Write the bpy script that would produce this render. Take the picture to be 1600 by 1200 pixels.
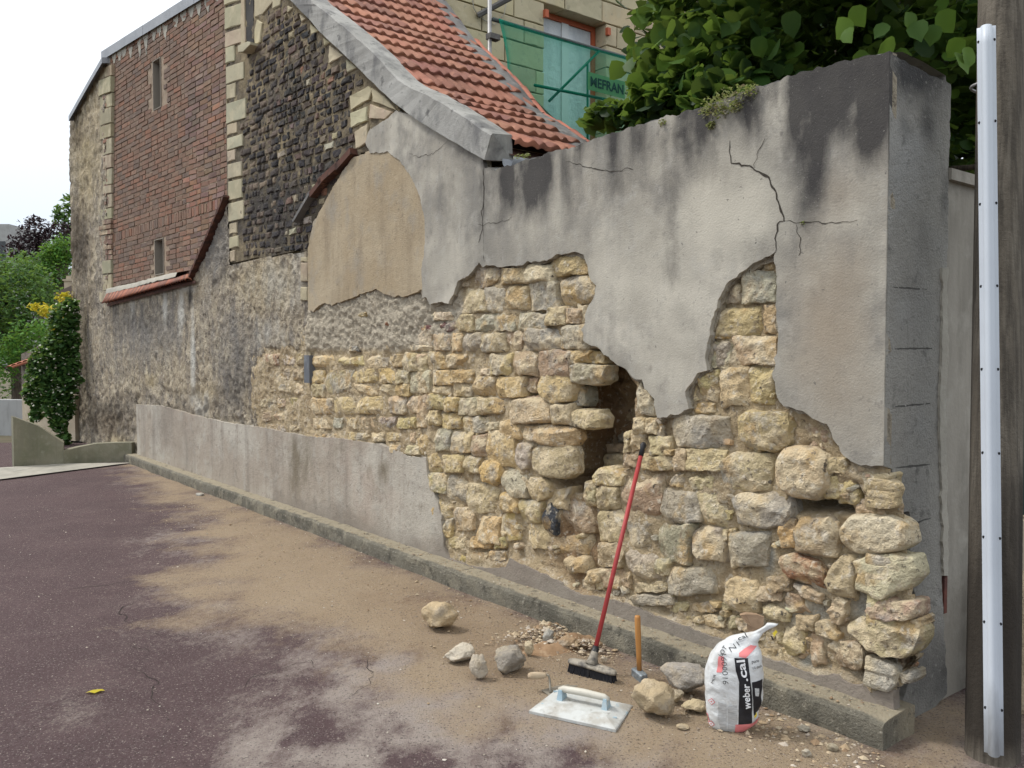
import bpy, bmesh, math, random
import numpy as np
from mathutils import Vector, Matrix, Euler
from mathutils.geometry import delaunay_2d_cdt

for o_ in list(bpy.data.objects): bpy.data.objects.remove(o_)
scene = bpy.context.scene
COL = scene.collection
random.seed(7); rng = np.random.default_rng(7)

# ------------------------------------------------------------------ camera
EYE = 1.6; F = 1342.0; TH = math.radians(2.0)
cd = bpy.data.cameras.new('camera'); cam = bpy.data.objects.new('camera', cd); COL.objects.link(cam)
cd.sensor_width = 36; cd.lens = 36*F/1600; cd.clip_end = 2000; cd.clip_start = .05
cam.location = (0, 0, EYE); cam.rotation_euler = (math.radians(90)-TH, 0, 0)
scene.camera = cam
scene.render.resolution_x = 1024; scene.render.resolution_y = 768

# ------------------------------------------------------------------ overcast sky, soft sun, exposure
SUN_EL = math.radians(54); SUN_AZ = math.radians(284)      # compass style, from +Y clockwise
wd = bpy.data.worlds.new('World'); scene.world = wd; wd.use_nodes = True
nt = wd.node_tree; nt.nodes.clear()
wo = nt.nodes.new('ShaderNodeOutputWorld'); bg = nt.nodes.new('ShaderNodeBackground'); bg.inputs[1].default_value = .1
sky = nt.nodes.new('ShaderNodeTexSky'); sky.sky_type = 'NISHITA'; sky.sun_disc = False
sky.sun_elevation = SUN_EL; sky.sun_rotation = SUN_AZ; sky.dust_density = 3
tc = nt.nodes.new('ShaderNodeTexCoord'); mp = nt.nodes.new('ShaderNodeMapping'); mp.inputs['Scale'].default_value = (1, 1, 2.6)
nz = nt.nodes.new('ShaderNodeTexNoise'); nz.inputs['Scale'].default_value = 1.5; nz.inputs['Detail'].default_value = 5
rp = nt.nodes.new('ShaderNodeValToRGB')
rp.color_ramp.elements[0].position = .30; rp.color_ramp.elements[0].color = (6.0, 6.8, 7.9, 1)
rp.color_ramp.elements[1].position = .50; rp.color_ramp.elements[1].color = (9.6, 9.7, 9.8, 1)
mx = nt.nodes.new('ShaderNodeMixRGB'); mx.inputs[0].default_value = .88
sx = nt.nodes.new('ShaderNodeSeparateXYZ'); mr = nt.nodes.new('ShaderNodeMapRange'); mr.inputs[1].default_value = -.05; mr.inputs[2].default_value = .60; mr.interpolation_type = 'SMOOTHSTEP'
hzr = nt.nodes.new('ShaderNodeMixRGB'); hzr.inputs[1].default_value = (.50, .56, .64, 1); hzr.inputs[2].default_value = (1, 1, 1, 1); mul = nt.nodes.new('ShaderNodeMixRGB'); mul.blend_type = 'MULTIPLY'; mul.inputs[0].default_value = 1
nt.links.new(tc.outputs['Generated'], sx.inputs[0]); nt.links.new(sx.outputs[2], mr.inputs[0]); nt.links.new(mr.outputs[0], hzr.inputs[0])
nt.links.new(tc.outputs['Generated'], mp.inputs[0]); nt.links.new(mp.outputs[0], nz.inputs[0])
nt.links.new(nz.outputs[0], rp.inputs[0]); nt.links.new(sky.outputs[0], mx.inputs[1]); nt.links.new(rp.outputs[0], mx.inputs[2])
nt.links.new(mx.outputs[0], mul.inputs[1]); nt.links.new(hzr.outputs[0], mul.inputs[2]); nt.links.new(mul.outputs[0], bg.inputs[0]); nt.links.new(bg.outputs[0], wo.inputs[0])
sl = bpy.data.lights.new('sun', 'SUN'); sl.energy = 1.5; sl.angle = math.radians(11); sl.color = (1, .96, .9)
so = bpy.data.objects.new('sun', sl); COL.objects.link(so)
sd_ = Vector((math.sin(SUN_AZ)*math.cos(SUN_EL), math.cos(SUN_AZ)*math.cos(SUN_EL), math.sin(SUN_EL)))
so.rotation_euler = sd_.to_track_quat('Z', 'Y').to_euler(); so.location = sd_*30
vs = scene.view_settings
vs.view_transform = 'Standard'; vs.look = 'None'; vs.exposure = 0.78; vs.gamma = 1; vs.use_curve_mapping = False

# ------------------------------------------------------------------ measuring frames
A_ = np.array
CAM = A_([0, 0, EYE]); RT = A_([1., 0, 0]); FW = A_([0, math.cos(TH), -math.sin(TH)]); UPV = A_([0, math.sin(TH), math.cos(TH)])
def ray(x, y):
    x = np.asarray(x, float); y = np.asarray(y, float)
    return ((x-800)/F)[..., None]*RT + FW - ((y-600)/F)[..., None]*UPV
def ground(x, y, z=0.):
    r = ray(x, y); t = (z-EYE)/r[..., 2]; return CAM + r*t[..., None]
def at(x, y, d): return CAM + ray(x, y)*d          # a point d metres ahead
def proj(P):
    v = np.asarray(P)-CAM; f = v@FW
    return 800+F*(v@RT)/f, 600-F*(v@UPV)/f
class Frame:
    """a vertical wall plane: u runs along it, z is height, o is the distance in front of it"""
    def __init__(s, org, du, n): s.org = A_(org, float); s.du = A_(du, float); s.n = A_(n, float)
    def pt(s, u, o, z):
        u, o, z = np.broadcast_arrays(np.asarray(u, float), np.asarray(o, float), np.asarray(z, float))
        return s.org + u[..., None]*s.du + o[..., None]*s.n + z[..., None]*A_([0, 0, 1.])
    def uz(s, x, y, o=0.):
        r = ray(x, y); p = s.org+s.n*o
        t = ((p-CAM)@s.n)/(r@s.n); P = CAM + r*np.asarray(t)[..., None]
        return np.stack([(P-s.org)@s.du, P[..., 2]], -1)
    def poly(s, pts, o=0.): a = A_(pts, float); return s.uz(a[:, 0], a[:, 1], o)
dB = A_([(-247-800)/F, math.cos(TH), 0]); dB /= np.linalg.norm(dB); nB = A_([-dB[1], dB[0], 0])
Q0 = ground(1396, 1112, .12); Q0[2] = 0
FB = Frame(Q0, dB, nB)                                           # the long street wall
sc0 = float(FB.uz(1385, 400, .02)[0])
FE = Frame(FB.pt(sc0, .02, 0), -nB, -dB)                         # its end face
dA = A_([(-480-800)/F, 1, 0]); dA /= np.linalg.norm(dA); nA = A_([-dA[1], dA[0], 0])
sL = float(FB.uz(172, 450, -.05)[0])
FA = Frame(FB.pt(sL, -.05, 0), -dA, nA)                          # brick infill, u from its far end
FH = Frame(FB.pt(7.0, 0, 0), -nB, -dB)                           # limestone house behind
FS = Frame(FB.pt(6.1, 0, 0), -nB, -dB)                           # scaffold in front of it

# ------------------------------------------------------------------ noise and small helpers
_perm = np.random.default_rng(3).permutation(256); _perm = np.concatenate([_perm, _perm, _perm])
_g = np.random.default_rng(4).normal(size=(256, 3)); _g /= np.linalg.norm(_g, axis=1)[:, None]
def perlin(P):
    P = np.asarray(P, float); i = np.floor(P).astype(int); f = P-i; i &= 255
    w = f*f*f*(f*(f*6-15)+10); r = 0
    for a in (0, 1):
        for b in (0, 1):
            for c in (0, 1):
                h = _perm[_perm[_perm[(i[..., 0]+a) & 255]+((i[..., 1]+b) & 255)]+((i[..., 2]+c) & 255)]
                d = (_g[h]*(f-A_([a, b, c]))).sum(-1)
                r = r+d*(w[..., 0] if a else 1-w[..., 0])*(w[..., 1] if b else 1-w[..., 1])*(w[..., 2] if c else 1-w[..., 2])
    return r*1.6
def fbm(P, sc=1., oc=4, g=.5):
    P = np.asarray(P)*sc; r = 0; a = 1.
    for k in range(oc): r = r+a*perlin(P+k*17.3); P = P*2.03; a *= g
    return r
def sstep(a, b, x): t = np.clip((x-a)/(b-a), 0, 1); return t*t*(3-2*t)
def inpoly(q, poly):
    x, y = q[..., 0], q[..., 1]; r = np.zeros(x.shape, bool); n = len(poly)
    for i in range(n):
        x0, y0 = poly[i]; x1, y1 = poly[(i+1) % n]
        if y0 == y1: continue
        c = ((y0 > y) != (y1 > y)) & (x < (x1-x0)*(y-y0)/(y1-y0)+x0); r ^= c
    return r
def sdist(q, poly):
    d = np.full(q.shape[:-1], 1e9); n = len(poly)
    for i in range(n):
        a = A_(poly[i]); b = A_(poly[(i+1) % n]); e = b-a
        t = np.clip(((q-a)@e)/max(e@e, 1e-12), 0, 1); d = np.minimum(d, np.linalg.norm(q-a-t[..., None]*e, axis=-1))
    return np.where(inpoly(q, poly), -d, d)
def resample(poly, step, closed=True):
    p = A_(poly, float); out = []
    n = len(p)
    for i in range(n if closed else n-1):
        a, b = p[i], p[(i+1) % n]; k = max(1, int(np.linalg.norm(b-a)/step))
        for j in range(k): out.append(a+(b-a)*j/k)
    if not closed: out.append(p[-1])
    return A_(out)
def chaikin(p, n=1, w=.07):
    p = A_(p, float)
    for _ in range(n):
        q = np.roll(p, -1, 0); p = np.stack([p*(1-w)+q*w, p*w+q*(1-w)], 1).reshape(-1, p.shape[1])
    return p

def empty(name, loc, label=None, cat=None, group=None):
    e = bpy.data.objects.new(name, None); COL.objects.link(e); e.location = Vector([float(v) for v in loc]); e.empty_display_size = .1
    if label: tag(e, label, cat, group)
    return e
def tag(o, label=None, cat=None, group=None, kind=None):
    if label: o['label'] = label
    if cat: o['category'] = cat
    if group: o['group'] = group
    if kind: o['kind'] = kind
    return o
def attach(o, parent):
    """parent without moving: every object here is unrotated apart from leaf level things"""
    if parent is not None:
        o.parent = parent; o.matrix_parent_inverse = wm(parent).inverted()
def wm(o):
    m = o.matrix_basis.copy()
    if o.parent is not None: m = wm(o.parent) @ o.matrix_parent_inverse @ m
    return m
def mesh(name, V, Fs, mat, parent=None, smooth=False, attrs=None, origin=True, me_only=False):
    V = np.asarray(V, float)
    c = V.mean(0) if origin else np.zeros(3)
    if origin: c[2] = V[:, 2].min()
    me = bpy.data.meshes.new(name)
    if isinstance(Fs, np.ndarray):
        k = Fs.shape[1]; me.vertices.add(len(V)); me.vertices.foreach_set('co', (V-c).ravel())
        me.loops.add(Fs.size); me.loops.foreach_set('vertex_index', Fs.ravel().astype(np.int32))
        me.polygons.add(len(Fs)); me.polygons.foreach_set('loop_start', np.arange(0, Fs.size, k, dtype=np.int32))
        me.update(calc_edges=True)
    else:
        me.from_pydata((V-c).tolist(), [], [list(map(int, f)) for f in Fs]); me.update()
    if attrs:
        for an, av in attrs.items():
            av = np.asarray(av, np.float32)
            if av.ndim == 1:
                a = me.attributes.new(an, 'FLOAT', 'POINT'); a.data.foreach_set('value', av)
            else:
                a = me.attributes.new(an, 'FLOAT_COLOR', 'POINT'); a.data.foreach_set('color', np.concatenate([av[:, :3], np.ones((len(av), 1))], 1).astype(np.float32).ravel())
    me.materials.append(mat)
    if smooth: me.polygons.foreach_set('use_smooth', np.ones(len(me.polygons), bool))
    if me_only: return me, c
    ob = bpy.data.objects.new(name, me); COL.objects.link(ob); ob.location = Vector(c)
    attach(ob, parent); return ob
def inst(name, me, M, parent, color=None):
    ob = bpy.data.objects.new(name, me); COL.objects.link(ob); ob.matrix_basis = M
    if color is not None: ob.color = (*color, 1)
    attach(ob, parent); return ob
class MB:
    """collects pieces into one mesh"""
    def __init__(s): s.v = []; s.f = []; s.n = 0; s.a = []
    def add(s, V, Fs, a=None):
        V = np.asarray(V, float); s.v.append(V); s.f += [[int(i)+s.n for i in f] for f in Fs]; s.n += len(V)
        s.a.append(np.full(len(V), 0. if a is None else a))
    def box(s, c, h, R=None):
        c = A_(c, float); h = A_(h, float)
        V = A_([[x, y, z] for x in (-1, 1) for y in (-1, 1) for z in (-1, 1)])*h
        if R is not None: V = V@A_(R).T
        s.add(V+c, [(0, 1, 3, 2), (4, 6, 7, 5), (0, 4, 5, 1), (2, 3, 7, 6), (0, 2, 6, 4), (1, 5, 7, 3)])
    def tube(s, pts, rad, k=10, cap=True):
        pts = A_(pts, float); n = len(pts); rad = np.broadcast_to(np.asarray(rad, float), (n,))
        V = []
        t = np.gradient(pts, axis=0); up = A_([0, 0, 1.]) if abs(t[0][2]) < .9*np.linalg.norm(t[0]) else A_([1., 0, 0])
        for i in range(n):
            d = t[i]/np.linalg.norm(t[i]); a = np.cross(d, up); a /= np.linalg.norm(a); b = np.cross(d, a)
            for j in range(k):
                w = 2*math.pi*j/k; V.append(pts[i]+rad[i]*(a*math.cos(w)+b*math.sin(w)))
        Fs = [(i*k+j, i*k+(j+1) % k, (i+1)*k+(j+1) % k, (i+1)*k+j) for i in range(n-1) for j in range(k)]
        if cap: Fs += [tuple(range(k-1, -1, -1)), tuple((n-1)*k+j for j in range(k))]
        s.add(V, Fs)
    def build(s, name, mat, parent=None, smooth=False, origin=True):
        return mesh(name, np.concatenate(s.v), s.f, mat, parent, smooth, {'rnd': np.concatenate(s.a)}, origin)

# ------------------------------------------------------------------ materials
def nmat(name):
    m = bpy.data.materials.new(name); m.use_nodes = True; t = m.node_tree; t.nodes.clear()
    out = t.nodes.new('ShaderNodeOutputMaterial'); b = t.nodes.new('ShaderNodeBsdfPrincipled')
    t.links.new(b.outputs[0], out.inputs[0]); return m, t, b
def MAT(name, base=(.5, .5, .5), vary=(), attrs=(), bump=(), rough=.9, objcol=False, rnd=None, metal=0, spec=.3, bstr=.6, bdist=.01, local=False):
    """vary: (colour, noise scale, lo, hi, amount[, (sx,sy,sz)]); attrs: (attribute, colour, amount); bump: (scale, amount)"""
    m, t, b = nmat(name); L = t.links.new
    b.inputs['Roughness'].default_value = rough; b.inputs['Metallic'].default_value = metal
    b.inputs['Specular IOR Level'].default_value = spec
    geo = t.nodes.new('ShaderNodeNewGeometry'); oi = t.nodes.new('ShaderNodeObjectInfo')
    pos = geo.outputs['Position']
    if local: pos = t.nodes.new('ShaderNodeTexCoord').outputs['Object']
    if objcol or local:
        ad = t.nodes.new('ShaderNodeVectorMath'); ad.operation = 'MULTIPLY_ADD'; ad.inputs[1].default_value = (37, 53, 71)
        cmb = t.nodes.new('ShaderNodeCombineXYZ')
        for i in range(3): L(oi.outputs['Random'], cmb.inputs[i])
        L(cmb.outputs[0], ad.inputs[0]); L(pos, ad.inputs[2]); pos = ad.outputs[0]
    def noise(sc, st=None, det=5, ro=.6):
        n = t.nodes.new('ShaderNodeTexNoise'); n.inputs['Scale'].default_value = sc; n.inputs['Detail'].default_value = det; n.inputs['Roughness'].default_value = ro
        if st is not None:
            q = t.nodes.new('ShaderNodeMapping'); q.inputs['Scale'].default_value = st; L(pos, q.inputs[0]); L(q.outputs[0], n.inputs[0])
        else: L(pos, n.inputs[0])
        return n.outputs[0]
    def mixc(fac, a, c):
        x = t.nodes.new('ShaderNodeMixRGB')
        if isinstance(fac, (int, float)): x.inputs[0].default_value = fac
        else: L(fac, x.inputs[0])
        L(a, x.inputs[1])
        if isinstance(c, tuple): x.inputs[2].default_value = (*c, 1)
        else: L(c, x.inputs[2])
        return x.outputs[0]
    rgb = t.nodes.new('ShaderNodeRGB'); rgb.outputs[0].default_value = (*base, 1); col = rgb.outputs[0]
    if objcol: col = oi.outputs['Color']
    if rnd:                                   # colour stops picked by the per piece random attribute
        a = t.nodes.new('ShaderNodeAttribute'); a.attribute_name = 'rnd'
        r = t.nodes.new('ShaderNodeValToRGB'); r.color_ramp.interpolation = 'LINEAR'
        while len(r.color_ramp.elements) < len(rnd): r.color_ramp.elements.new(.5)
        for i, c in enumerate(rnd): e = r.color_ramp.elements[i]; e.position = i/(len(rnd)-1); e.color = (*c, 1)
        L(a.outputs['Fac'], r.inputs[0]); col = r.outputs[0]
    def amount(src, lo, hi, k):
        q = t.nodes.new('ShaderNodeMapRange'); q.inputs[1].default_value = lo; q.inputs[2].default_value = hi; q.inputs[4].default_value = k
        L(src, q.inputs[0]); return q.outputs[0]
    for v in vary:
        if v[0] == 'attr':                    # ('attr', name, colour, amount, noise scale): edge broken by noise
            a = t.nodes.new('ShaderNodeAttribute'); a.attribute_name = v[1]
            am_ = v[6] if len(v) > 6 else .9; n = noise(v[4], v[5] if len(v) > 5 else None, 9 if am_ > 1 else 6, .78 if am_ > 1 else .65); s = t.nodes.new('ShaderNodeMath'); s.operation = 'MULTIPLY_ADD'; s.inputs[1].default_value = am_; s.inputs[2].default_value = -am_/2
            L(n, s.inputs[0]); p = t.nodes.new('ShaderNodeMath'); p.operation = 'ADD'; L(a.outputs['Fac'], p.inputs[0]); L(s.outputs[0], p.inputs[1])
            q = t.nodes.new('ShaderNodeMath'); q.operation = 'MULTIPLY'; q.use_clamp = True; L(a.outputs['Fac'], q.inputs[0]); q.inputs[1].default_value = 6
            w = t.nodes.new('ShaderNodeMath'); w.operation = 'MULTIPLY'; L(amount(p.outputs[0], .15, .85, v[3]), w.inputs[0]); L(q.outputs[0], w.inputs[1])
            col = mixc(w.outputs[0], col, v[2])
        else:
            col = mixc(amount(noise(v[1], v[5] if len(v) > 5 else None), v[2], v[3], v[4]), col, v[0])
    L(col, b.inputs['Base Color'])
    if bump:
        h = None
        for sc, am in bump:
            q = t.nodes.new('ShaderNodeMath'); q.operation = 'MULTIPLY'; L(noise(sc, None, 6, .65), q.inputs[0]); q.inputs[1].default_value = am
            if h is None: h = q.outputs[0]
            else:
                s = t.nodes.new('ShaderNodeMath'); s.operation = 'ADD'; L(h, s.inputs[0]); L(q.outputs[0], s.inputs[1]); h = s.outputs[0]
        bp = t.nodes.new('ShaderNodeBump'); bp.inputs['Strength'].default_value = bstr; bp.inputs['Distance'].default_value = bdist
        L(h, bp.inputs['Height']); L(bp.outputs[0], b.inputs['Normal'])
    return m
STK = (5, 5, .45)
m_render = MAT('grey cement render', (.335, .312, .265), [((.185, .178, .16), 1.1, .48, .64, .75), ((.50, .47, .40), 1.6, .48, .62, .85), ((.16, .152, .14), 2.7, .56, .68, .6), ((.19, .182, .165), 4, .54, .68, .6), ((.40, .385, .345), 10, .54, .68, .5), ((.24, .23, .21), 2.2, .50, .68, .4, STK), ((.155, .145, .135), 26, .60, .70, .5),
    ('attr', 'tan', (.30, .245, .18), .7, 2.5), ('attr', 'pale', (.50, .47, .395), .85, 4), ('attr', 'dark', (.034, .032, .033), .92, 2.5, (1, 1, .5), 1.5), ((.10, .095, .09), 40, .67, .72, .75), ((.5, .48, .44), 120, .65, .72, .5)], bump=[(25, .35), (110, .7), (4, .5)], bdist=.010, bstr=.5)
m_end = MAT('grey block render', (.31, .30, .27), [((.225, .218, .198), 2.0, .42, .60, .8), ((.34, .335, .31), 4, .52, .68, .7), ('attr', 'blue', (.30, .305, .30), .6, 3), ('attr', 'dark', (.04, .04, .042), .93, 4, (1, 1, .6)), ((.10, .097, .09), 14, .58, .70, .6), ((.36, .35, .32), 40, .60, .70, .5)], bump=[(25, .8), (110, .7), (7, .8)], bdist=.016, bstr=.9)
m_buff = MAT('buff lime render', (.36, .285, .185), [((.42, .35, .245), 1.7, .42, .62, .8), ((.27, .215, .145), 2.2, .48, .66, .75, (2.2, 2.2, .6)), ((.30, .28, .24), 4, .52, .68, .6), ((.2, .16, .11), 22, .60, .70, .6), ((.47, .40, .29), 50, .56, .70, .5), ((.16, .13, .1), 60, .66, .71, .7)], bump=[(20, .6), (120, .6)], bdist=.014, bstr=.8)
m_dado = MAT('pinkish cement dado', (.345, .30, .245), [((.45, .42, .36), 1.0, .46, .60, .9), ((.35, .265, .21), .9, .54, .64, .45), ((.22, .19, .16), 1.5, .50, .66, .6, (3, 3, .4)), ((.38, .36, .315), 5, .54, .68, .6), ((.2, .17, .14), 9, .57, .68, .5), ('attr', 'damp', (.205, .178, .148), .75, 3, (1, 1, 1), 1.6), ('attr', 'peel', (.19, .16, .115), .95, 7, (1, 1, .6), 1.8), ((.14, .12, .1), 30, .61, .70, .6)], bump=[(20, .6), (90, .6), (5, .6)], bdist=.014, bstr=.8)
m_rough = MAT('weathered rough render', (.40, .335, .24), [((.27, .24, .20), 1.1, .45, .60, .8), ((.54, .465, .34), 4, .50, .62, .85), ((.17, .152, .135), 2.6, .50, .64, .75, (2, 2, .4)), ((.10, .082, .065), 11, .56, .66, .85), ((.54, .49, .395), 18, .56, .66, .8), ((.085, .072, .058), 28, .60, .67, .85),
    ('attr', 'grey', (.19, .182, .172), .8, 3, (1, 1, .4), 1.8), ('attr', 'brown', (.095, .07, .045), .85, 8), ('attr', 'yellow', (.45, .36, .2), .7, 6), ('attr', 'white', (.58, .57, .52), .85, 5, (1, 1, .3)), ('attr', 'black', (.035, .032, .03), .9, 7)], bump=[(14, 1), (60, .8)], bstr=1, bdist=.035)
m_mortar = MAT('lime mortar bed', (.50, .395, .245), [((.35, .265, .16), 3, .46, .60, .75), ((.63, .53, .37), 7, .50, .62, .85), ((.30, .21, .12), 14, .57, .67, .7), ('attr', 'brown', (.27, .165, .085), .92, 6), ('attr', 'grey', (.36, .36, .32), .85, 8), ('attr', 'white', (.50, .455, .37), .75, 5, (1, 1, 1), 1.6), ((.66, .59, .47), 30, .56, .66, .7), ((.15, .115, .08), 38, .61, .69, .8)], bump=[(25, 1), (80, .8)], bstr=1, bdist=.03)
m_stone = MAT('limestone', objcol=True, vary=[((.40, .38, .335), 3.6, .55, .64, .75), ((.72, .60, .40), 6, .50, .61, .85), ((.55, .38, .18), 5, .57, .66, .75), ((.30, .235, .16), 15, .57, .66, .7), ((.72, .65, .52), 22, .56, .66, .75), ((.16, .135, .105), 36, .61, .68, .8), ((.10, .085, .07), 18, .66, .70, .8)], bump=[(12, 1.2), (36, 1.0), (90, .6)], bstr=.9, bdist=.03)
m_stonep = MAT('loose limestone', objcol=True, vary=[((.30, .27, .23), 9, .52, .66, .6), ((.60, .50, .35), 14, .5, .68, .6), ((.22, .17, .12), 40, .6, .72, .6)], bump=[(25, 1), (90, .8)], bstr=.9, bdist=.02)
m_dark = MAT('sooty masonry', objcol=True, vary=[((.27, .22, .15), 7, .56, .70, .55), ((.022, .021, .022), 3, .5, .65, .5), ((.20, .165, .135), 30, .56, .68, .6), ((.02, .02, .02), 60, .58, .68, .6)], bump=[(20, 1), (70, .6)], bstr=.9, bdist=.02)
m_darks = MAT('sooty masonry pieces', rnd=[(.035, .03, .03), (.07, .058, .052), (.03, .028, .03), (.13, .10, .08), (.2, .155, .11)], vary=[((.30, .25, .17), 9, .60, .74, .55), ((.17, .14, .12), 30, .58, .72, .6)], bump=[(20, 1), (70, .6)], bstr=.9, bdist=.02)
m_ashlar = MAT('pale ashlar', objcol=True, vary=[((.38, .33, .22), 2.5, .45, .65, .6), ((.6, .53, .37), 5, .5, .7, .5), ((.22, .2, .16), 12, .58, .72, .6)], bump=[(25, .5), (90, .5)], bdist=.01)
BR = [(.18, .112, .08), (.205, .13, .092), (.155, .105, .083), (.24, .122, .08), (.19, .135, .103), (.13, .093, .077)]
m_brick = MAT('old red brick', objcol=True, vary=[((.27, .205, .155), 7, .52, .70, .55), ((.12, .08, .065), 16, .56, .72, .6)], bump=[(40, .8), (120, .5)], bdist=.01)
m_bricks = MAT('old red brick pieces', rnd=BR, vary=[((.27, .205, .155), 7, .52, .70, .55), ((.12, .08, .065), 16, .56, .72, .6)], bump=[(40, .8), (120, .5)], bdist=.01)
m_joint = MAT('brick joint mortar', (.34, .265, .195), [((.22, .165, .12), 3, .45, .62, .7), ((.42, .35, .265), 14, .55, .7, .6), ((.06, .045, .035), 9, .60, .68, .8)], bump=[(60, 1)], bdist=.01)
m_gjoint = MAT('gable mortar', (.22, .175, .105), [((.07, .06, .05), 1.3, .44, .60, .8), ((.36, .29, .17), 6, .5, .68, .7), ((.1, .08, .06), 14, .52, .66, .6), ('attr', 'soot', (.035, .032, .03), .9, 4)], bump=[(30, 1), (90, .6)], bstr=.9, bdist=.02)
m_coping = MAT('weathered cement coping', (.29, .285, .265), [((.40, .395, .37), 3, .45, .62, .7), ((.13, .13, .13), 4, .5, .64, .8, (1, 1, .6)), ((.06, .06, .06), 12, .58, .7, .7)], bump=[(25, .7), (100, .6)], bdist=.01)
m_tile = MAT('red roof tile', objcol=True, vary=[((.20, .075, .045), 7, .5, .68, .5), ((.42, .2, .13), 11, .54, .7, .55), ((.09, .05, .04), 30, .62, .73, .6)], bump=[(50, .5), (140, .4)], bdist=.006, rough=.75)
m_dtile = MAT('sooty tile', (.10, .045, .032), [((.05, .03, .025), 9, .45, .6, .8), ((.2, .09, .055), 14, .55, .68, .7)], bump=[(40, .6)])
m_zinc = MAT('zinc sheet', (.30, .315, .335), [((.24, .255, .275), 3, .45, .62, .7), ((.4, .41, .42), 10, .58, .72, .5)], bump=[(60, .15)], rough=.5, metal=.25)
m_zincd = MAT('dull lead flashing', (.135, .13, .125), [((.23, .225, .215), 5, .48, .64, .7), ((.06, .058, .055), 12, .55, .7, .7)], bump=[(50, .5)], rough=.8)
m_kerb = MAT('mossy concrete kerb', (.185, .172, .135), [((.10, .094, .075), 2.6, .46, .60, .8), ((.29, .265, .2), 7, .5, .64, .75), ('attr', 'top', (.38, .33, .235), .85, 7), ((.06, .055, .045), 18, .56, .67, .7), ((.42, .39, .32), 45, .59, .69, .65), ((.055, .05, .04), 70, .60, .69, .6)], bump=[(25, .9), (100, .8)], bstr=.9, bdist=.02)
m_road = MAT('red asphalt', (.102, .064, .066), [((.080, .050, .053), .8, .42, .60, .6), ((.132, .088, .087), 2.0, .5, .68, .6), ((.075, .051, .051), 6, .56, .68, .35), ('attr', 'dust', (.34, .28, .24), .5, 2.5, (1, .55, 1), 1.3), ('attr', 'dust', (.44, .39, .345), .6, 24, (1, .6, 1), 2.2), ('attr', 'sand', (.295, .21, .13), .85, 3.2, (1, .6, 1), 1.0), ('attr', 'clay', (.19, .115, .065), .8, 3, (1, 1, 1), 1.6), ('attr', 'sand', (.42, .335, .225), .5, 20, (1, .6, 1), 2.0), ((.38, .33, .29), 110, .58, .66, .75), ((.03, .021, .021), 95, .57, .65, .75), ((.20, .15, .14), 40, .60, .68, .5)], bump=[(90, 1), (200, .7), (12, .5)], bstr=1, bdist=.016)
m_soil = MAT('ground soil', (.11, .09, .06), [((.07, .07, .035), 2, .4, .6, .7)], bump=[(20, 1)])
m_conc = MAT('pale concrete', (.36, .34, .29), [((.27, .26, .225), 2, .45, .62, .7), ((.46, .44, .38), 6, .52, .7, .6), ((.2, .2, .16), 4, .54, .7, .6, (2, 2, .3))], bump=[(30, .6), (100, .5)])
m_green_conc = MAT('mossy concrete', (.23, .215, .155), [((.13, .135, .085), 3, .45, .62, .8), ((.34, .32, .25), 6, .52, .7, .6), ((.17, .165, .12), 5, .5, .66, .7, (3, 3, .3))], bump=[(30, .6), (100, .5)])
m_white = MAT('grey painted wall', (.36, .365, .36), [((.30, .30, .295), 2, .45, .62, .7), ((.22, .22, .21), 3, .54, .7, .6, (3, 3, .4))], bump=[(40, .3)])
m_beige = MAT('beige render', (.42, .36, .27), [((.33, .28, .2), 3, .45, .65, .7), ((.5, .45, .36), 8, .55, .7, .5)], bump=[(40, .4)])
m_slate = MAT('blue grey slate', (.12, .13, .145), [((.2, .21, .22), 9, .5, .66, .7)], bump=[(50, .5)])

# ------------------------------------------------------------------ surface builders
def hfield(name, fr, u0, u1, z0, z1, step, ofun, mat, parent=None, keep=None, attrs=None, smooth=True):
    """a wall surface with real relief: regular grid on a frame, ofun gives the distance out of the plane"""
    us = np.linspace(u0, u1, max(2, int(round(abs(u1-u0)/step))+1)); zs = np.linspace(z0, z1, max(2, int(round(abs(z1-z0)/step))+1))
    U, Z = np.meshgrid(us, zs, indexing='ij'); q = np.stack([U, Z], -1).reshape(-1, 2)
    O = ofun(q); P = fr.pt(q[:, 0], O, q[:, 1]); n, m = len(us), len(zs)
    a = np.arange(n*m).reshape(n, m); Fq = np.stack([a[:-1, :-1], a[1:, :-1], a[1:, 1:], a[:-1, 1:]], -1).reshape(-1, 4)
    if keep is not None:
        c = q[Fq].mean(1); k = keep(c); Fq = Fq[k]
        used = np.unique(Fq); mp_ = np.full(n*m, -1); mp_[used] = np.arange(len(used)); Fq = mp_[Fq]; P = P[used]; q = q[used]
    at_ = {k: v(q, P) for k, v in attrs.items()} if attrs else None
    return mesh(name, P, Fq, mat, parent, smooth, at_)
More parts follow.
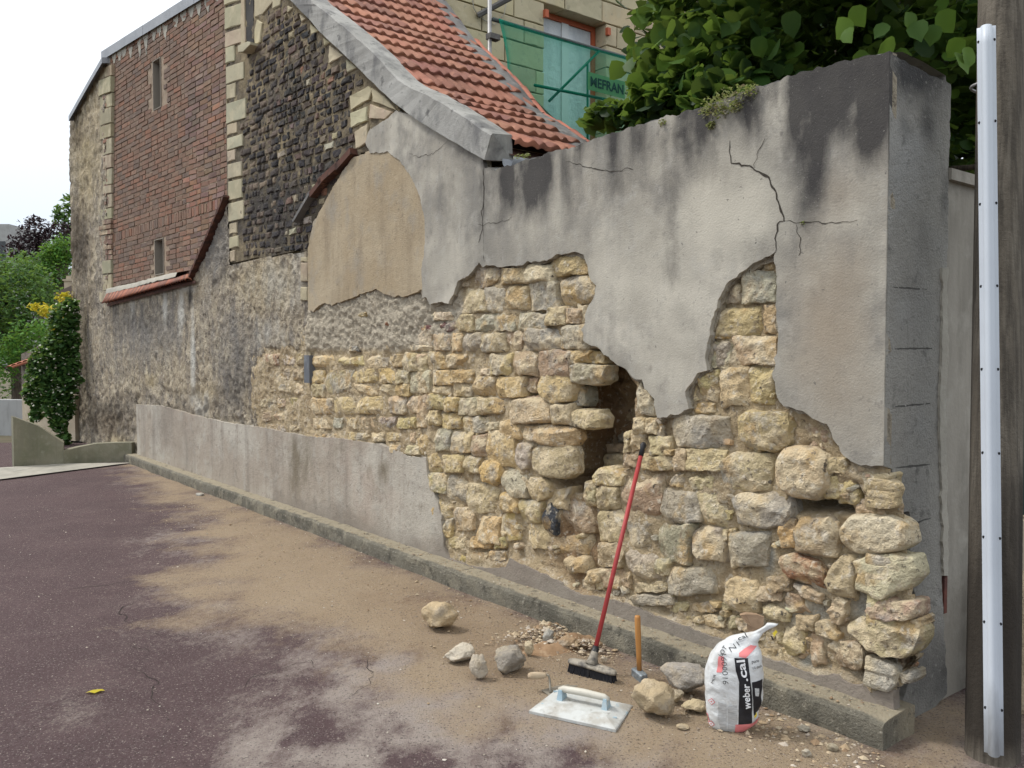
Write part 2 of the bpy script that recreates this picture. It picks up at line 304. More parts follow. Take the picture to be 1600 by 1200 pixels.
def sheet(name, fr, poly, o, thick, step, mat, parent=None, jit=.01, amp=.004, attrs=None, edge=.02, smooth=False, rough_edge=True, calm=None, grow=0.):
    """a coat of render with a ragged outline and thickness"""
    b = resample(poly, edge)
    if rough_edge:
        nrm = np.roll(b, -1, 0)-np.roll(b, 1, 0); nrm = np.stack([-nrm[:, 1], nrm[:, 0]], 1); nrm /= np.linalg.norm(nrm, axis=1)[:, None]+1e-9
        if grow:
            ar = .5*np.sum(b[:, 0]*np.roll(b[:, 1], -1)-np.roll(b[:, 0], -1)*b[:, 1]); b = b+nrm*(-np.sign(ar)*grow*np.clip(.55+1.1*fbm(np.c_[b, np.full(len(b), 5.)], 9, 3), 0, 2)*(1 if calm is None else calm(b)))[:, None]
        b = b+nrm*(jit*(fbm(np.c_[b, np.full(len(b), len(name))], 14, 3)+.55*perlin(np.c_[b, np.ones(len(b))]*48))*(1 if calm is None else calm(b)))[:, None]
    lo, hi = b.min(0), b.max(0)
    gx, gy = np.meshgrid(np.arange(lo[0], hi[0], step), np.arange(lo[1], hi[1], step), indexing='ij')
    q = np.stack([gx, gy], -1).reshape(-1, 2); q = q+rng.uniform(-.3, .3, q.shape)*step
    q = q[sdist(q, b) < -step*.45]
    n = len(b); allp = np.concatenate([b, q])
    vo, _, fo, *_r = delaunay_2d_cdt([Vector(p) for p in allp.tolist()], [(i, (i+1) % n) for i in range(n)], [], 1, 1e-6)
    v2 = A_([[v.x, v.y] for v in vo]); fo = A_([f for f in fo if len(f) == 3])
    oo = o+amp*fbm(np.c_[v2, np.zeros(len(v2))], 3.5, 5, .55)
    P = fr.pt(v2[:, 0], oo, v2[:, 1])
    # orient and rim
    a, b_, c = P[fo[:, 0]], P[fo[:, 1]], P[fo[:, 2]]
    fl = (np.cross(b_-a, c-a)@fr.n) < 0; fo[fl] = fo[fl][:, ::-1]
    ed = {}
    for f in fo:
        for i in range(3): e = (int(f[i]), int(f[(i+1) % 3])); ed[e] = 1
    bd = [e for e in ed if (e[1], e[0]) not in ed]
    bv = sorted({i for e in bd for i in e}); mp_ = {v: len(P)+i for i, v in enumerate(bv)}
    P2 = P[bv]-fr.n*.0002; P3 = P[bv]-fr.n*thick*.5+fr.pt(1, 0, 0)*0; P4 = P[bv]-fr.n*thick; nb_ = len(bv)
    cm_ = (np.ones(nb_) if calm is None else calm(v2[bv]))*(1. if rough_edge else 0.)
    P3 = P3+fr.du*(.007*cm_*perlin(P3*60))[:, None]+A_([0, 0, 1])*(.007*cm_*perlin(P3*60+9))[:, None]
    Fs = fo.tolist()+[(mp_[e[1]], mp_[e[0]], mp_[e[0]]+nb_, mp_[e[1]]+nb_) for e in bd]+[(mp_[e[1]]+nb_, mp_[e[0]]+nb_, mp_[e[0]]+2*nb_, mp_[e[1]]+2*nb_) for e in bd]
    PA = np.concatenate([P, P2, P3, P4]); qa = np.concatenate([v2, v2[bv], v2[bv], v2[bv]])
    at_ = {k: w(qa, PA) for k, w in attrs.items()} if attrs else None
    ob = mesh(name, PA, Fs, mat, parent, False, at_)
    if smooth:
        for p in ob.data.polygons: p.use_smooth = len(p.vertices) == 3
    return ob
def stone_geo(fr, poly, of, ob, n=15, p=6., rough=.012, seed=0, tilt=.06, cut=1, back=.05, planes=5):
    """a broken face: an even grid stretched over the outline, split along a few chance planes"""
    poly = chaikin(poly, cut) if cut else A_(poly, float)
    b = resample(poly, .01*max(1, np.ptp(poly, axis=0).max()/.3)); lo, hi = b.min(0), b.max(0); c = (lo+hi)/2; hf = (hi-lo)/2+1e-6
    bn_ = (b-c)/hf; th = np.arctan2(bn_[:, 1], bn_[:, 0]); rr = np.linalg.norm(bn_, axis=1); od = np.argsort(th); th, rr = th[od], rr[od]
    th = np.r_[th-2*math.pi, th, th+2*math.pi]; rr = np.r_[rr, rr, rr]
    g = np.linspace(-1, 1, n); a_, b_ = np.meshgrid(g, g, indexing='ij'); x = a_*np.sqrt(1-b_*b_/2); y = b_*np.sqrt(1-a_*a_/2)
    r = np.sqrt(x*x+y*y).ravel(); t = np.arctan2(y, x).ravel(); R = np.interp(t, th, rr)
    q = c+hf*np.c_[np.cos(t)*r*R, np.sin(t)*r*R]
    r_ = np.random.default_rng(seed); off = r_.uniform(0, 50, 3); tx, tz = r_.normal(0, tilt, 2); size = math.sqrt(max(1e-6, 4*hf[0]*hf[1]))
    h = np.sqrt(np.clip(1-r**p, 0, 1)); d = q-c
    o = of+d@A_([tx, tz])
    for _ in range(planes):                      # chipped planes
        an = r_.uniform(0, 2*math.pi); k = r_.uniform(.15, 1.0); e = r_.uniform(.2, .85)
        o = np.minimum(o, of+.2*rough-k*((d/hf)@A_([math.cos(an), math.sin(an)])-e)*size*.32)
    o = ob+np.maximum(o-ob, .01)*h
    P3 = np.c_[q, np.zeros(len(q))]+off
    o = o+rough*(.8*fbm(P3, 1.8/size, 2)+.45*fbm(P3+7, min(4.5/size, 28), 2)*h+.28*perlin(P3*34+3)*h)
    q = q+rough*.8*np.c_[fbm(P3+21, 3/size, 2), fbm(P3+33, 3/size, 2)]*(r[:, None]**2)
    ix = np.arange(n*n).reshape(n, n); Fq = np.stack([ix[:-1, :-1], ix[1:, :-1], ix[1:, 1:], ix[:-1, 1:]], -1).reshape(-1, 4).tolist()
    rim = np.r_[ix[:-1, 0], ix[-1, :-1], ix[:0:-1, -1], ix[0, :0:-1]]; m = len(rim); n0 = n*n
    P = np.concatenate([fr.pt(q[:, 0], o, q[:, 1]), fr.pt(q[rim, 0], np.full(m, ob-back), q[rim, 1])])
    Fq += [[int(rim[(i+1) % m]), int(rim[i]), n0+i, n0+(i+1) % m] for i in range(m)]
    if np.cross(P[Fq[0][1]]-P[Fq[0][0]], P[Fq[0][2]]-P[Fq[0][0]])@fr.n < 0: Fq = [f[::-1] for f in Fq]
    return P, Fq
def block_geo(fr, poly, of, ob, bev=.006, seed=0, chip=.004):
    """a dressed block: flat face, narrow worn arris"""
    p = A_(poly, float); r_ = np.random.default_rng(seed)
    if len(p) < 3: return
    b = resample(p, max(.05, np.ptp(p, axis=0).max()/4)); k = len(b); c = b.mean(0)
    dirs = (c-b); dirs /= np.linalg.norm(dirs, axis=1)[:, None]+1e-9
    w = bev*(.6+r_.uniform(0, 1.2, k)); b1 = b+dirs*(w*.3)[:, None]; f = b+dirs*(w*1.6)[:, None]
    V = np.concatenate([fr.pt(b[:, 0], ob, b[:, 1]), fr.pt(b1[:, 0], of-w, b1[:, 1]), fr.pt(f[:, 0], of+r_.normal(0, chip*.3, k), f[:, 1]), fr.pt(c[0], of+r_.normal(0, chip), c[1])[None]])
    Fs = [(j*k+i, j*k+(i+1) % k, (j+1)*k+(i+1) % k, (j+1)*k+i) for j in range(2) for i in range(k)]+[(2*k+i, 2*k+(i+1) % k, 3*k) for i in range(k)]
    if np.cross(V[Fs[-1][1]]-V[Fs[-1][0]], V[Fs[-1][2]]-V[Fs[-1][0]])@fr.n < 0: Fs = [q[::-1] for q in Fs]
    return V, Fs
def block(fr, poly, of, ob, parent, color, name='ashlar', mat=None, **kw):
    _sid[0] += 1; V, Fs = block_geo(fr, poly, of, ob, seed=_sid[0], **kw); o = mesh(name, V, Fs, mat or m_ashlar, parent); o.color = (*color, 1); return o
_sid = [0]
def stone(fr, poly, of, ob, parent, color, name='stone', mat=None, smooth=False, **kw):
    _sid[0] += 1
    P, Fs = stone_geo(fr, poly, of, ob, seed=_sid[0], **kw)
    o = mesh(name, P, Fs, mat or m_stone, parent, smooth); o.color = (*color, 1); return o
def rect(x0, y0, x1, y1): return [(x0, y0), (x1, y0), (x1, y1), (x0, y1)]
def jitrect(x0, y0, x1, y1, j=.07):
    w, h = x1-x0, y1-y0; g = lambda k: random.uniform(-j, j)*k
    return [(x0+g(w)+.0*w, y0+g(h)), ((x0+x1)/2, y0+g(h)*.6), (x1+g(w), y0+g(h)), (x1+g(w)*.5, (y0+y1)/2), (x1+g(w), y1+g(h)), ((x0+x1)/2, y1+g(h)*.6), (x0+g(w), y1+g(h)), (x0+g(w)*.5, (y0+y1)/2)]
def vary(c, a=.12):
    k = random.uniform(1-a, 1+a); return tuple(max(0, v*k*random.uniform(1-a*.4, 1+a*.4)) for v in c)

# ------------------------------------------------------------------ ground
def gpoly(pts): a = A_(pts, float); return ground(a[:, 0], a[:, 1])[:, :2]
SAND = gpoly([(215, 728), (330, 775), (440, 820), (700, 930), (1000, 1045), (1375, 1176), (1500, 1130), (1545, 1215), (1300, 1225), (1130, 1215), (1010, 1165), (860, 1120), (780, 1090), (670, 1075), (600, 1030), (520, 985), (400, 965), (320, 950), (300, 905), (345, 850), (330, 815), (255, 765)])
CLAY = gpoly([(640, 915), (1000, 1045), (1090, 1075), (1030, 1085), (840, 1075), (760, 1060), (690, 1020), (620, 985), (560, 930)])
DUSTS = [(480, 928, .35, .5), (640, 1030, .55, .75), (560, 1060, .5, .6), (760, 1130, .6, 1.0), (450, 1165, .25, .9), (900, 1180, .7, 1.0), (560, 1150, .5, .6), (660, 1100, .4, .9), (400, 930, .35, .4), (140, 1105, .2, .3), (250, 845, .5, .25), (600, 1170, .6, .5), (1000, 1190, .5, .9), (1200, 1195, .5, .8), (330, 1010, .4, .2), (700, 1190, .35, .8), (1500, 1190, .4, .6)]
CRACKS = [[(205, 990), (225, 1040), (240, 1075), (255, 1110), (270, 1135)], [(0, 1008), (90, 995), (140, 990), (205, 990), (330, 1000)], [(370, 1080), (420, 1050), (470, 1035), (520, 1060)], [(0, 885), (40, 890), (80, 888), (85, 870)], [(80, 930), (110, 922), (170, 915), (240, 905)], [(560, 1010), (580, 1060), (540, 1100)], [(205, 990), (190, 960), (200, 930)]]
def road_attr():
    P2 = lambda P: P[:, :2]
    def sand(q, P):
        d = sdist(P[:, :2], SAND); return np.clip(sstep(.62, -.5, d+.34*fbm(P*A_([1, 1, 0]), 1.9, 6, .6))*1.0, 0, 1)
    def clay(q, P):
        d = sdist(P[:, :2], CLAY); return np.clip(sstep(.3, -.4, d+.2*fbm(P+5, 2, 4)), 0, 1)
    def dust(q, P):
        r = np.zeros(len(P))
        for x, y, s, k in DUSTS:
            g = ground(x, y); dx = P[:, 0]-g[0]; dy = (P[:, 1]-g[1])*.75; r = np.maximum(r, k*np.exp(-(dx*dx+dy*dy)/(s*s)))
        r = r*(.6+1.0*fbm(P*A_([1, .6, 1])+11, 3.2, 6, .62))+.07*np.clip(fbm(P*A_([1, .5, 1])+3, .9, 4)+.2, 0, 1)
        near = sstep(-.1, .9, sdist(P[:, :2], SAND)); r += .35*(1-near)*np.clip(.6+fbm(P+2, 3, 4), 0, 1)
        return np.clip(r, 0, 1)
    return dict(sand=sand, clay=clay, dust=dust)
def flat_grid(name, x0, x1, y0, y1, step, zf, mat, attrs=None):
    xs = np.linspace(x0, x1, int((x1-x0)/step)+1); ys = np.linspace(y0, y1, int((y1-y0)/step)+1)
    X, Y = np.meshgrid(xs, ys, indexing='ij'); q = np.stack([X, Y], -1).reshape(-1, 2); P = np.c_[q, zf(q)]
    a = np.arange(len(P)).reshape(len(xs), len(ys)); Fq = np.stack([a[:-1, :-1], a[1:, :-1], a[1:, 1:], a[:-1, 1:]], -1).reshape(-1, 4)
    return mesh(name, P, Fq, mat, None, True, {k: v(q, P) for k, v in attrs.items()} if attrs else None)
def road_z(q):
    p = np.c_[q, np.zeros(len(q))]
    s = sstep(.2, -.4, sdist(q, SAND)+.2*fbm(p, 2, 3))
    return .004+.006*fbm(p, 1.2, 3)+s*.010*(1+fbm(p+7, 5, 4))*np.clip(1, 0, 1)
ROAD = tag(flat_grid('road', -12, 4.2, .2, 15.4, .045, road_z, m_road, road_attr()), kind='structure')
m_rcr = MAT('asphalt crack shade', (.03, .022, .02), [((.09, .065, .06), 30, .5, .66, .6)], bump=[(60, 1)])
for c in CRACKS:                                # dark strips coloured as the shade in open cracks, a finger wide at most
    g = resample(gpoly(c), .03, False); n_ = len(g); p3 = np.c_[g, np.zeros(n_)]
    g = g+np.c_[fbm(p3+40, 5, 4), fbm(p3+60, 5, 4)]*.06; t_ = np.gradient(g, axis=0); t_ /= np.linalg.norm(t_, axis=1)[:, None]; nn_ = np.c_[-t_[:, 1], t_[:, 0]]
    w_ = (.0028*np.clip(.5+1.4*fbm(p3+5, 4, 3), .12, 1.6)*np.sin(np.linspace(.15, math.pi-.15, n_)))[:, None]
    V_ = np.concatenate([g+nn_*w_, g-nn_*w_]); mesh('crack', np.c_[V_, road_z(V_)+.003], [(i, i+1, n_+i+1, n_+i) for i in range(n_-1)], m_rcr, ROAD)
g_ = MB(); g_.box((0, 300, -.08), (600, 700, .04)); tag(g_.build('ground', m_soil), kind='structure')

# kerb along the foot of the wall, a length per old shutter board
kp = []
S0, S1 = -.03, 11.75
ns = 520; ss = np.linspace(S0, S1, ns)
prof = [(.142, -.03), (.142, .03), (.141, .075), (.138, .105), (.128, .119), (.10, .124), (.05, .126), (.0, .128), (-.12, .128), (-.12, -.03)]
kh = np.interp(ss, [0, 4, 8, 12], [0, .0, .0, .0])
V = []; tp = []
for j, (o, z) in enumerate(prof):
    P = FB.pt(ss, np.full(ns, o), np.full(ns, z)); nn = fbm(P+3, 9, 4)
    wob = .018*fbm(np.c_[ss, np.zeros(ns), np.zeros(ns)], .5, 2)
    P = P+nB*(.006*nn+wob*(1 if j < 8 else 0))[:, None]; P[:, 2] += .005*fbm(P+9, 7, 4)*(1 if z > .05 else 0)*1-(.012*np.clip(fbm(P+50, 4, 3)-.25, 0, 1) if j in (3, 4) else 0)
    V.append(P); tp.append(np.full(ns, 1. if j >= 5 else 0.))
V = np.concatenate(V); tp = np.concatenate(tp); m_ = len(prof)
Fk = [(j*ns+i, (j+1)*ns+i, (j+1)*ns+i+1, j*ns+i+1) for j in range(m_-1) for i in range(ns-1)]
Fk += [[j*ns for j in range(m_)][::-1], [j*ns+ns-1 for j in range(m_)]]
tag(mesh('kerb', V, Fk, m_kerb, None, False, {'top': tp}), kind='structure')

# ------------------------------------------------------------------ things that make up the long wall
T_gar = empty('garden_wall', FB.pt(1.2, -.2, 0), 'crumbling stone garden wall with broken grey render and open hole behind the broom', 'wall')
T_hou = empty('gabled_house', FB.pt(5.2, -.4, 0), 'old house gable with sooty masonry, buff patch and red tiled roof', 'house')
T_bri = empty('brick_building', FB.pt(11.5, -.4, 0), 'tall red brick building with two slot windows and zinc roof edge', 'building')
TOPZ = 2.83
# solid cores behind the faces
cb = MB()
def slab(mb, fr, u0, u1, o0, o1, z0, z1):
    P = fr.pt(*np.array([(u, o, z) for u in (u0, u1) for o in (o0, o1) for z in (z0, z1)]).T)
    mb.add(P, [(0, 1, 3, 2), (4, 6, 7, 5), (0, 4, 5, 1), (2, 3, 7, 6), (0, 2, 6, 4), (1, 5, 7, 3)])
gtop = FB.poly([(757, 262), (775, 266), (830, 247), (890, 231), (935, 214), (1000, 195), (1050, 180), (1100, 165), (1150, 148), (1200, 131), (1250, 114), (1320, 96), (1385, 81)], .02)

# ---- the grey render of the garden wall and the house corner
RENDER = [(660, 466), (659, 420), (664, 380), (662, 340), (655, 305), (640, 272), (625, 252), (606, 238), (578, 239), (571, 222), (575, 205), (600, 189), (619, 173), (650, 184), (700, 214), (756, 247)] + [(757, 262), (775, 266), (830, 247), (890, 231), (935, 214), (1000, 195), (1050, 180), (1100, 165), (1150, 148), (1200, 131), (1250, 114), (1320, 96), (1385, 81)] + \
 [(1385, 728), (1360, 729), (1345, 727), (1330, 720), (1318, 712), (1305, 690), (1297, 668), (1285, 660), (1262, 648), (1245, 640), (1225, 634), (1215, 620), (1207, 590), (1212, 560), (1214, 545), (1217, 520), (1211, 500), (1213, 470), (1212, 440), (1212, 393),
  (1190, 405), (1165, 420), (1150, 433), (1135, 445), (1120, 475), (1113, 500), (1105, 530), (1102, 560), (1103, 578), (1090, 584), (1078, 600), (1071, 620), (1076, 638), (1060, 647), (1042, 650), (1028, 653), (1024, 638), (1022, 624), (1010, 612), (1002, 596), (994, 594), (982, 582), (962, 566), (944, 552), (938, 546), (924, 539), (912, 530), (908, 515), (914, 508), (912, 492), (920, 476), (930, 460), (931, 446), (920, 434), (918, 414), (910, 400), (898, 394), (870, 398), (854, 406), (830, 410), (824, 406), (816, 413), (780, 417), (760, 414), (754, 418), (748, 411), (736, 426), (714, 442), (708, 460), (700, 474), (685, 472), (672, 477), (666, 464)]
def blobs(lst):
    def f(q, P):
        x, y = proj(P); r = np.zeros(len(P)); wx = fbm(P+13, 4, 4); wy = fbm(P*A_([2, 2, 1])+31, 3, 4)
        for cx, cy, rx, ry, k in lst:
            r = np.maximum(r, k*np.exp(-(np.abs((x-cx+.22*rx*wx)/rx)**2+np.abs((y-cy+.35*ry*wy)/ry)**2)))
        return r
    return f
def render_dark(q, P):
    r = blobs([(1325, 140, 80, 60, 1.0), (1250, 150, 60, 40, .8), (1340, 200, 40, 34, .8), (1265, 275, 24, 95, 1.0), (1350, 215, 30, 45, .9), (1000, 225, 120, 40, .5), (860, 270, 60, 40, .45), (1100, 200, 60, 40, .35), (870, 330, 40, 50, .3), (1050, 420, 14, 30, .35), (1180, 195, 45, 50, .5), (820, 300, 32, 45, .5), (1052, 320, 14, 90, .6), (890, 290, 60, 40, .42), (960, 260, 60, 45, .42), (1230, 190, 30, 60, .6), (1240, 400, 8, 40, .45), (700, 300, 14, 60, .35), (735, 230, 40, 26, .4), (935, 585, 9, 12, .3), (1041, 590, 6, 16, .5), (1035, 608, 9, 14, .45), (1015, 575, 6, 9, .4), (1330, 640, 8, 24, .35), (1215, 260, 8, 60, .3), (640, 230, 20, 30, .2), (1120, 250, 10, 35, .25)])(q, P)
    top = sstep(.55, .0, np.interp(q[:, 0], gtop[::-1, 0], gtop[::-1, 1])-q[:, 1])*(q[:, 0] < 2.9)
    st = np.clip(.55+.9*fbm(np.c_[q[:, 0]*5, q[:, 1]*.6, np.zeros(len(q))], 1, 4), 0, 1)
    return np.clip(r*(.6+.7*st)+1.05*top*st+.12*np.clip(fbm(P+77, 1.5, 4), 0, 1), 0, 1)
render_tan = blobs([(1300, 500, 62, 160, .85), (1310, 310, 45, 60, .45), (1130, 300, 70, 60, .3), (640, 250, 40, 40, .15), (1240, 690, 60, 30, .2)])
render_pale = blobs([(1140, 330, 90, 90, 1.0), (1000, 430, 120, 90, .6), (860, 350, 70, 50, .5), (1040, 560, 50, 90, .6), (700, 420, 50, 60, .5), (720, 330, 25, 30, .4), (1330, 330, 40, 40, .35), (800, 270, 25, 20, .4), (1378, 460, 10, 80, .5), (1240, 560, 30, 40, .3)])
RENDER_S = FB.poly(RENDER, .02)
for i_, p_ in enumerate(RENDER):
    if p_[0] == 1385: RENDER_S[i_, 0] = sc0
# split at the vertical crack below the coping end: left piece belongs to the house
def clip_u(poly, u, keep_less):
    out = []; n = len(poly)
    for i in range(n):
        a, b = poly[i], poly[(i+1) % n]; ia = (a[0] < u) == keep_less; ib = (b[0] < u) == keep_less
        if ia: out.append(a)
        if ia != ib: t = (u-a[0])/(b[0]-a[0]); out.append(a+(b-a)*t)
    return A_(out)
ucr = float(FB.uz(756, 300, .02)[0])
at_r = dict(dark=render_dark, tan=render_tan, pale=render_pale)
sheet('render_coat', FB, clip_u(RENDER_S, ucr-.003, True), .02, .05, .03, m_render, T_gar, jit=.014, attrs=at_r, smooth=True, calm=lambda b: np.where((b[:, 0] < sc0+.02) | (b[:, 0] > ucr-.03), 0., 1.))
sheet('render_coat', FB, clip_u(RENDER_S, ucr+.002, False), .02, .05, .03, m_render, T_hou, jit=.010, attrs=at_r, smooth=True)
m_scratch = MAT('broken undercoat', (.40, .35, .265), [((.25, .215, .165), 9, .46, .60, .8), ((.52, .46, .36), 20, .54, .66, .7), ((.14, .115, .09), 34, .60, .68, .8)], bump=[(40, 1), (110, .8)], bstr=1, bdist=.02)
low_ = lambda b: np.where((b[:, 0] < sc0+.03) | (b[:, 1] > 2.45), 0., 1.)
sheet('undercoat', FB, clip_u(RENDER_S, ucr-.003, True), -.006, .035, .08, m_scratch, T_gar, jit=.010, amp=.004, calm=low_, grow=.020)
sheet('undercoat', FB, clip_u(RENDER_S, ucr+.002, False), -.006, .035, .08, m_scratch, T_hou, jit=.008, amp=.004, calm=low_, grow=.010)
# cracks in the render: thin dark strips on the coat stand in for their shade
def crack(pts, w, parent, fr=FB, o=.0255, wig=.012):
    b = resample(fr.poly(pts, .02), .015, False); n = len(b)
    j = fbm(np.c_[b, np.zeros(n)], 22, 3)*wig; t = np.gradient(b, axis=0); t /= np.linalg.norm(t, axis=1)[:, None]; nn = np.c_[-t[:, 1], t[:, 0]]
    b = b+nn*j[:, None]; ww = w*(.45+.8*np.abs(fbm(np.c_[b, np.ones(n)], 15, 2)))*np.sin(np.linspace(.25, math.pi-.25, n))**.5
    L_, R_ = b+nn*ww[:, None], b-nn*ww[:, None]
    # follow the relief of the coat
    def oo(p): return o+.004*fbm(np.c_[p, np.zeros(len(p))], 3.5, 5, .55)
    mt_ = m_crack if fr is FB else m_score
    P = np.concatenate([fr.pt(L_[:, 0], oo(L_)-.0035, L_[:, 1]), fr.pt(R_[:, 0], oo(R_)-.0035, R_[:, 1])])
    return mesh('crack', P, [(i, i+1, n+i+1, n+i) for i in range(n-1)], mt_, parent)
m_score = MAT('scored joint shade', (.085, .082, .075), bump=[(50, 1)])  # dark strips take the place of shade in the scored grooves
m_crack = MAT('crack shade strip', (.045, .038, .03), bump=[(50, 1)])
crack([(755, 265), (757, 310), (752, 330), (756, 350), (748, 380)], .005, T_gar)
crack([(1140, 220), (1143, 255), (1175, 262), (1200, 278), (1212, 300), (1222, 335), (1224, 345), (1214, 350), (1212, 395)], .006, T_gar)
crack([(1224, 346), (1240, 347), (1300, 347), (1340, 346)], .0025, T_gar)
crack([(1178, 262), (1187, 230), (1195, 215)], .0025, T_gar)
crack([(700, 220), (678, 240), (655, 245), (640, 240)], .0025, T_hou)
crack([(885, 250), (910, 260), (950, 268), (990, 263)], .003, T_gar)
crack([(748, 352), (790, 345), (800, 340)], .0022, T_gar)
crack([(1245, 350), (1252, 390), (1248, 400)], .003, T_gar)
# rounded crest of the wall
cr = MB()
for k in range(2):
    pass
us = np.linspace(sc0+.02, ucr-.02, 160)
V = []; crest = [(-.02, -.06), (.008, .0), (-.12, .028), (-.30, .03), (-.50, .006), (-.515, -.05)]
zt = np.interp(us, gtop[::-1, 0], gtop[::-1, 1])
for o, dz in crest:
    P = FB.pt(us, np.full(160, o), zt+dz); P[:, 2] += .012*fbm(P, 8, 4); P = P+nB*(.006*fbm(P+4, 9, 3))[:, None]; V.append(P)
mesh('wall_crest', np.concatenate(V), [(j*160+i, (j+1)*160+i, (j+1)*160+i+1, j*160+i+1) for j in range(5) for i in range(159)], m_coping, T_gar)

# ---- end face of the wall (toward the gate)
END = [(1385.5, 82), (1482, 131), (1480, 400), (1478, 700), (1478, 900), (1480, 1085), (1397, 1160), (1397, 1112), (1412, 1085), (1428, 1050), (1440, 1000), (1440, 970), (1432, 935), (1425, 912), (1422, 870), (1421, 800), (1403, 797), (1396, 778), (1394, 733), (1385.5, 728)]
END_S = FE.poly(END)
for i_, p_ in enumerate(END):
    if p_[0] == 1385.5: END_S[i_, 0] = .007
    elif 1 <= i_ <= 4: END_S[i_, 0] = END_S[2, 0]
end_dark = blobs([(1435, 105, 60, 60, 1.0), (1415, 200, 14, 30, .6), (1450, 190, 16, 50, .7), (1395, 470, 12, 200, .2), (1440, 400, 30, 60, .3), (1460, 1050, 60, 80, .55), (1475, 300, 8, 80, .4)])
sheet('end_render', FE, END_S, 0.001, .06, .035, m_end, T_gar, jit=.01, amp=.004, attrs=dict(dark=end_dark, blue=blobs([(1420, 240, 40, 70, 1), (1440, 560, 45, 250, .4)])), smooth=True, calm=lambda b: np.where((b[:, 0] < .02) & (b[:, 1] > 1.1), .0, 1.))
for y, xa, xb, dy in [(448, 1402, 1455, 4), (545, 1405, 1463, -1), (636, 1405, 1460, -5), (732, 1406, 1460, -6), (822, 1425, 1461, -12)]:
    crack([(xa, y), ((xa+xb)/2, y+dy*.5), (xb, y+dy)], .006, T_gar, FE, .005, .002)
crack([(1425, 400), (1425, 640), (1424, 780)], .0012, T_gar, FE, .0045, .002)
# rough pale edge where the end face meets the gate pier
eb = FE.poly([(1470, 420), (1477, 420), (1478, 560), (1474, 640), (1477, 760), (1478, 900), (1470, 900), (1468, 760), (1464, 640), (1468, 560)])
sheet('edge_mortar', FE, eb, .012, .03, .03, m_conc, T_gar, jit=.012, amp=.006)

# ---- cores
cb = MB(); slab(cb, FB, sc0+.04, ucr, -.52, -.13, 1.75, 2.80); slab(cb, FB, sc0+.12, ucr, -.53, -.50, 0, 1.75); cb.build('wall_core', m_mortar, T_gar)
cb = MB(); slab(cb, FB, ucr+.01, 7.8, -.55, -.16, 0, 3.0); cb.build('wall_core', m_mortar, T_hou)
cb = MB(); slab(cb, FB, 7.82, 15.85, -.9, -.62, 0, 2.3); cb.build('wall_core', m_mortar, T_bri)

# ---- buff patch
BUFF = [(481, 484), (481, 388), (490, 347), (510, 311), (530, 277), (549, 248), (575, 236), (610, 233), (630, 250), (648, 272), (663, 305), (670, 340), (672, 380), (668, 420), (666, 466), (659, 452), (650, 457), (640, 462), (615, 464), (598, 458), (585, 452), (575, 455), (548, 466), (536, 470), (520, 476), (505, 474), (495, 480), (489, 488)]
sheet('buff_render', FB, FB.poly(BUFF, .012), .012, .05, .035, m_buff, T_hou, jit=.012, amp=.004, smooth=True)

# ---- cement dado, far part high, near part a low strip
DADO = [(212.5, 632), (250, 634), (300, 648), (350, 660), (400, 667), (440, 674), (480, 682), (520, 684), (555, 689), (590, 694), (615, 702), (640, 714), (665, 715), (667, 742), (680, 776), (690, 805), (693, 855), (700, 872), (735, 884), (765, 889), (790, 886), (796, 873), (870, 906), (880, 915), (905, 930), (950, 935), (1000, 952), (1050, 973), (1100, 990), (1150, 1008), (1200, 1030), (1245, 1043), (1270, 1055), (1300, 1053), (1330, 1068), (1360, 1080), (1396, 1078), (1397, 1113)]
DS = FB.poly(DADO, .0)
DS = np.concatenate([DS, [[-.0, .11], [11.535, .11]]])
dado_damp = lambda q, P: np.clip(sstep(.32, .05, q[:, 1])*.85*(q[:, 0] < 6.5)+.95*sstep(3.6, 3.2, q[:, 0])+blobs([(255, 660, 20, 45, .7), (290, 690, 15, 60, .5), (640, 800, 40, 40, .3), (540, 800, 60, 40, .3)])(q, P), 0, 1)
dado_peel = blobs([(462, 725, 9, 55, .9), (478, 720, 12, 45, .75), (600, 735, 10, 22, .7), (585, 770, 8, 26, .4), (530, 700, 12, 14, .5), (575, 735, 6, 14, .5), (660, 790, 18, 10, .4)])
sheet('dado_render', FB, DS, .0, .05, .035, m_dado, T_hou, jit=.008, amp=.005, attrs=dict(damp=dado_damp, peel=dado_peel), smooth=True)

# ------------------------------------------------------------------ mortar bed of the rubble with its recesses
HOLE = [(890, 566), (925, 548), (948, 550), (966, 568), (985, 586), (993, 602), (991, 650), (990, 668), (976, 690), (970, 720), (985, 728), (930, 745), (910, 765), (885, 772), (868, 750), (884, 735), (884, 700), (890, 660), (888, 620)]
RECESS = [(HOLE, .46), ([(1240, 776), (1260, 772), (1330, 786), (1333, 797), (1300, 800), (1240, 800)], .22), ([(1272, 697), (1288, 705), (1292, 716), (1275, 712)], .15), ([(815, 585), (845, 583), (850, 640), (830, 645)], .08), ([(1225, 655), (1240, 650), (1240, 690), (1228, 690)], .1), ([(1345, 755), (1355, 770), (1350, 790), (1340, 770)], .1), ([(1330, 870), (1337, 880), (1335, 930), (1328, 915)], .1), ([(1345, 1020), (1430, 1025), (1420, 1050), (1350, 1048), (1330, 1030)], .16), ([(900, 830), (950, 820), (960, 870), (930, 910), (905, 880)], .05), ([(870, 765), (945, 745), (945, 850), (890, 860)], .04)]
REC = [(FB.poly(p, -.05), d) for p, d in RECESS]
ROUGHTOP = FB.poly([(480, 482), (500, 470), (560, 455), (665, 450), (672, 470), (720, 450), (730, 500), (690, 545), (480, 545)], -.03)
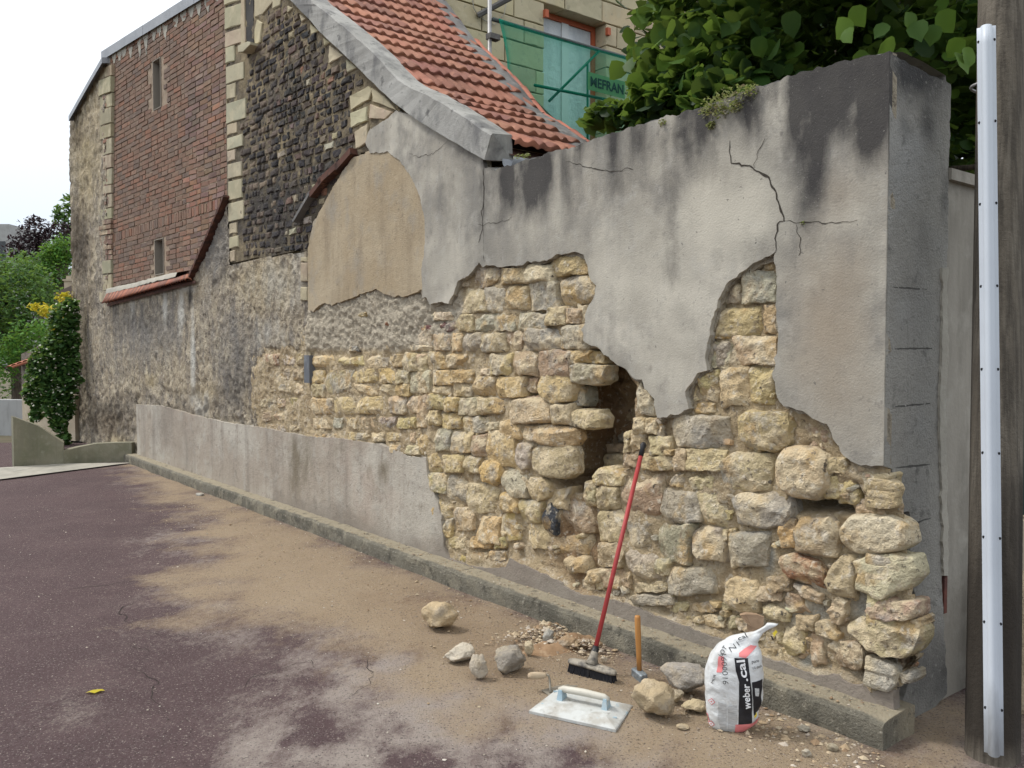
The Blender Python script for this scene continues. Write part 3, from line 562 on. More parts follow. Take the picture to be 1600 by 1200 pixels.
def bed_o(q):
    p = np.c_[q, np.zeros(len(q))]
    base = np.interp(q[:, 0], [0, 3.2, 4.2, 5.6, 8], [-.034, -.036, -.030, -.03, -.03])
    o = base+.024*fbm(p+70, 1.8, 2)+.016*fbm(p, 5, 5, .6)+.010*perlin(p*19+9)+.008*perlin(p*34)
    o = o+sstep(.06, -.03, sdist(q, ROUGHTOP))*(.02+.014*perlin(p*22+4)+.012*perlin(p*37+9))
    # sandy fillet on the low strip
    zt_ = np.interp(q[:, 0], DS[20:38, 0][::-1], DS[20:38, 1][::-1]) if True else 0
    o = np.where(q[:, 0] < 3.1, np.maximum(o, -.012-np.clip(q[:, 1]-zt_, 0, 1)*.85+.012*fbm(p+3, 9, 3)), o)
    for pl, d in REC:
        o = o-d*sstep(.015, -.03, sdist(q, pl)+.012*fbm(p, 14, 2))*(1 if d < .3 else .85+.3*fbm(p, 4, 3))
    return np.minimum(o, .02)
BED = FB.poly([(395, 700), (395, 545), (470, 535), (478, 480), (500, 462), (560, 445), (660, 440), (690, 440), (740, 400), (830, 385), (930, 380), (950, 530), (1080, 570), (1100, 480), (1150, 405), (1230, 380), (1235, 620), (1330, 690), (1372, 715), (1388, 725), (1398, 790), (1412, 805), (1420, 900), (1432, 960), (1430, 1020), (1398, 1080), (1397, 1111), (1000, 972), (700, 880), (680, 730), (480, 690)], -.03)
def bed_brown(q, P): return np.clip(blobs([(940, 650, 70, 110, .95), (905, 850, 55, 75, .9), (940, 900, 40, 40, .6), (930, 740, 50, 30, .7), (1385, 1035, 50, 22, .9), (780, 850, 60, 40, .25), (850, 590, 20, 40, .5)])(q, P), 0, 1)
def bed_grey(q, P): return np.clip(blobs([(1203, 870, 12, 28, 1), (1290, 905, 60, 30, .7), (1270, 960, 60, 25, .8), (1350, 950, 25, 30, .8), (1262, 1035, 18, 14, .9), (1390, 960, 40, 10, .5), (1315, 885, 20, 14, .7)])(q, P), 0, 1)
def bed_white(q, P): return np.clip(sstep(.05, -.03, sdist(q, ROUGHTOP))*.9+blobs([(1100, 985, 60, 20, .4), (1330, 1060, 80, 14, .6)])(q, P), 0, 1)
hfield('mortar_bed', FB, float(BED[:, 0].min()), 3.9, .1, float(BED[:, 1].max()), .012, bed_o, m_mortar, T_gar, keep=lambda c: inpoly(c, BED), attrs=dict(brown=bed_brown, grey=bed_grey, white=bed_white), smooth=False)
hfield('mortar_bed', FB, 3.9, float(BED[:, 0].max()), .5, 2.3, .013, bed_o, m_mortar, T_hou, keep=lambda c: inpoly(c, BED), attrs=dict(brown=bed_brown, grey=bed_grey, white=bed_white), smooth=False)

# ------------------------------------------------------------------ the rubble stones, one object each
SC = dict(y=(.60, .465, .245), b=(.58, .465, .285), g=(.48, .425, .32), w=(.68, .59, .42), r=(.38, .2, .115), k=(.46, .345, .22), o=(.60, .43, .20), d=(.07, .075, .085), p=(.50, .36, .25), m=(.2, .1, .09))
def batch(ox, oy, sc, items):
    for it in items:
        col = it[0]; pts = it[1]; of = it[2] if len(it) > 2 else None; kw = it[3] if len(it) > 3 else {}
        if isinstance(pts[0], (int, float)): pts = jitrect(*pts, j=.065)
        px = [(ox+x/sc, oy+y/sc) for x, y in pts]
        o_f = (of*(.65 if of > 0 else 1) if of > -.1 else of-.14) if of is not None else random.uniform(-.012, .014)
        uz = FB.poly(px, max(o_f, -.1)-.01); c = uz.mean(0); uz = c+(uz-c)*1.09
        par = T_gar if c[0] < 3.9 else T_hou
        kw = dict(dict(rough=.013, p=random.choice([14, 22, 34]), n=21, planes=9), **kw)
        stone(FB, uz, o_f, o_f-.07, par, vary(SC[col]), **kw)
batch(650, 380, 5, [
 ('g', [(320, 340), (415, 265), (410, 335)], -.02), ('g', [(440, 330), (475, 178), (540, 190), (640, 188), (655, 250), (600, 320), (520, 350)]), ('b', (652, 190, 848, 315)), ('w', (848, 165, 1050, 300)),
 ('y', [(1032, 150), (1130, 95), (1250, 80), (1328, 150), (1332, 235), (1062, 260)]), ('b', (342, 352, 528, 545)), ('g', (532, 345, 688, 545)), ('b', (690, 332, 868, 515)), ('g', (872, 298, 1104, 520)), ('y', [(1108, 300), (1180, 255), (1330, 255), (1400, 340), (1395, 420), (1340, 478), (1130, 480)]),
 ('w', (112, 545, 280, 605), -.01), ('m', (180, 617, 310, 695), -.01), ('b', (287, 555, 445, 690)), ('g', (448, 555, 598, 690)), ('g', (602, 540, 772, 685)), ('g', (776, 547, 1010, 672)), ('b', (1016, 502, 1162, 638)), ('b', (1162, 512, 1272, 634)), ('w', (1266, 482, 1350, 628), -.02),
 ('y', (277, 697, 358, 845)), ('g', (352, 700, 498, 845)), ('b', (502, 692, 690, 850)), ('p', (702, 690, 836, 850), -.02), ('g', (838, 672, 1112, 838), .02), ('g', (1122, 642, 1345, 828), .02),
 ('y', (82, 852, 222, 983)), ('y', (218, 862, 388, 975)), ('b', (392, 862, 568, 985), -.03), ('y', (572, 866, 738, 1028)), ('k', (744, 850, 925, 1034), .02), ('k', (932, 846, 1183, 1048), .035), ('o', (1168, 838, 1345, 940), .0), ('o', (1345, 845, 1475, 938), -.03), ('g', [(1185, 960), (1260, 945), (1465, 960), (1455, 1080), (1350, 1108), (1200, 1090)], .03),
 ('b', (0, 850, 78, 1010)), ('b', (0, 1015, 80, 1180)), ('y', (116, 992, 272, 1110)), ('y', (274, 988, 428, 1090)), ('y', (275, 1092, 430, 1200)), ('y', (432, 1032, 608, 1195)), ('w', (500, 982, 580, 1032), .0), ('y', (620, 1042, 818, 1205)), ('b', (125, 700, 272, 838)), ('w', (0, 642, 118, 830), -.01), ('b', (-120, 860, -5, 1000)), ('b', (120, 1112, 270, 1190)), ('k', (875, 1050, 958, 1160), -.03)])
batch(650, 600, 5, [
 ('y', (87, 72, 205, 200)), ('y', (195, 102, 312, 213)), ('w', (318, 112, 468, 243)), ('y', (472, 112, 636, 238), .02), ('o', (642, 120, 692, 235), -.02), ('b', (694, 112, 1026, 308), .03), ('b', (1032, 166, 1185, 322), .03), ('y', [(945, 0), (980, -110), (1080, -135), (1170, -90), (1200, 20), (1170, 120), (1060, 155), (975, 110)], .035), ('p', (805, 95, 960, 165), -.035),
 ('g', [(1215, 30), (1310, 20), (1315, 100), (1305, 178), (1230, 170), (1242, 90)], -.06), ('b', [(1182, 250), (1230, 205), (1400, 205), (1440, 270), (1425, 335), (1300, 358), (1200, 320)], .0),
 ('y', (82, 206, 180, 320)), ('y', (184, 232, 358, 350)), ('y', (362, 247, 558, 383)), ('w', (562, 295, 638, 358), .0), ('y', (642, 282, 798, 428), .02), ('y', [(800, 380), (830, 330), (1000, 320), (1190, 350), (1210, 430), (1180, 490), (1080, 495), (900, 450), (810, 420)], .045),
 ('b', (0, 92, 80, 345)), ('y', (0, 366, 115, 555)), ('g', (130, 352, 254, 520), .015), ('b', (266, 372, 428, 543)), ('k', (425, 402, 553, 573)), ('y', (557, 366, 768, 638), .02), ('g', [(765, 520), (810, 462), (880, 470), (888, 560), (860, 660), (830, 672), (770, 620)], .03), ('b', [(892, 520), (930, 475), (1150, 470), (1195, 540), (1190, 700), (1120, 738), (980, 725), (900, 660)], .05),
 ('y', (82, 537, 205, 690)), ('y', (208, 552, 355, 698)), ('b', (358, 562, 488, 698)), ('o', [(478, 660), (520, 595), (640, 620), (650, 740), (590, 800), (500, 760)], .03), ('g', [(640, 700), (700, 665), (820, 690), (858, 760), (840, 880), (760, 890), (660, 800)], .03), ('b', [(852, 800), (880, 735), (980, 725), (1048, 800), (1030, 880), (960, 922), (870, 890)], .03),
 ('k', (1072, 762, 1150, 823), -.12), ('b', (1042, 812, 1178, 978), -.02), ('k', (1168, 792, 1238, 883), -.11), ('g', (228, 708, 425, 925)), ('b', (402, 782, 622, 1008)), ('o', (652, 852, 788, 1008)), ('y', (797, 912, 968, 1088)), ('d', [(1040, 922), (985, 1050), (975, 1130), (1080, 1190), (1105, 1000), (1060, 960)], .01, dict(rough=.008)),
 ('y', (85, 702, 228, 848)), ('y', (132, 905, 268, 1048)), ('b', (272, 962, 455, 1150)), ('y', (458, 1032, 640, 1248)), ('o', (642, 1012, 818, 1225), -.02), ('b', (872, 1092, 1045, 1290), -.02), ('y', (200, 1060, 275, 1200)),
 ('k', [(1135, 980), (1200, 890), (1330, 900), (1395, 1000), (1380, 1150), (1250, 1200), (1150, 1120)], -.045), ('b', (1315, 772, 1405, 955), -.01), ('b', (1412, 800, 1500, 972), -.01), ('y', [(1372, 720), (1410, 655), (1520, 650), (1565, 720), (1550, 790), (1380, 790)], .01)])
# inside the hole
batch(850, 500, 5, [
 ('k', (472, 772, 615, 950), -.22), ('k', (602, 722, 700, 830), -.16), ('g', (312, 892, 408, 980), -.25), ('r', (412, 907, 500, 1028), -.2), ('k', (282, 987, 498, 1058), -.18), ('k', (300, 1062, 595, 1160), -.12), ('k', (500, 600, 690, 720), -.24), ('k', (480, 480, 600, 610), -.3), ('g', (600, 480, 705, 600), -.22), ('k', (220, 860, 310, 1000), -.28), ('k', (500, 955, 620, 1055), -.15), ('k', (330, 690, 470, 860), -.3),
 ('w', [(742, 468), (712, 650), (716, 738), (860, 748), (870, 660), (790, 540)], .0), ('b', (692, 762, 785, 888)), ('b', (792, 762, 880, 888)), ('o', (884, 792, 932, 912), -.01), ('b', (668, 868, 786, 1028)), ('b', (622, 882, 668, 1038), -.02), ('b', (818, 912, 982, 1058), .01), ('k', (622, 1052, 735, 1150)), ('b', (742, 1062, 1032, 1178), .01),
 ('g', [(978, 800), (1010, 745), (1200, 742), (1400, 750), (1420, 860), (1400, 995), (1200, 1002), (1010, 985)], .02), ('g', (1266, 170, 1458, 382), -.01), ('o', (1320, 70, 1500, 145), -.02), ('y', (1195, 405, 1362, 632), -.01), ('b', (1112, 440, 1192, 600), -.02), ('b', (1012, 1005, 1105, 1178)), ('b', (1108, 1012, 1395, 1178)), ('y', (940, 1010, 1000, 1060)), ('o', (1160, 640, 1330, 735), -.02), ('b', (1000, 640, 1100, 735), -.035)])
batch(850, 700, 5, [
 ('b', [(372, 220), (410, 158), (520, 165), (620, 200), (600, 290), (400, 300)], .01), ('b', (332, 300, 405, 420)), ('b', (408, 305, 578, 484)), ('k', [(590, 380), (640, 200), (760, 180), (905, 200), (905, 500), (800, 560), (640, 540)], .015), ('b', (412, 492, 640, 738)), ('k', (652, 565, 868, 778), -.01), ('k', (402, 742, 606, 938)), ('g', [(608, 860), (660, 795), (850, 830), (905, 960), (880, 1035), (760, 1030), (630, 960)], .01), ('g', (912, 332, 1195, 588), .02), ('b', (1200, 335, 1438, 598)), ('g', (872, 598, 1135, 900), .025), ('g', [(1142, 650), (1200, 618), (1350, 630), (1390, 760), (1380, 890), (1200, 885), (1150, 780)], .03), ('g', (972, 935, 1300, 1158), .02), ('b', (865, 865, 968, 1000)), ('b', (700, 1052, 950, 1130)), ('g', (682, 1152, 1000, 1230), .0), ('b', (152, 862, 308, 980)), ('k', (432, 942, 600, 1098)), ('b', (312, 962, 430, 1060)), ('o', (982, 212, 1100, 310), -.01), ('b', (1132, 222, 1330, 328)), ('k', (62, 690, 330, 840), -.04), ('k', (602, 960, 680, 1100), -.02)])
batch(1080, 380, 4.6875, [
 ('o', [(500, 195), (560, 110), (618, 60), (618, 195)], -.03), ('g', (372, 198, 614, 448), -.01), ('g', [(195, 455), (240, 360), (340, 290), (368, 330), (366, 440)], -.02), ('y', (185, 468, 518, 690), -.01), ('y', (532, 452, 632, 650), -.02), ('o', (118, 595, 188, 700), -.03), ('g', (108, 722, 284, 918), -.01), ('b', (302, 672, 630, 898), .0), ('y', (52, 935, 198, 1128), -.01), ('b', (202, 903, 415, 1188), .01), ('y', (420, 912, 600, 1178), .0)])
batch(1080, 620, 4.6875, [
 ('y', [(330, 150), (400, 100), (650, 115), (700, 180), (690, 340), (600, 400), (400, 385), (325, 300)], .035), ('k', (722, 150, 765, 330), -.03), ('k', (768, 150, 812, 300), -.05), ('k', [(820, 195), (960, 195), (1030, 260), (1050, 400), (900, 380), (830, 350)], -.03), ('b', [(205, 500), (300, 405), (560, 420), (590, 520), (560, 690), (230, 680)], .01), ('b', (0, 392, 218, 543)), ('b', [(605, 480), (660, 380), (850, 375), (950, 450), (960, 650), (860, 755), (700, 735), (605, 660)], .075, dict(p=9)), ('b', (962, 442, 1138, 568), .0), ('y', (952, 582, 1128, 735), -.01), ('y', [(1130, 570), (1200, 580), (1240, 760), (1180, 800), (1060, 780)], -.01), ('b', [(1250, 565), (1425, 570), (1440, 700), (1390, 790), (1290, 770)], .0), ('b', (1190, 752, 1440, 880), -.02),
 ('g', [(285, 740), (400, 700), (650, 715), (705, 800), (690, 940), (560, 975), (320, 940)], .03), ('o', (640, 892, 752, 1110), .0), ('k', [(745, 1000), (770, 890), (1000, 885), (1060, 960), (1040, 1170), (880, 1180), (740, 1130)], .03), ('w', [(1090, 960), (1170, 870), (1400, 870), (1560, 960), (1570, 1080), (1400, 1150), (1150, 1130), (1085, 1060)], .04), ('b', (20, 695, 278, 950)), ('g', (265, 1002, 535, 1250), .03)])
batch(1130, 840, 4.6875, [
 ('b', [(0, 340), (60, 290), (220, 320), (255, 450), (240, 560), (100, 550), (0, 480)], .025), ('r', [(415, 150), (500, 115), (650, 180), (725, 260), (715, 385), (600, 350), (440, 260)], .02), ('b', [(840, 135), (930, 150), (962, 300), (945, 478), (800, 420), (725, 330)], .03), ('w', [(935, 170), (1100, 120), (1370, 140), (1400, 280), (1350, 350), (1150, 455), (960, 380), (985, 260)], .04), ('p', [(1022, 540), (1060, 470), (1200, 450), (1380, 480), (1412, 560), (1330, 610), (1080, 612)], .02, dict(rough=.02)), ('b', [(890, 640), (1000, 600), (1350, 610), (1440, 700), (1380, 830), (1200, 885), (1050, 800), (940, 720)], .03, dict(rough=.022)),
 ('k', (322, 292, 478, 398)), ('k', (242, 362, 418, 468)), ('k', [(432, 480), (470, 385), (560, 430), (630, 540), (600, 572), (480, 560)]), ('b', [(512, 345), (600, 355), (720, 430), (710, 488), (620, 470)]), ('b', [(278, 500), (340, 482), (470, 560), (465, 628), (320, 600)], .01), ('b', (524, 575, 672, 688), .01), ('b', [(672, 625), (740, 605), (860, 720), (830, 760), (680, 710)], .01), ('b', [(755, 540), (840, 435), (910, 480), (860, 640), (790, 630)]), ('y', (442, 662, 598, 860)), ('b', (645, 702, 738, 928), -.01), ('k', [(748, 820), (820, 745), (1000, 760), (1040, 900), (980, 980), (800, 950)], .0), ('k', (180, 600, 300, 760), -.02), ('b', (100, 590, 178, 680), -.01), ('b', (1380, 600, 1450, 700), -.01), ('r', (1180, 880, 1330, 985), -.09)])
batch(480, 470, 6.667, [
 ('y', (40, 560, 300, 690), -.01), ('y', (310, 560, 590, 690), -.01), ('b', (600, 560, 840, 700), -.01), ('y', (850, 555, 985, 690), -.005), ('b', (1010, 560, 1230, 700), -.01), ('y', (40, 720, 165, 860)), ('b', (170, 720, 460, 965), -.01), ('y', (470, 715, 730, 860), -.01), ('o', (745, 705, 915, 860), -.005), ('b', (930, 720, 1060, 860)), ('w', (1065, 715, 1270, 960), -.01), ('b', (480, 865, 730, 990), -.01), ('b', (740, 865, 920, 990), -.01), ('y', (925, 865, 1060, 990)), ('b', (40, 870, 165, 1000)), ('y', (20, 1010, 260, 1180), -.01), ('y', (270, 1000, 500, 1180), -.01), ('y', (510, 1000, 800, 1180)), ('b', (850, 1000, 1020, 1180)), ('b', (1025, 1000, 1245, 1180)),
 ('w', (1300, 120, 1500, 205), -.005), ('w', (1030, 440, 1290, 520), -.01), ('b', (1310, 340, 1490, 520), -.005), ('m', (1195, 255, 1275, 310), -.01), ('r', (180, 262, 285, 298), -.008), ('d', (860, 385, 915, 425), -.006), ('d', (440, 470, 520, 530), -.01), ('r', (800, 215, 860, 260), -.01), ('o', (540, 120, 610, 165), -.005), ('d', (795, 455, 860, 505), -.005)])
batch(1130, 840, 4.6875, [('g', (1300, 1000, 1380, 1070), -.01), ('b', (1240, 1000, 1300, 1070), -.02)])
# the broken corner seen from the end: bed and a few stones turning the corner
hfield('mortar_bed', FE, .055, .24, .10, 1.06, .012, lambda q: np.interp(q[:, 0], [.05, .07, .12, .24], [.035, .035, -.01, -.05])+.016*fbm(np.c_[q, np.zeros(len(q))], 8, 4), m_mortar, T_gar, attrs=dict(brown=lambda q, P: np.zeros(len(q)), grey=lambda q, P: np.full(len(q), .55), white=lambda q, P: np.full(len(q), .2)), smooth=False)
for u0_, z0_, w_, h_, c_ in ((.0, .95, .07, .13, 'b'), (.01, .80, .09, .12, 'w'), (.0, .62, .10, .15, 'b'), (.01, .46, .09, .13, 'b'), (.02, .33, .11, .11, 'p'), (.0, .20, .10, .12, 'g'), (.10, .52, .05, .09, 'g'), (.11, .24, .06, .10, 'g')):
    stone(FE, jitrect(u0_, z0_, u0_+w_, z0_+h_, .07), .06-u0_*.5, -.02, T_gar, vary(SC[c_]), rough=.012, n=13, p=8)
# small packing stones pushed into the joints
for k in range(150):
    x, y = random.uniform(690, 1400), random.uniform(560, 1010)
    c = FB.uz(x, y, -.03); r0 = random.uniform(.014, .032)
    if not inpoly(c[None], BED)[0] or sdist(c[None], BED)[0] > -.06 or any(inpoly(c[None], pl)[0] for pl, d in REC[:2]): continue
    an = np.sort(np.random.default_rng(k).uniform(0, 2*math.pi, 7)); po = c+np.c_[np.cos(an)*r0*1.4, np.sin(an)*r0]
    stone(FB, po, random.uniform(-.022, -.004), -.06, T_gar if c[0] < 3.9 else T_hou, vary(SC[random.choice('bygkw')], .2), name='packing_stone', rough=.007, n=7, p=8, planes=3)
# lower courses between the dado and the strip line, less clear
def courses(rows, x0f, x1f, cols, wmin, wmax, of):
    for (y0a, y1a) in rows:
        x = x0f((y0a+y1a)/2); xe = x1f((y0a+y1a)/2)
        while x < xe-8:
            w = min(random.uniform(wmin, wmax), xe-x); 
            uz = FB.poly(jitrect(x+.8, y0a+random.uniform(0, 2), x+w-.8, y1a-random.uniform(0, 2), .07), -.02)
            stone(FB, uz, of+random.uniform(-.012, .012), of-.085, T_gar if uz[:, 0].mean() < 3.9 else T_hou, vary(SC[random.choice(cols)], .15), rough=.014, n=14, p=18); x += w
courses([(650, 672), (674, 692)], lambda y: 486, lambda y: 650, 'ybbyg', 20, 44, -.015)
courses([(694, 712)], lambda y: 610, lambda y: 668, 'ybb', 18, 34, -.015)
courses([(552, 572), (574, 596), (598, 618), (620, 640), (642, 660), (662, 676)], lambda y: 404+abs(y-620)*.12, lambda y: 474, 'kgybk', 14, 28, -.02)
courses([(838, 858), (860, 880)], lambda y: 698+(y-838)*.2, lambda y: 790, 'yyoy', 28, 50, -.02)
courses([(905, 925)], lambda y: 905, lambda y: 960, 'bk', 16, 26, -.03)
courses([(722, 740), (742, 762)], lambda y: 668+(y-715)*.3, lambda y: 690, 'yb', 20, 26, -.02)
courses([(940, 958), (960, 985)], lambda y: 1010+(y-930)*1.4, lambda y: 1155, 'bgb', 22, 44, -.03)
courses([(988, 1010), (1012, 1032)], lambda y: 1130+(y-988)*1.4, lambda y: 1280, 'bky', 20, 36, -.03)
courses([(700, 715), (716, 735)], lambda y: 1042, lambda y: 1125, 'by', 22, 36, -.01)
courses([(795, 815), (825, 845)], lambda y: 1110, lambda y: 1150, 'by', 22, 36, -.01)

# ------------------------------------------------------------------ weathered render of the lower wall to the left
ROUGH = FB.poly([(118, 705), (112, 480), (112, 470), (160, 474), (296, 440), (320, 400), (352, 318), (357, 414), (400, 404), (440, 398), (481, 392), (481, 560), (470, 550), (410, 545), (395, 600), (398, 690), (482, 690), (212, 640), (212, 710)], 0)
ROUGH = FB.poly([(117, 712), (110, 468), (160, 472), (296, 438), (320, 398), (353, 316), (357, 414), (400, 404), (440, 398), (481, 392), (481, 700), (213, 645), (213, 712)], 0)
def rough_o(q):
    p = np.c_[q, np.zeros(len(q))]
    a = np.clip(.45+.9*fbm(p*A_([1, 1, 1])+30, .9, 3), .12, 1)
    low = sstep(1.5, .9, q[:, 1])
    o = -.02+.022*a*fbm(p, 7, 5, .62)+.012*perlin(p*15+9)+.010*perlin(p*27)-(.05*low)*np.clip(np.abs(fbm(p+3, 3.2, 3))*1.3, 0, 1)
    pl = FB.poly([(395, 700), (398, 560), (412, 546), (470, 540), (482, 545), (482, 700)], 0)
    return o-.05*sstep(.02, -.05, sdist(q, pl)+.06*fbm(p, 6, 2))
rg = dict(grey=blobs([(230, 520, 75, 50, .8), (330, 380, 25, 70, .9), (370, 560, 35, 80, .7), (300, 640, 60, 30, .3), (180, 540, 30, 50, .5), (448, 440, 14, 60, .0)]),
          brown=blobs([(170, 655, 55, 30, .8), (125, 560, 14, 140, .6), (200, 620, 40, 12, .5), (300, 640, 60, 8, .5), (440, 620, 40, 60, .4), (135, 470, 20, 40, .6)]),
          yellow=blobs([(420, 440, 55, 45, .55), (440, 620, 45, 70, .6), (235, 595, 12, 12, .7), (185, 690, 20, 16, .6), (320, 610, 40, 20, .4)]),
          white=blobs([(430, 440, 50, 40, .45), (420, 520, 40, 30, .4), (258, 480, 4, 30, .9), (283, 490, 5, 40, 1), (301, 560, 4, 70, .9), (207, 478, 5, 22, .6), (290, 450, 16, 8, .7), (460, 420, 10, 30, .4), (465, 395, 18, 12, .4), (312, 640, 14, 30, .6)]),
          black=blobs([(230, 500, 60, 22, .5), (180, 500, 24, 40, .4), (370, 600, 30, 70, .4), (297, 465, 4, 22, .9), (260, 640, 16, 8, .5), (165, 640, 40, 20, .4), (350, 420, 8, 50, .35)]))
hfield('weathered_render', FB, 5.6, 7.78, .2, float(ROUGH[:, 1].max())+.02, .016, rough_o, m_rough, T_hou, keep=lambda c: inpoly(c, ROUGH), attrs=rg, smooth=False)
hfield('weathered_render', FB, 7.78, float(ROUGH[:, 0].max()), 0, 3.4, .024, rough_o, m_rough, T_bri, keep=lambda c: inpoly(c, ROUGH), attrs=rg, smooth=False)
cb = MB(); P_ = FB.poly(rect(477, 555, 485, 598), .0); u0, z0 = P_.min(0); u1, z1 = P_.max(0); slab(cb, FB, u0, u1, -.06, .012, z0, z1); cb.build('slate_strip', m_slate, T_hou)
# small ashlar plugs in the vertical strip beside the buff patch
for y0, y1 in ((410, 440), (448, 470), (402, 409)):
    o = block(FB, FB.poly(rect(469, y0, 480, y1), .0), .0, -.05, T_hou, vary((.36, .31, .21)), name='ashlar', mat=m_ashlar)

# ------------------------------------------------------------------ sooty gable
GAB = [(347, -60), (357, 120), (357, 414), (400, 404), (481, 390), (490, 347), (510, 311), (530, 277), (549, 248), (575, 236), (571, 222), (640, 190), (600, 140), (560, 100), (500, 50), (450, -5), (420, -60)]
GS = FB.poly(GAB, -.03)
gab_soot = lambda q, P: np.clip(blobs([(430, 320, 80, 80, .9), (500, 270, 40, 40, .8), (410, 180, 50, 50, .35), (450, 120, 60, 60, .2)])(q, P), 0, 1)
hfield('gable_mortar', FB, float(GS[:, 0].min())-.02, 7.82, 2.45, 6.0, .022, lambda q: -.032+.012*fbm(np.c_[q, np.zeros(len(q))], 9, 4), m_gjoint, T_hou, keep=lambda c: inpoly(c, GS), attrs=dict(soot=gab_soot))
# quoin of pale ashlar up the left side, with a slot opening
ASH = (.37, .33, .235)
QU = []
yz = [(-40, 5, 28), (8, 43, 26), (46, 70, 32), (72, 98, 14), (100, 128, 28), (130, 155, 14), (157, 190, 30), (192, 210, 15), (212, 232, 24), (234, 252, 12), (254, 278, 22), (281, 312, 22), (315, 345, 24), (348, 366, 12), (369, 388, 14), (391, 410, 8)]
for y0, y1, w in yz:
    x0 = 348+(y0+60)*.02
    sl_ = .33 if y0 < 250 else .25
    pts = [(x0, y0+w*sl_*.5), (x0+w, y0-w*sl_*.5), (x0+w, y1-w*sl_*.5-1), (x0, y1+w*sl_*.5-1)]
    block(FB, FB.poly(pts, -.01), random.uniform(-.022, -.014), -.06, T_hou, vary(ASH, .14), name='quoin_stone', mat=m_ashlar)
QP = [FB.poly([(346, -60), (380, -60), (380, 60), (384, 130), (372, 200), (372, 300), (374, 410), (346, 420)], 0)]
for pts in ([(380, -60), (382, 74), (375, 80), (375, 40), (376, -60)], [(396, 45), (396, 72), (405, 66), (408, 35), (400, 30)], [(395, -60), (396, 28), (408, 22), (425, 2), (425, -60)], [(426, -60), (424, 15), (436, 8), (440, -20), (438, -60)], [(447, 8), (447, 20), (456, 12)], [(467, 22), (469, 35), (476, 29)], [(483, 37), (484, 55), (497, 48)], [(503, 58), (504, 72), (514, 66)], [(512, 70), (511, 100), (535, 86)], [(539, 92), (540, 114), (556, 106)],
            [(545, 150), (547, 172), (575, 155), (580, 140), (574, 134)], [(578, 136), (580, 158), (618, 172), (598, 150)], [(545, 176), (546, 200), (571, 188), (572, 165)], [(575, 185), (576, 162), (612, 175), (600, 186)], [(552, 205), (554, 234), (572, 222), (573, 192)]):
    if len(pts) < 5: pts = [tuple(p) for p in resample(pts, 6)]
    uz = FB.poly(pts, -.01); QP.append(uz)
    block(FB, uz, random.uniform(-.022, -.014), -.06, T_hou, vary((.44, .385, .26), .14), name='ashlar', mat=m_ashlar)
# slot
sp = FB.poly([(382, -60), (394.5, -60), (395, 66), (383, 74)], -.02)
m_shade = MAT('dark shade fill', (.03, .028, .028), [((.07, .065, .06), 3, .45, .65, .7)], bump=[(20, 1)])  # flat dark colour standing in for shade in the slot and under the eave
sheet('slot_opening', FB, sp, -.028, .02, .2, m_shade, T_hou, rough_edge=False, amp=0)
block(FB, FB.poly([(374, 82), (374, 72), (388, 65), (394, 66), (394, 70), (382, 82)], .05), .07, -.05, T_hou, (.42, .39, .28), name='slot_sill', mat=m_ashlar)
QP.append(sp)
# dark stones and bricks laid in courses
gs = []
z = 2.5; row = 0
SOOT = [(.045, .04, .038), (.075, .062, .055), (.06, .048, .045), (.14, .105, .082), (.036, .035, .038), (.20, .155, .115), (.12, .10, .085), (.17, .12, .10)]
while z < 5.6:
    hgt = random.choice([.062, .068, .075, .085]); u = 4.0+random.uniform(0, .1)
    while u < 7.8:
        w = random.choice([.06, .09, .10, .12, .15, .2, .22]); h2 = hgt
        zc = z+.045*(u-6)
        uz = A_(jitrect(u+.003, zc+.003, u+w-.003, zc+h2-.003, .07)); c = uz.mean(0)
        if inpoly(c[None], GS)[0] and sdist(c[None], GS)[0] < -.03 and not any(sdist(c[None], q)[0] < .03 for q in QP): gs.append((uz, c))
        u += w
    z += hgt; row += 1
def px_size(c): x, y = proj(FB.pt(c[0], 0, c[1])); return y
vis = [g for g in gs if proj(FB.pt(g[1][0], 0, g[1][1]))[1] > -25]
vis.sort(key=lambda g: g[1][0])                                   # nearest first
mbs = MB()
for i, (uz, c) in enumerate(vis):
    x_, y_ = proj(FB.pt(c[0], 0, c[1])); lowd = float(np.clip((y_-60)/220, 0, 1))
    colr = random.choice(SOOT[:3]+SOOT[4:5]) if random.random() < .3+.55*lowd else random.choice(SOOT)
    if random.random() < .05: colr = random.choice([(.45, .4, .31), (.25, .12, .08), (.36, .30, .2)])
    kw = dict(n=7, p=12, rough=.006, tilt=.08, cut=1, planes=2)
    of = -.022+random.uniform(-.009, .010)
    if i < 290: stone(FB, uz, of, -.07, T_hou, vary(colr, .2), name='masonry_stone', mat=m_dark, **kw)
    else:
        _sid[0] += 1; P, Fs = stone_geo(FB, uz, of, -.07, seed=_sid[0], **kw); mbs.add(P, Fs, random.random())
tag(mbs.build('masonry_stones', m_darks, T_hou, True), kind='stuff')
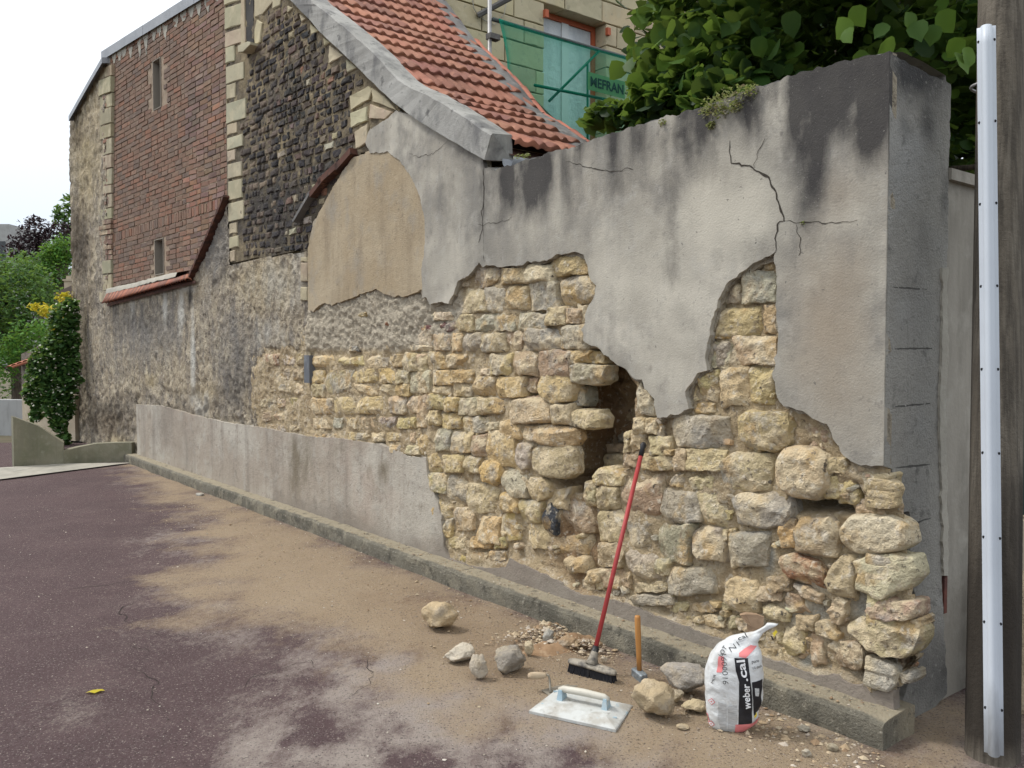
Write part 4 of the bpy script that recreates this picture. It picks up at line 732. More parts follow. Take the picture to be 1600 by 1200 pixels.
# remnant of an older lean-to roof line: leaning tile slips and a lead strip
for a, b, m_, w in (((461, 346), (488, 300), m_zincd, .03), ((487, 305), (505, 282), m_dtile, .05), ((500, 285), (530, 258), m_dtile, .055), ((528, 262), (551, 236), m_dtile, .055)):
    P = FB.poly([a, b], .02); d = (P[1]-P[0]); L = np.linalg.norm(d); d /= L; n2 = A_([-d[1], d[0]])
    mb = MB(); q = A_([P[0]-n2*w*.5, P[1]-n2*w*.5, P[1]+n2*w*.5, P[0]+n2*w*.5])
    V = np.concatenate([FB.pt(q[:, 0], .045, q[:, 1]), FB.pt(q[:, 0], -.05, q[:, 1])]); mb.add(V, [(0, 1, 2, 3), (7, 6, 5, 4), (0, 4, 5, 1), (1, 5, 6, 2), (2, 6, 7, 3), (3, 7, 4, 0)]); mb.build('tile_slip', m_, T_hou)

# ------------------------------------------------------------------ coping and tiled roof
UPc = FB.poly([(410, -85), (487, 0), (517, 23), (552, 52), (587, 83), (605, 105), (622, 123), (640, 134), (663, 143), (690, 158), (713, 172), (767, 208)], .06)
LOc = FB.poly([(375, -85), (453, 0), (480, 27), (503, 53), (535, 83), (560, 107), (585, 132), (607, 153), (630, 172), (655, 190), (700, 216), (756, 250)], .06)
def rs(p, n):
    d = np.r_[0, np.cumsum(np.linalg.norm(np.diff(p, axis=0), axis=1))]; t = np.linspace(0, d[-1], n); return np.c_[np.interp(t, d, p[:, 0]), np.interp(t, d, p[:, 1])]
n_ = 90; up, lo = rs(UPc, n_), rs(LOc, n_)
for _ in range(4): up[1:-1] = (up[:-2]+2*up[1:-1]+up[2:])/4; lo[1:-1] = (lo[:-2]+2*lo[1:-1]+lo[2:])/4
V = np.concatenate([FB.pt(lo[:, 0], .015, lo[:, 1]), FB.pt(lo[:, 0], .06, lo[:, 1]), FB.pt(up[:, 0], .06, up[:, 1]-.015), FB.pt(up[:, 0], .045, up[:, 1]), FB.pt(up[:, 0]+.02, -.13, up[:, 1]+.02), FB.pt(up[:, 0]+.02, -.135, up[:, 1]-.15)])
V += nB*(.006*fbm(V, 6, 4))[:, None]; V[:, 2] += .005*fbm(V+9, 8, 3)
Fq = [(j*n_+i, j*n_+i+1, (j+1)*n_+i+1, (j+1)*n_+i) for j in range(5) for i in range(n_-1)]+[[j*n_+n_-1 for j in range(6)], [j*n_ for j in range(6)][::-1]]
mesh('gable_coping', V, Fq, m_coping, T_hou)
# roof slope swept inward from the verge, ending on a hip
prof_ = rs(UPc, 240)-A_([0, .065])
for _ in range(30): prof_[1:-1] = (prof_[:-2]+2*prof_[1:-1]+prof_[2:])/4
prof_ = np.concatenate([prof_, [prof_[-1]+(prof_[-1]-prof_[-6])*.1]])[::-1]    # from eave upward
dl = np.r_[0, np.cumsum(np.linalg.norm(np.diff(prof_, axis=0), axis=1))]
def rp_(t): return np.stack([np.interp(t, dl, prof_[:, 0]), np.interp(t, dl, prof_[:, 1])], -1)
s487 = float(FB.uz(487, 0)[0]); s767 = float(FB.uz(767, 208)[0])
def hipw(s): return .93+(1.74-.93)*(s-s767)/(s487-s767)
roof = MB()
tt = np.linspace(0, dl[-1], 60); p_ = rp_(tt)
V = np.concatenate([FB.pt(p_[:, 0], -.1, p_[:, 1]-.05), FB.pt(p_[:, 0], -hipw(p_[:, 0])-.05, p_[:, 1]-.05), FB.pt(p_[:, 0]+.0, -hipw(p_[:, 0])-.05-2.2, p_[:, 1]-1.3)])
roof.add(V, [(i, i+1, 60+i+1, 60+i) for i in range(59)]+[(60+i, 60+i+1, 120+i+1, 120+i) for i in range(59)])
R_roof = roof.build('roof', m_dtile, T_hou)
# a moulded interlocking tile: two rolls, a raised nib and a thick nose
TW, TL = .205, .345
def tile_mesh():
    xs = np.linspace(0, 1, 15); hz = .026*np.clip(np.cos((xs-.16)/.16*math.pi/2), 0, 1)*(np.abs(xs-.16) < .16)+.026*np.clip(np.cos((xs-.72)/.2*math.pi/2), 0, 1)*(np.abs(xs-.72) < .2)
    V = []; ys = [0, .02, .12, .5, 1.0]; hs = [.6, .9, 1, .8, .45]
    for y, k in zip(ys, hs):
        V += [(x*TW*1.02, y*TL, h*k+.016-.004*y) for x, h in zip(xs, hz)]
    n = 15; V += [(x*TW*1.02, 0.006, h*.5-.016) for x, h in zip(xs, hz)]
    Fs = [(r*n+i, r*n+i+1, (r+1)*n+i+1, (r+1)*n+i) for r in range(4) for i in range(n-1)]
    Fs += [(5*n+i, 5*n+i+1, i+1, i) for i in range(n-1)]+[(r*n, (r+1)*n, (5 if r == 0 else r)*n) for r in range(1)]
    return mesh('roof_tile', A_(V), Fs, m_tile, None, True, origin=False, me_only=True)[0]
tme = tile_mesh()
EXP = .285
k = 0; t0 = 0.0
TC = [(.27, .112, .07), (.235, .097, .063), (.30, .13, .082), (.20, .085, .06)]
while t0 < dl[-1]-.15:
    a = rp_(np.array([t0, t0+.30])); s0_, z0_ = a[0]; d = a[1]-a[0]; d /= np.linalg.norm(d)
    upd = FB.pt(d[0], 0, d[1])-FB.org; xd = -nB; zd = np.cross(xd, upd)
    if zd[2] < 0: zd = -zd; 
    wmax = hipw(s0_+.12); nc = int((wmax-.12)/TW)+1
    for c in range(nc):
        o0 = .12+c*TW
        if o0+TW*.75 > wmax: break
        org = FB.pt(s0_, -o0, z0_)+zd*(.034)
        tl = random.uniform(-.012, .012)
        M = Matrix([[xd[0], upd[0], zd[0], org[0]], [xd[1], upd[1], zd[1], org[1]], [xd[2], upd[2], zd[2], org[2]], [0, 0, 0, 1]]) @ Matrix.Rotation(tl, 4, 'Y') @ Matrix.Rotation(-.075+random.uniform(-.008, .008), 4, 'X')
        inst('roof_tile', tme, M, R_roof, vary(random.choice(TC), .12))
    t0 += EXP; k += 1
# hip covered by dull flashing with tile ends of the far slope showing above
n2 = 50; tt = np.linspace(.02, dl[-1], n2); p_ = rp_(tt); hw = hipw(p_[:, 0])
rows_ = [(-.17, .035), (-.10, .06), (.0, .075), (.07, .06), (.085, .02)]
V = np.concatenate([FB.pt(p_[:, 0], -(hw+o)*1, p_[:, 1]+dz) for o, dz in rows_]); V[:, 2] += .008*fbm(V, 7, 3)
mesh('hip_flashing', V, [(j*n2+i, j*n2+i+1, (j+1)*n2+i+1, (j+1)*n2+i) for j in range(4) for i in range(n2-1)], m_zincd, T_hou)
for i in range(11):
    t = .12+i*.30
    a = rp_(np.array([t, t+.2])); w_ = float(hipw(a[0][0]))
    d = FB.pt(a[1][0], -float(hipw(a[1][0])), a[1][1])-FB.pt(a[0][0], -w_, a[0][1]); L = np.linalg.norm(d); d /= L
    mb = MB(); c = FB.pt(a[0][0], -w_-.10, a[0][1]+.026); sd = -nB; 
    th = np.linspace(0, math.pi, 7); R2 = [(math.cos(x)*.055, math.sin(x)*.035) for x in th]
    V = [c+sd*p+A_([0, 0, 1])*q for p, q in R2]+[c+d*.27+sd*p+A_([0, 0, 1])*(q+.01) for p, q in R2]
    mb.add(V, [(j, j+1, 8+j, 7+j) for j in range(6)]+[tuple(range(7))]); o = mb.build('hip_tile', m_tile, R_roof, True); o.color = (*vary((.32, .11, .07)), 1)
# eave: board coloured dark as the shade below the tiles, and half round zinc gutter
e0 = rp_(np.array([0.]))[0]
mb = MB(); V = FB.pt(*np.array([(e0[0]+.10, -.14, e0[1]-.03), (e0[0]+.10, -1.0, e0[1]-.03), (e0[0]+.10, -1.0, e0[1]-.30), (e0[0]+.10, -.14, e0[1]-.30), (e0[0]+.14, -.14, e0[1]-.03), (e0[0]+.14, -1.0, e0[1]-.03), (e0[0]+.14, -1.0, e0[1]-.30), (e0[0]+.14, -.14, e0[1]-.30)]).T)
mb.add(V, [(0, 1, 2, 3), (7, 6, 5, 4), (0, 4, 5, 1), (1, 5, 6, 2), (2, 6, 7, 3), (3, 7, 4, 0)]); mb.build('eave_shade_board', m_shade, T_hou)
G0 = FB.uz(775, 236, -.06); mb = MB()
th = np.linspace(math.pi*.98, math.pi*2.06, 12); rg_ = .062; gz = e0[1]-.085; gu = e0[0]-.03
for r in (rg_, rg_-.006):
    pass
V = []; 
for o in (-.05, -.95):
    for r in (rg_, rg_-.005):
        V += [FB.pt(gu+math.cos(x)*r, o, gz+math.sin(x)*r+(.0 if o > -.5 else .01)) for x in th]
nn_ = 12; Fs = [(j, j+1, 24+j+1, 24+j) for j in range(11)]+[(12+j+1, 12+j, 36+j, 36+j+1) for j in range(11)]+[(j+1, j, 12+j, 13+j) for j in range(11)]+[(24+j, 25+j, 37+j, 36+j) for j in range(11)]+[(0, 24, 36, 12), (11, 23, 47, 35)]
mb.add(V, Fs); mb.build('gutter', m_zinc, T_hou, True)

# ------------------------------------------------------------------ brick infill
BU0, BU1 = -.02, 4.28
ztopA = lambda u: 6.30-.035*u+.14*(u > 9)
zbotA = lambda u: 2.62-.0*u
WIN = [FA.poly(rect(242.5, 97, 252.5, 167), 0), FA.poly(rect(245, 376, 257, 427), 0)]
WR = [(w[:, 0].min(), w[:, 0].max(), w[:, 1].min(), w[:, 1].max()) for w in WIN]
hfield('brick_joints', FA, BU0, BU1, 2.4, 6.75, .02, lambda q: .012+.005*fbm(np.c_[q, np.zeros(len(q))], 12, 3), m_joint, T_bri, keep=lambda c: (c[:, 1] < ztopA(c[:, 0])+.03) & ~np.any([(c[:, 0] > a-.01) & (c[:, 0] < b+.01) & (c[:, 1] > d0-.01) & (c[:, 1] < d1+.01) for a, b, d0, d1 in WR], axis=0))
bmes = []
for vv in range(6):
    r_ = np.random.default_rng(vv); V = A_([[x, y, z] for x in (-1, 1) for y in (-1, 0, 1) for z in (-1, 1)], float)*A_([.5, .022, .5])
    V[:, 1] += .0; V = V+r_.normal(0, 1, V.shape)*A_([.018, .002, .05])
    fr_ = V[:, 1] > .01; V[fr_, 0] *= .975; V[fr_, 2] *= .93
    Fs = [(0, 1, 3, 2), (2, 3, 5, 4), (6, 8, 9, 7), (8, 10, 11, 9), (0, 2, 8, 6), (2, 4, 10, 8), (1, 7, 9, 3), (3, 9, 11, 5), (4, 5, 11, 10)]
    bmes.append((V, Fs, mesh('brick', V, Fs, m_brick, None, False, origin=False, me_only=True)[0]))
bricks = []
CH = .0705; z = 2.42; r = 0
zsold = float(FA.uz(260, 358)[1])
while z < 6.33:
    sold = abs(z-zsold) < CH*.5 
    u = BU0+(.0 if r % 2 else -.115)
    tiltz = lambda u: .018*(u-2)
    while u < BU1:
        w = .235 if random.random() < .72 else .118
        if sold: w = random.uniform(.07, .09)
        c = u+w/2; zc = z+CH/2+tiltz(c); h = CH
        if sold: zc += CH*.5; h = CH*2
        if zc < ztopA(c)+.02 and not any(a-.01 < c+w/2 and c-w/2 < b+.01 and d0-.03 < zc < d1+.03 for a, b, d0, d1 in WR): bricks.append((c, zc, w-.013, h-.013))
        u += w
    z += CH*(2 if sold else 1); r += 1
mbs = MB(); bricks.sort(key=lambda b: -b[0])
cnt = 0
for (c, zc, w, h) in bricks:
    x_, y_ = proj(FA.pt(c, 0, zc)); V, Fs, me = random.choice(bmes)
    of = random.uniform(-.004, .006)
    ax, ay = FA.du, FA.n; org = FA.pt(c, of, zc)
    redz = .5+.5*float(perlin(A_([c*1.1, zc*1.3, 3.])))+random.uniform(-.35, .35)
    if y_ > -3 and x_ < 352 and cnt < 300:
        M = Matrix([[ax[0]*w, ay[0], 0, org[0]], [ax[1]*w, ay[1], 0, org[1]], [0, 0, h, org[2]], [0, 0, 0, 1]]) @ Matrix.Rotation(random.uniform(-.03, .03), 4, 'Y')
        colr = (.25, .128, .086) if redz > .88 else (.20, .122, .086) if redz > .45 else (.195, .13, .103) if redz > .2 else (.145, .10, .085)
        inst('brick', me, M, T_bri, vary(tuple(v*1.12 for v in colr), .18)); cnt += 1
    else: mbs.add(org+(V[:, :1]*w)*ax+V[:, 1:2]*ay+V[:, 2:]*h*A_([0, 0, 1]), Fs, random.random())
tag(mbs.build('bricks', m_bricks, T_bri), kind='stuff')
m_glass = MAT('cloudy slot glazing', (.05, .056, .06), [((.025, .03, .032), 4, .45, .65, .8)], rough=.35, spec=.5)
m_limew = MAT('pale reveal mortar', (.24, .215, .18), bump=[(40, .6)])
for a, b, d0, d1 in WR:
    mb = MB(); t = .012
    for (x0, x1, y0, y1) in ((a-t, a, d0-t, d1+t), (b, b+t, d0-t, d1+t), (a, b, d0-t, d0), (a, b, d1, d1+t)): slab(mb, FA, x0, x1, -.13, .026, y0, y1)
    f_ = mb.build('window', m_limew, T_bri)
    mb = MB(); slab(mb, FA, a, b, -.13, -.10, d0, d1); mb.build('pane', m_glass, f_)
# cement smears under the zinc
for k in range(16):
    u = .1+k*.26+random.uniform(-.08, .08); zt_ = ztopA(u)
    pts = [(u-.08, zt_+.02), (u+.12, zt_+.02), (u+.10, zt_-.08), (u+.04, zt_-random.uniform(.1, .3)), (u-.02, zt_-.12)]
    sheet('cement_smear', FA, A_(pts), .026, .02, .05, m_conc, T_bri, jit=.02, amp=.002)
# ledge: mortar fillet above, half round tiles below, running out to the street face
topu = np.linspace(-.05, 3.12, 60)
zA = np.interp(topu, [0, 3.1], [2.60, 2.665])
LB = FB.poly([(163, 474), (200, 463), (250, 449), (298, 436)], .06)
def edge_pt(f): i = np.interp(f, [0, 1], [LB[0][0], LB[-1][0]]); return i, np.interp(i, LB[::-1, 0], LB[::-1, 1])
V = np.concatenate([FA.pt(topu, .0, zA+.06), FA.pt(topu, .04, zA+.055), FA.pt(topu, .05+.045*topu, zA+.035), FA.pt(topu, .06+.05*topu, zA-.03)]); V[:, 2] += .012*fbm(V, 7, 4)
mesh('mortar_fillet', V, [(j*60+i, j*60+i+1, (j+1)*60+i+1, (j+1)*60+i) for j in range(3) for i in range(59)], m_conc, T_bri, True)
LED = empty('tile_ledge', FA.pt(1.5, .1, 2.5)); attach(LED, T_bri)
nt_ = 44
for k in range(nt_):
    f = (k+.5)/nt_
    p0 = FA.pt(3.10*f, .02, 2.60+.065*f+.012); u_, z_ = edge_pt(f); p1 = FB.pt(u_, .075, z_)
    d = p1-p0; L = np.linalg.norm(d); d /= L; x = np.cross(d, A_([0, 0, 1])); x /= np.linalg.norm(x); zz = np.cross(x, d)
    if zz[2] < 0: zz = -zz
    mb = MB(); th = np.linspace(0, math.pi, 8); V = []
    for t_, r0 in ((0, .034), (L*.55, .038), (L, .043)):
        V += [p0+d*t_+x*math.cos(a)*r0+zz*(math.sin(a)*r0*.75-.01) for a in th]
    V += [p0+d*L+x*math.cos(a)*.033+zz*(math.sin(a)*.024-.012) for a in th]
    mb.add(V, [(r*8+i, r*8+i+1, (r+1)*8+i+1, (r+1)*8+i) for r in range(3) for i in range(7)])
    o = mb.build('ledge_tile', m_tile, LED, True); o.color = (*vary(random.choice([(.22, .085, .055), (.3, .11, .065), (.16, .07, .05)])), 1)
mb = MB(); a = A_([FA.pt(-.02, .0, 2.56), FA.pt(3.2, .0, 2.62), FB.pt(LB[-1][0]-.05, .02, LB[-1][1]-.02), FB.pt(LB[0][0], .02, LB[0][1]-.02)])
mb.add(np.concatenate([a, a-A_([0, 0, .03])]), [(0, 1, 2, 3), (7, 6, 5, 4), (0, 4, 5, 1), (1, 5, 6, 2), (2, 6, 7, 3), (3, 7, 4, 0)]); mb.build('ledge_bed', m_dtile, LED)
# cheek wall between the ledge and the house quoin, topped by leaning flat tiles
CH_ = FB.poly([(298, 436), (352, 314)], .02)
uA = lambda P: (P-FA.org)@FA.du
for k in range(7):
    f0, f1 = k/7-.02, (k+1)/7+.03
    p, q = CH_[0]+(CH_[1]-CH_[0])*f0, CH_[0]+(CH_[1]-CH_[0])*f1
    nrm = A_([q[1]-p[1], -(q[0]-p[0])]); nrm /= np.linalg.norm(nrm); nrm = nrm if nrm[1] > 0 else -nrm
    lift = .02; mb = MB()
    q4 = A_([p+nrm*.0, q+nrm*.02, q+nrm*.045, p+nrm*.03])
    V = np.concatenate([FB.pt(q4[:, 0], .05, q4[:, 1]), FB.pt(q4[:, 0], -.6, q4[:, 1])]); mb.add(V, [(0, 1, 2, 3), (7, 6, 5, 4), (0, 4, 5, 1), (1, 5, 6, 2), (2, 6, 7, 3), (3, 7, 4, 0)]); mb.build('cheek_tile', m_dtile, T_bri)
# zinc edge of the roof over the bricks and down the far part
def strip(name, pts3, w_up, dn, out, mat, parent):
    n = len(pts3); P = A_(pts3); V = np.concatenate([P+A_([0, 0, -dn])+out*.05, P+A_([0, 0, w_up])+out*.05, P+A_([0, 0, w_up+.02])-out*.05, P+A_([0, 0, w_up+.02])-out*.5])
    return mesh(name, V, [(j*n+i, j*n+i+1, (j+1)*n+i+1, (j+1)*n+i) for j in range(3) for i in range(n-1)]+[[j*n for j in range(4)], [j*n+n-1 for j in range(4)][::-1]], mat, parent)
for k in range(5):
    u = np.array([-.06+k*.88, -.06+k*.88+.875]); strip('zinc_edge', FA.pt(u, .01+.002*(k % 2), ztopA(u)+.02), .12, .02, FA.n, m_zinc, T_bri)
ZL = FB.poly([(161, 94), (140, 130), (109, 185)], .05)
strip('zinc_edge', FB.pt(ZL[:, 0], .02, ZL[:, 1]-.03), .07, .02, nB, m_zinc, T_bri)
# far rubble face with its quoin
FAR = FB.poly([(110, 475), (106, 190), (160, 98), (168, 98), (170, 475)], 0)
far_att = dict(grey=blobs([(150, 300, 10, 100, .2)]), brown=blobs([(122, 380, 20, 75, 1.0), (120, 210, 14, 30, .9), (130, 460, 30, 30, .6), (135, 230, 10, 40, .4)]), yellow=blobs([(135, 250, 24, 90, .7), (150, 170, 10, 60, .5)]), white=blobs([(999, 999, 1, 1, 0)]), black=blobs([(125, 395, 12, 50, .5)]))
hfield('rubble_face', FB, sL+.01, float(FAR[:, 0].max()), 2.3, 6.4, .03, lambda q: -.03+.028*fbm(np.c_[q, np.zeros(len(q))], 5, 4, .6)+.02*np.abs(fbm(np.c_[q, np.ones(len(q))], 11, 3)), m_rough, T_bri, keep=lambda c: inpoly(c, FAR), attrs=far_att)
y = 100
while y < 462:
    h = random.choice([14, 18, 22, 26]) if y < 340 or y > 400 else 8
    w = random.choice([13, 17, 18]); col = vary((.30, .26, .18) if h > 10 else (.2, .12, .09), .15)
    sl_ = .45*(553-y)/460
    block(FB, FB.poly([(171-w, y+w*sl_), (171.5, y), (171.5, y+h-1.4), (171-w, y+h-1.4+w*sl_)], -.0), random.uniform(-.03, -.008), -.08, T_bri, col, name='quoin_stone', mat=m_ashlar); y += h
cb = MB(); slab(cb, FB, sL-.0, 15.9, -.5, -.12, 0, 5.8); cb.build('wall_core', m_mortar, T_bri)

# bodies behind the faces, so that the masses close when seen from the side
sheet('gable_core', FB, GS, -.075, .4, .4, m_mortar, T_hou, rough_edge=False, amp=0)
cb = MB(); slab(cb, FB, 7.775, 7.815, -.62, -.045, 2.4, 6.0); cb.build('gable_return', m_gjoint, T_hou)
cb = MB(); slab(cb, FA, .02, 5.2, -.4, -.14, 0, 6.1); cb.build('brick_core', m_joint, T_bri)

# ------------------------------------------------------------------ foliage tools
def leafmat(name, stops, trans=.35, rough=.55, tcol=(.35, .5, .08)):
    m, t, b = nmat(name); L = t.links.new
    a = t.nodes.new('ShaderNodeAttribute'); a.attribute_name = 'rnd'; r = t.nodes.new('ShaderNodeValToRGB')
    while len(r.color_ramp.elements) < len(stops): r.color_ramp.elements.new(.5)
    for i, c in enumerate(stops): e = r.color_ramp.elements[i]; e.position = i/(len(stops)-1); e.color = (*c, 1)
    L(a.outputs['Fac'], r.inputs[0]); L(r.outputs[0], b.inputs['Base Color']); b.inputs['Roughness'].default_value = rough; b.inputs['Specular IOR Level'].default_value = .2
    tr = t.nodes.new('ShaderNodeBsdfTranslucent'); mxr = t.nodes.new('ShaderNodeMixRGB'); mxr.inputs[0].default_value = .45; mxr.inputs[2].default_value = (*tcol, 1); L(r.outputs[0], mxr.inputs[1]); L(mxr.outputs[0], tr.inputs[0])
    ms = t.nodes.new('ShaderNodeMixShader'); ms.inputs[0].default_value = trans; L(b.outputs[0], ms.inputs[1]); L(tr.outputs[0], ms.inputs[2])
    L(ms.outputs[0], [n for n in t.nodes if n.type == 'OUTPUT_MATERIAL'][0].inputs[0]); return m
def leaf_arrays(C, size, r_, droop=.5, shape='round', flat=.6):
    """C: leaf centres; returns verts, faces, per leaf random"""
    n = len(C)
    if shape == 'round': prof = A_([(0, -.05, 0), (-.30, .08, .05), (-.46, .38, .08), (-.34, .74, .05), (0, 1.02, -.04), (.34, .74, .05), (.46, .38, .08), (.30, .08, .05), (0, .45, -.01)]); fc = [(8, 0, 1), (8, 1, 2), (8, 2, 3), (8, 3, 4), (8, 4, 5), (8, 5, 6), (8, 6, 7), (8, 7, 0)]
    else: prof = A_([(0, 0, 0), (-.25, .5, .06), (0, 1, 0), (.25, .5, .06)]); fc = [(0, 1, 2), (0, 2, 3)]
    az = r_.uniform(0, 2*math.pi, n); el = r_.normal(-.35*droop, .45, n); ro = r_.normal(0, flat, n)
    Y = np.c_[np.cos(az)*np.cos(el), np.sin(az)*np.cos(el), np.sin(el)]; X = np.c_[-np.sin(az), np.cos(az), np.zeros(n)]; Z = np.cross(X, Y)
    X2 = X*np.cos(ro)[:, None]+Z*np.sin(ro)[:, None]; Z2 = np.cross(X2, Y)
    s = size*r_.uniform(.45, 1.3, n)
    V = C[:, None]+s[:, None, None]*(prof[None, :, 0:1]*X2[:, None]+(prof[None, :, 1:2]-.4)*Y[:, None]+prof[None, :, 2:3]*Z2[:, None])
    k = len(prof); Fs = (A_(fc)[None]+(np.arange(n)*k)[:, None, None]).reshape(-1, 3)
    rn = np.repeat(r_.uniform(0, 1, n), k)
    return V.reshape(-1, 3), Fs, rn
def clump_pts(clumps, r_, shell=.5):
    out = []
    for c, rad, n in clumps:
        d = r_.normal(size=(n, 3)); d /= np.linalg.norm(d, axis=1)[:, None]
        rr = r_.uniform(shell, 1, n)**.6
        out.append(A_(c)+d*rr[:, None]*A_(rad)*(1+.25*fbm(d*1.7+A_(c), 1.3, 3))[:, None])
    return np.concatenate(out)
def foliage(name, clumps, size, mat, parent=None, seed=1, shape='round', shell=.4, droop=.5, flat=.6, prune=None):
    r_ = np.random.default_rng(seed); C = clump_pts(clumps, r_, shell)
    if prune is not None: C = C[~prune(C)]
    V, Fs, rn = leaf_arrays(C, size, r_, droop, shape, flat)
    return mesh(name, V, Fs, mat, parent, False, {'rnd': rn})
m_lime = leafmat('linden leaf', [(.009, .026, .009), (.017, .046, .012), (.032, .08, .016), (.085, .165, .022)])
m_backdrop = leafmat('dark hedge leaf', [(.012, .028, .012), (.02, .045, .018), (.03, .06, .022)], .2)
m_lg = leafmat('mid green leaf', [(.02, .055, .018), (.04, .10, .03), (.075, .16, .045), (.11, .21, .06)])
m_lg2 = leafmat('bright green leaf', [(.04, .12, .02), (.07, .19, .03), (.12, .27, .05)])
m_pur = leafmat('purple leaf', [(.018, .012, .016), (.03, .018, .022), (.05, .028, .032)], .15, tcol=(.1, .03, .04))
m_wht = leafmat('white blossom', [(.5, .52, .4), (.62, .62, .52)], .2, tcol=(.6, .6, .5))
m_yel = leafmat('yellow leaf', [(.55, .45, .03), (.65, .55, .06), (.5, .5, .05)], .35, tcol=(.7, .6, .05))
m_moss = leafmat('stonecrop', [(.14, .17, .05), (.24, .25, .09), (.36, .36, .2), (.2, .13, .1)], .3)
m_bark = MAT('bark', (.10, .08, .06), [((.05, .042, .034), 12, .45, .6, .8, (3, 3, .5))], bump=[(20, 1)])

# ------------------------------------------------------------------ limestone house behind with window, scaffold and green netting
HS = empty('limestone_house', FH.pt(4, -.2, 0), 'pale limestone block house with red framed window behind the roof', 'house')
cb = MB(); slab(cb, FH, 1.6, 9.5, -.6, -.31, .0, 9.0); cb.build('wall_core', m_mortar, HS)
wq = FH.poly([(851, 10), (931, 28), (931, 300), (851, 300)], 0)
wu0, wu1 = float(wq[0][0]), float(FH.uz(947, 35, 0)[0]); wz1 = float(FH.uz(852, 5, 0)[1]); wz0 = wz1-2.3
LC = (.49, .425, .28)
hme = None
z = .02; r = 0
bh = .30
zc0 = float(FH.uz(880, 18)[1])
z = wz1-bh*18
while z < 8.6:
    u = 1.6-(.0 if r % 2 else .31)
    while u < 9.3:
        w = random.uniform(.52, .72)
        for (a, b) in ([(u, u+w)] if z+bh <= wz0+.01 or z >= wz1-.01 else [(u, min(u+w, wu0)), (max(u, wu1), u+w)]):
            if b-a < .06: continue
            x_, y_ = proj(FH.pt((a+b)/2, 0, z+.15))
            if y_ < -60 or y_ > 330 or x_ > 1250 or z < 0: continue
            block(FH, rect(a+.006, z+.006, b-.006, z+bh-.006), random.uniform(-.004, .004), -.305, HS, vary(LC, .1), name='limestone_block', mat=m_ashlar)
        u += w
    z += bh; r += 1
m_redp = MAT('faded red paint', (.46, .115, .05), [((.36, .09, .05), 6, .45, .65, .6)], rough=.6)
m_pvc = MAT('white window film', (.66, .69, .72), [((.50, .54, .58), 4, .45, .62, .7, (1.5, 1.5, .5)), ((.68, .70, .71), 9, .55, .7, .6)], bump=[(9, 1)], bstr=.6, bdist=.05, rough=.35)
WF = empty('window', FH.pt((wu0+wu1)/2, -.2, wz0)); attach(WF, HS)
mb = MB(); fu1 = wu0+(wu1-wu0)*.985
for (a, b, c, d) in ((wu0, wu1, wz1-.07, wz1), (wu1-.07, wu1, wz0, wz1-.07), (wu0, wu0+.05, wz0, wz1-.07)): slab(mb, FH, a, b, -.29, -.215, c, d)
mb.build('window_frame', m_redp, WF)
mb = MB(); um = (wu0+wu1)/2
for a, b in ((wu0+.05, um-.005), (um+.005, wu1-.07)): slab(mb, FH, a, b, -.28, -.245, wz0, wz1-.07)
mb.build('window_film', m_pvc, WF)
mb = MB(); slab(mb, FH, um-.06, um+.06, -.25, -.222, wz0, wz1-.07); mb.build('window_mullion', MAT('white mullion', (.66, .68, .69), rough=.4), WF)
mb = MB(); slab(mb, FH, wu0, wu0+.0, -.2, -.19, wz0, wz0+.01)
for x, y in ((852, 22), (949, 50)):
    p = FH.uz(x, y, .01); mb2 = MB(); slab(mb2, FH, p[0]-.03, p[0]+.03, 0, .05, p[1]-.05, p[1]+.05); mb2.build('shutter_hinge', m_redp, WF)
# bracket, cable and scaffold
m_galv = MAT('galvanised tube', (.36, .36, .36), [((.25, .24, .23), 8, .45, .65, .7), ((.5, .5, .48), 16, .55, .7, .6)], rough=.5, metal=.4)
m_gtube = MAT('green tube', (.02, .19, .14), [((.03, .14, .11), 6, .45, .65, .6)], rough=.5)
SF = empty('scaffold', FS.pt(2.2, 0, 0), 'scaffold tubes with green guard rails behind the tiled roof', 'scaffold')
def spt(x, y, o=0.): p = FS.uz(x, y, o); return FS.pt(p[0], o, p[1])
p0 = FS.uz(765, -30); mb = MB(); mb.tube([FS.pt(p0[0], 0, .0), FS.pt(p0[0], 0, p0[1]+.4)], .024, 12); mb.build('standard_tube', m_galv, SF, True)
for nm, a, b, r_ in (('guard_rail', (770, 30), (985, 92), .024), ('brace_tube', (858, 158), (936, 80), .016), ('guard_rail', (835, 133), (960, 158), .018), ('standard_tube', (918, 100), (918, 260), .014)):
    mb = MB(); mb.tube([spt(*a, o=.03), spt(*b, o=.03)], r_, 10); mb.build(nm, m_gtube if nm != 'guard_rail' or a[1] > 100 else MAT('dark rail', (.07, .09, .085), rough=.5), SF, True)
mb = MB(); p = FS.uz(767, 58); slab(mb, FS, p[0]-.05, p[0]+.09, -.03, .06, p[1]-.03, p[1]+.03); mb.build('clamp', m_zincd, SF)
mb = MB(); mb.tube([FH.pt(*[v for v in (FH.uz(745, 25)[0], .02, FH.uz(745, 25)[1])]), FH.pt(FH.uz(787, 2)[0], .35, FH.uz(787, 2)[1])], .035, 6); tag(mb.build('wall_bracket', m_zincd, None), 'dark steel bracket on the limestone wall beside the scaffold tube', 'bracket')
mb = MB(); P = [FH.uz(x, y) for x, y in ((736, 0), (738, 14), (744, 24), (755, 33), (770, 40), (785, 25), (789, 5))]; mb.tube([FH.pt(p[0], .03, p[1]) for p in P], .006, 6); tag(mb.build('cable', m_conc, None, True), 'thin pale cable looping on the limestone wall', 'cable')
